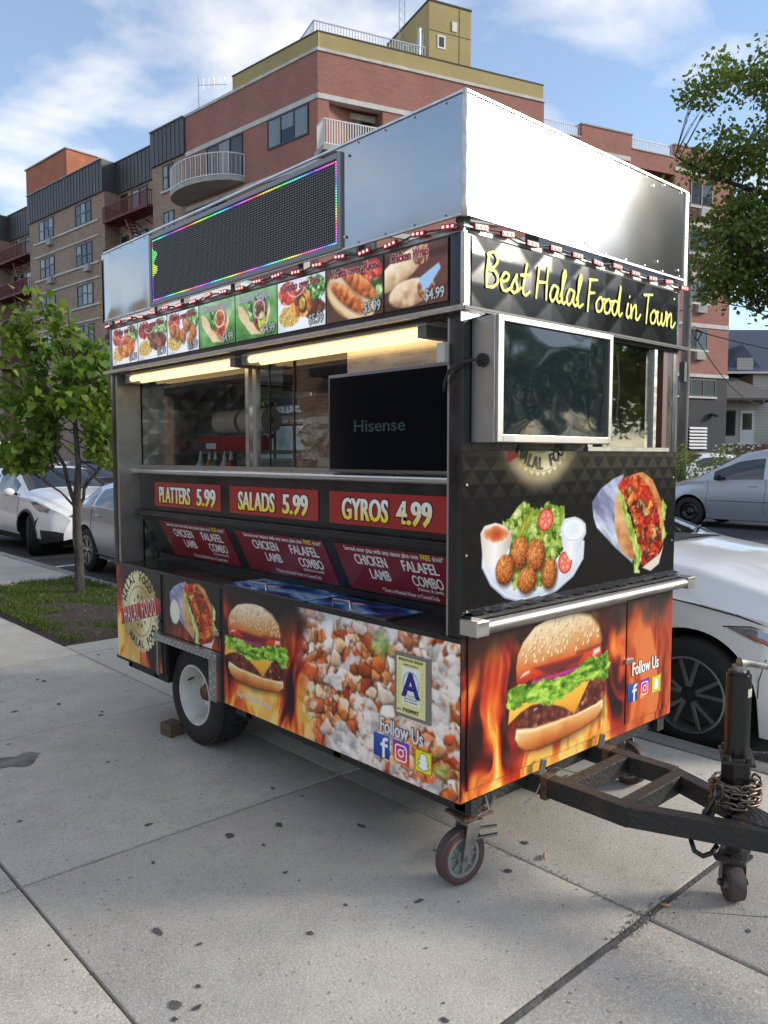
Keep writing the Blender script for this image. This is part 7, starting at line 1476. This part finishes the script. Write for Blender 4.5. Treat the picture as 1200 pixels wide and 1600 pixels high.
# white delivery van at far left
r = empty('white_van', (6.15, 27.4, -.055), -PI / 2 + .0, 'white high-roofed van at the left edge behind the crossover', 'van')
VB = dict(zb=[(-2.7, .35), (2.5, .3), (2.7, .4)], zs=[(-2.7, 1.25), (1.6, 1.2), (2.2, 1.1), (2.7, .8)], zr=[(-2.7, 2.1), (1.0, 2.1), (1.6, 1.75), (2.1, 1.2), (2.7, .84)], zt=[(-2.7, 2.2), (1.0, 2.2), (1.6, 1.83), (2.1, 1.27), (2.7, .88)], ws=[(-2.7, .95), (2.2, .95), (2.7, .7)], wr=[(-2.7, .86), (1.0, .86), (1.6, .84), (2.1, .86), (2.7, .6)], wb=[(-2.7, .93), (2.2, .93), (2.7, .72)], bulge=.03)
c = Car(5.4, .36, (-1.6, 1.75), .3, .43, VB, .1); c.meshes(r, WP2, gz((1.55, 2.08), (-9, -8), [(-2.3, -.9), (-.7, .4), (.6, 1.5)])); c.wheels(r, 'alloy', .93); MB().box(-2.72, -2.69, -.75, .75, 1.35, 1.95).build('rear_window', CGL, r)
for s_ in (1, -1): MB().box(-2.73, -2.69, s_ * .88 - .06, s_ * .88 + .06, .95, 1.5).build('tail_light', TAIL, r)
# ------------------------------------------------------------------ trees, shrubs, pole
BARK = mat('bark', (.105, .088, .068), .9, var=.9, vscale=14, col2=(.035, .028, .022), stretch=(1, 1, .3), bump=.9, bscale=40)
BARK2 = mat('dark_bark', (.05, .043, .035), .9, var=.7, vscale=8, col2=(.02, .017, .014))
def heart(L_=1.0):
    """heart-shaped blade folded along its midrib, stem at origin, tip along +x"""
    h = [(0, 0), (-.10, .18), (-.08, .34), (.06, .46), (.28, .47), (.52, .38), (.76, .20), (1.0, .0)]
    v = [(x, 0, -.10 * x * x) for x in (0, .25, .55, 1.0)]; P = list(v); F = []
    for s_ in (1, -1):
        b = len(P); P += [(x, s_ * y, .16 * y - .10 * x * x - .05 * y * (x > .5)) for (x, y) in h[1:-1]]
        seq = [b + k for k in range(6)]; mids = [0, 0, 0, 1, 2, 2]; poly = [(0, seq[0], seq[1]), (0, seq[1], seq[2], 1), (1, seq[2], seq[3]), (1, seq[3], seq[4], 2), (2, seq[4], seq[5]), (2, seq[5], 3)]
        F += poly if s_ < 0 else [p[::-1] for p in poly]
    return [(x * L_, y * L_, z * L_) for x, y, z in P], F
LEAF = leaf_mat('young_leaf', (.085, .15, .025), (.15, .235, .04), (.235, .315, .07), .45)
def branch_pts(a, b, sag, n, r_):
    a, b = Vector(a), Vector(b); o = []
    for k in range(n + 1):
        t = k / n; p = a.lerp(b, t) + Vector((r_.gauss(0, .02), r_.gauss(0, .02), sag * math.sin(PI * t))); o.append(p)
    return o
tr = empty('street_tree', (1.46, 7.21, 0), 0, 'young street tree with big heart-shaped leaves in the earth pit at left', 'tree')
rr = random.Random(21)
tk = MB().tube([(0, 0, -.02), (.0, .0, .06), (.005, 0, .4), (-.01, .005, .85), (0, 0, 1.12), (.02, -.01, 1.5), (0, 0, 2.0), (.03, .02, 2.5), (0, .05, 2.95), (-.03, .06, 3.35)], [.085, .062, .052, .048, .046, .032, .026, .020, .014, .007], 10)
BR = []
def br(a, b, r0, r1, sag=.05, n=6):
    p = branch_pts(a, b, sag, n, rr); tk.tube(p, [r0 + (r1 - r0) * k / n for k in range(n + 1)], 7); BR.append((p, r0)); return p
# leaders leave the fork low; in the picture axes: right of view = (.738,-.675), towards view = (-.67,-.74)
RV = Vector((.738, -.675, 0)); FV = Vector((.673, .736, 0))
def V3(r_, z, f_=0.0): return RV * r_ + FV * f_ + Vector((0, 0, z))
br(V3(0, .98), V3(-.30, 1.9), .026, .018); br(V3(-.30, 1.9), V3(-.42, 2.9), .018, .007); br(V3(0, 1.0), V3(.30, 1.55, .1), .022, .015); br(V3(.30, 1.55, .1), V3(.42, 2.5, .1), .015, .006)
br(V3(0, .95), V3(-.35, 1.35, -.1), .016, .008); br(V3(-.18, 1.5), V3(-.75, 2.2, .1), .013, .006); br(V3(-.33, 2.1), V3(-.95, 2.55), .012, .005); br(V3(.02, 1.75), V3(.5, 2.3, .2), .012, .005); br(V3(0, 2.0), V3(-.2, 3.0), .012, .005); br(V3(-.4, 2.6), V3(-.75, 3.15), .008, .003)
for (x, z, f_) in [(-.9, 2.0, .1), (-.95, 1.8, -.2), (-.7, 1.75, -.2), (-.85, 2.3, -.15), (.45, 2.0, -.2), (.3, 2.6, -.1), (.1, 2.9, .1), (-.35, 3.3, 0), (-.65, 3.35, .0), (-.5, 1.55, .1), (-.15, 1.5, -.25), (.35, 1.75, .25), (-.25, 2.2, -.4), (.1, 2.25, -.4), (-.55, 2.5, .4), (.1, 2.4, .45), (-.9, 2.75, .2), (.3, 2.2, -.3), (.42, 1.55, 0), (-1.2, 2.05, .0), (-1.15, 2.5, .1), (-1.1, 1.75, .1), (-.75, 1.5, -.1), (-1.0, 1.55, .15), (-.45, 3.5, 0), (-.2, 3.2, .1), (-.8, 3.0, -.2), (.2, 2.75, 0), (-.05, 2.6, -.35)]:
    st = rr.choice([b for b in BR[:5]])[0]; a = min(st, key=lambda p: (p - V3(x * .45, z - .35, f_ * .4)).length); br(a, V3(x, z, f_), .008, .0025, .06, 5)
tk.build('trunk', BARK, tr, smooth=60)
LV = []; hv, hf = heart(); lm = bpy.data.meshes.new('leaf'); lm.from_pydata(hv, [], hf); lm.materials.append(LEAF); lm.polygons.foreach_set('use_smooth', [True] * len(lm.polygons))
for (p, r0) in BR:
    for q in range(len(p) - 1):
        if r0 > .02 and q < 4: continue
        for _ in range(20 if r0 < .009 else 13):
            t = rr.random(); c0 = p[q].lerp(p[q + 1], t) + Vector((rr.gauss(0, .09), rr.gauss(0, .09), rr.gauss(-.01, .08)))
            lr = c0.x * .738 - c0.y * .675; lf = c0.x * .673 + c0.y * .736
            if c0.z < 1.45 or (c0.z < 2.1 and abs(lr + .06) < .17 and lf < .25) or (c0.z < 1.55 and abs(lr) < .3): continue
            sz = rr.uniform(.05, .115); az = rr.random() * 2 * PI; pit = rr.uniform(.15, 1.1); rol = rr.gauss(0, .45)
            LV.append((c0, sz, Matrix.Translation(c0) @ Matrix.Rotation(az, 4, 'Z') @ Matrix.Rotation(pit, 4, 'Y') @ Matrix.Rotation(rol, 4, 'X') @ Matrix.Scale(sz, 4)))
camL = CAM - Vector((1.46, 7.21, 0)); LV.sort(key=lambda e: (e[0] - camL).length / e[1] + rr.random() * 8)
for (c0, sz, M_) in LV[:300]:
    o = link('leaf', lm, None, tr); o.matrix_local = M_
rest = MB()
for (c0, sz, M_) in LV[300:]: rest.add([M_ @ Vector(p) for p in hv], hf)
tag(rest.build('foliage', LEAF, tr, smooth=True), kind='stuff')
# ---- big trees with small leaves
def big_tree(name, label, base, crowns, trunk, limbs, nleaf, size, m, seed, bark=BARK2, clump=.5):
    t = empty(name, base, 0, label, 'tree'); r_ = random.Random(seed); tk = MB().tube(*trunk, 10)
    ends = []
    for (pts, r0, r1) in limbs:
        P = [Vector(p) for p in catm3(pts)]; n = len(P); tk.tube(P, [r0 + (r1 - r0) * k / (n - 1) for k in range(n)], 7); ends += P[n // 3:]
    tw = []
    for (c, rad, wgt) in crowns:
        for _ in range(int(wgt * 60)):
            d = Vector((r_.gauss(0, 1), r_.gauss(0, 1), r_.gauss(0, 1))).normalized(); p = Vector(c) + Vector((d.x * rad[0], d.y * rad[1], d.z * rad[2])) * r_.random() ** .4; tw.append(p)
    for p in tw:
        e = min(ends, key=lambda q: (q - p).length)
        if (e - p).length < 4: tk.tube([e, e.lerp(p, .5) + Vector((0, 0, .1)), p], [.014, .008, .003], 4, cap=False)
    tk.build('trunk', bark, t, smooth=60)
    n = nleaf; k = max(1, n // len(tw)); co_ = np.zeros((n * 4, 3), np.float32); q = 0; rs = np.random.RandomState(seed)
    for p in tw:
        if q + k > n: break
        c_ = np.array(p) + rs.normal(0, clump * .42, (k, 3)) * np.array((1, 1, .62)); a = rs.uniform(0, 2 * PI, k); b = rs.uniform(-1.1, 1.1, k); s_ = size * rs.uniform(.6, 1.25, k)
        u = np.stack([np.cos(a) * np.cos(b), np.sin(a) * np.cos(b), np.sin(b)], 1); w_ = np.cross(u, rs.normal(0, 1, (k, 3))); w_ /= np.linalg.norm(w_, axis=1)[:, None] + 1e-9
        for i_, (su, sw) in enumerate(((-.1, 0), (.45, .34), (1, 0), (.45, -.34))): co_[q * 4 + i_:(q + k) * 4:4] = c_ + u * (s_ * su)[:, None] + w_ * (s_ * sw)[:, None]
        q += k
    co_ = co_[:q * 4]; me = bpy.data.meshes.new('crown'); me.vertices.add(q * 4); me.vertices.foreach_set('co', co_.ravel()); me.loops.add(q * 4); me.loops.foreach_set('vertex_index', np.arange(q * 4, dtype=np.int32)); me.polygons.add(q); me.polygons.foreach_set('loop_start', np.arange(0, q * 4, 4, dtype=np.int32)); me.update(calc_edges=True); me.validate(); me.materials.append(m)
    tag(link('crown', me, None, t), kind='stuff'); return t
def catm3(p, n=6):
    p = [np.array(v, float) for v in p]; q = [p[0]] + p + [p[-1]]; o = []
    for i in range(1, len(q) - 2):
        a, b, d, e = q[i - 1], q[i], q[i + 1], q[i + 2]
        for k in range(n): s_ = k / n; o.append(.5 * ((2 * b) + (-a + d) * s_ + (2 * a - 5 * b + 4 * d - e) * s_ * s_ + (-a + 3 * b - 3 * d + e) * s_ ** 3))
    o.append(q[-2]); return o
LEAF2 = leaf_mat('oak_leaf', (.085, .13, .028), (.14, .19, .045), (.21, .25, .075), .45)
# right-hand tree: trunk just outside the frame on the far pavement, limbs reach in over the street
TB = Vector((20.6, 4.4, .12)) + RV * 2.6; Rv, Fv = RV, FV
def T3(r_, z, f_=0.0): return Rv * r_ + Fv * f_ + Vector((0, 0, z))
limbs = [([T3(0, 3.6), T3(-1.5, 5.2), T3(-3.6, 6.6, -.5), T3(-5.6, 6.1, -.8), T3(-7.0, 6.7, -.6)], .20, .03), ([T3(-3.6, 6.6, -.5), T3(-5.0, 7.6, 0), T3(-6.8, 8.4, .4), T3(-7.8, 9.0, .6)], .10, .02), ([T3(0, 4.2), T3(-1.2, 7.0), T3(-2.6, 9.5), T3(-3.4, 12)], .18, .03), ([T3(0, 3.4), T3(-1.2, 4.3), T3(-2.7, 4.4), T3(-3.8, 5.0), T3(-4.8, 4.6), T3(-5.8, 5.0)], .09, .015), ([T3(-.2, 5), T3(1.5, 8), T3(2.5, 11)], .16, .04), ([T3(-2.0, 8.6), T3(-4.0, 9.2, .5), T3(-5.0, 10.4, .6)], .07, .015)]
crowns = [(T3(-5.2, 7.0), (1.9, 1.9, 1.2), 1.0), (T3(-6.6, 6.8, .2), (.9, 1.2, 1.0), .45), (T3(-3.8, 6.0), (1.6, 1.6, .8), .6), (T3(-6.6, 8.9, .3), (1.3, 1.4, .8), .30), (T3(-4.2, 9.6), (1.5, 1.6, 1.1), .38), (T3(-2.6, 11.6), (1.3, 1.6, 1.1), .28), (T3(-3.2, 8.2), (1.3, 1.5, 1.1), .35), (T3(.5, 10), (2.6, 3, 3), 1.2), (T3(-3.6, 4.95), (1.3, 1.2, .35), .16), (T3(-5.6, 5.5), (1.0, 1.1, .45), .26), (T3(1.5, 11), (3, 3, 3), .8), (T3(-5.4, 10.4), (1.4, 1.5, 1.1), .35), (T3(-7.0, 10.4), (1.0, 1.2, .7), .2), (T3(-5.2, 8.6), (1.6, 1.6, 1.2), .6), (T3(-6.4, 5.9), (.9, 1.0, .6), .3), (T3(-4.6, 6.0), (1.5, 1.5, 1.0), .5)]
big_tree('shade_tree', 'large leafy tree whose limbs reach in over the street at right', TB, crowns, ([(0, 0, -.1), (.02, 0, 1.5), (.0, .05, 3), (-.05, 0, 4.4)], [.42, .33, .30, .26]), limbs, 31000, .14, LEAF2, 5, clump=.55)
# street trees out of the frame, seen only mirrored in the steel, the screens and the windows of the cart
MT = ['broad street tree across the road, mirrored in the steel end band of the cart', 'far street tree down the road, mirrored in the left of the end monitor', 'far street tree down the road, mirrored in the middle of the end monitor', 'far street tree down the road, mirrored in the right of the end monitor', 'park tree behind the photographer, mirrored in the serving window glass', 'park tree behind the photographer, mirrored in the dark television', 'park tree behind the photographer, mirrored in the left window glass']
MTP = [(22.0, -11.2, 1.2, 9, .50), (37, -17.5, .9, 14, 1), (36, -22.5, .9, 15, 1), (34, -27, .9, 16, 1), (31.5, -31, .9, 20, 1)]
MT = ['tall narrow street tree across the road, mirrored in the steel end band of the cart'] + ['far street tree down the road, mirrored in the end monitor, %s of four' % q for q in ('first', 'second', 'third', 'fourth')]
for k, (x, y, h, sd, wd) in enumerate(MTP):
    big_tree('shade_tree', MT[k], (x, y, 0), [((0, 0, 6.6 * h), (3.7 * wd, 3.7 * wd, 2.8 * h), 3.0), ((-1.5 * wd, 1 * wd, 4.2 * h), (3.4 * wd, 3.4 * wd, 2.0 * h), 1.6), ((1 * wd, -1.5 * wd, 8.9 * h), (2.2 * wd, 2.2 * wd, 1.8 * h), .9)], ([(0, 0, -.1), (.05, 0, 2 * h), (0, .1, 4.2 * h)], [.4, .3, .25]), [([(0, 0, 3.0 * h), (1.5 * wd, .5, 5.0 * h), (2.5 * wd, 1, 7.0 * h)], .2, .05), ([(0, 0, 3.2 * h), (-1.5 * wd, 1, 5.0 * h), (-2.5 * wd, 1.5, 6.5 * h)], .2, .05), ([(0, .1, 4.0 * h), (.2, -.5, 6.5 * h), (0, -1, 9.0 * h)], .2, .05)], 7000 if k == 0 else 3600, .36, LEAF2, sd, clump=.8 * max(.6, wd))
# unseen low shop row, added to darken what the serving windows mirror
sh_ = empty('added_shop_row', (-8, 30, 0), 0, 'unseen low brick shop row added to darken the reflections in the serving windows', 'building')
MB().box(-6, 1, -26, 30, 0, 4.9).build('wall', BRN, sh_); MB().box(-6.1, 1.15, -26.1, 30.1, 4.901, 5.1).build('coping', CONCB, sh_)
for k in range(9):
    y = -25 + k * 6.1; f_ = MB().box(1.001, 1.06, y, y + 4.8, .4, 3.0).build('shop_window', WFR, sh_); MB().box(1.061, 1.066, y + .15, y + 4.65, .5, 2.9).build('pane', WPN, f_)
    MB().box(1.001, 1.5, y - .1, y + 4.9, 3.05, 3.2).build('awning', DKG, sh_)
# hedge-like street tree mass behind the young tree (far side of the road, left)
for k, (x, y, hh) in enumerate([(19.6, 33.0, 1.0), (19.8, 40.5, .9), (20.0, 48.5, 1.05)]):
    big_tree('kerb_tree', ['small kerbside tree in front of the brown building, nearest of three', 'small kerbside tree in front of the brown building, middle of three', 'small kerbside tree in front of the brown building, farthest of three'][k], (x, y, 0), [((0, 0, 4.2 * hh), (1.7, 1.9, 1.6), 1.2), ((.3, .5, 2.9 * hh), (1.3, 1.5, .8), .5)], ([(0, 0, -.1), (0, 0, 1.2), (.05, 0, 2.6)], [.14, .10, .08]), [([(0, 0, 2.4), (.6, .3, 3.6), (.8, .5, 4.8)], .07, .02), ([(0, 0, 2.5), (-.6, -.3, 3.8), (-.7, -.6, 5)], .07, .02)], 4500, .24, LEAF2, 30 + k)
# shrubs at the foot of the pole
def shrub(loc, rx, rz_, n, seed, label, flowers=False):
    r_ = random.Random(seed); t = empty('shrub', loc, 0, label, 'shrub'); st = MB(); lv = MB()
    for k in range(9):
        a = r_.random() * 6.3; q = r_.uniform(.3, .9); st.tube([(0, 0, 0), (math.cos(a) * rx * q * .4, math.sin(a) * rx * q * .4, rz_ * .5), (math.cos(a) * rx * q, math.sin(a) * rx * q, rz_ * r_.uniform(.8, 1.3))], [.03, .02, .008], 5)
    for _ in range(n):
        a = r_.random() * 6.3; q = r_.random() ** .5; z = rz_ * (.15 + 1.15 * r_.random() * (1 - .5 * q * q)); x, y = math.cos(a) * rx * q, math.sin(a) * rx * q; s_ = r_.uniform(.05, .13); d = Vector((r_.gauss(0, 1), r_.gauss(0, 1), r_.gauss(0, .7))).normalized(); e = d.cross(Vector((r_.gauss(0, 1), r_.gauss(0, 1), r_.gauss(0, 1)))).normalized(); p = Vector((x, y, z)); lv.add([p, p + d * s_ * .5 + e * s_ * .35, p + d * s_, p + d * s_ * .5 - e * s_ * .35], [(0, 1, 2, 3)])
    st.build('stem', BARK2, t); tag(lv.build('foliage', LEAF2, t), kind='stuff')
    if flowers:
        fl_ = MB()
        for _ in range(90): p = Vector((r_.uniform(0, rx), r_.uniform(-rx, rx) * .8, rz_ * r_.uniform(.7, 1.25))); s_ = .05; fl_.add([p, p + Vector((s_, -s_, 0)), p + Vector((s_, -s_, s_)), p + Vector((0, 0, s_))], [(0, 1, 2, 3)])
        tag(fl_.build('blossom', WHT, t), kind='stuff')
shrub((24.0, 11.6, -.1), 1.0, 1.75, 1500, 3, 'green shrub at the foot of the utility pole'); shrub((24.9, 10.2, -.1), 1.0, 1.7, 1500, 4, 'shrub with pale blossom right of the utility pole', True)
shrub((53.6, 19.6, 2.2), .8, 1.1, 500, 6, 'small bush beside the porch fence')
# utility pole, wires
pl = empty('utility_pole', (25.6, 12.3, -.02), 0, 'grey wooden utility pole standing behind the minivan', 'utility pole')
MB().tube([(0, 0, 0), (.06, -.03, 4), (.13, -.06, 8.6)], [.19, .165, .14], 12).build('pole', mat('grey_timber', (.20, .185, .165), .9, var=.7, vscale=5, stretch=(1, 1, .15), col2=(.09, .08, .07)), pl, smooth=True)
MB().box(-.3, -.12, -.2, .0, 4.3, 5.0).build('meter_box', CBLK, pl); MB().tube([(.3, -.3, 6.2), (.45, -.45, 6.1), (.35, -.35, 5.8), (.25, -.25, 5.9)], .03, 6).build('cable_loop', CBLK, pl); MB().lathe([(0, .06), (.1, .06)], 10, frame((.22, -.2, 6.3), (1, -1, 0), (0, 0, 1))).build('insulator', WHT, pl)
wr2 = random.Random(8)
for k, (a, b, sag) in enumerate([((25.75, 12.2, 6.3), (54, 21, 5.2), .8), ((25.75, 12.2, 6.2), (40, 5, 5.4), .6), ((25.75, 12.2, 7.4), (44, 3, 7.2), .7), ((25.7, 12.3, 6.9), (20.3, 40, 7.6), .9), ((25.7, 12.3, 6.4), (20.2, 60, 6.2), 1.0)]):
    a, b = Vector(a), Vector(b); tag(MB().tube([a.lerp(b, t) - Vector((0, 0, sag * 4 * t * (1 - t))) for t in np.linspace(0, 1, 14)], .022, 5).build('overhead_wire', CBLK), ['sagging black wire from the pole to the blue-roofed house', 'lower black wire running right from the pole', 'upper black wire running right from the pole', 'upper black wire running left past the brown building', 'lower black wire running left past the brown building'][k], 'wire', 'overhead wires')
bpy.data.scenes.remove(TXT)
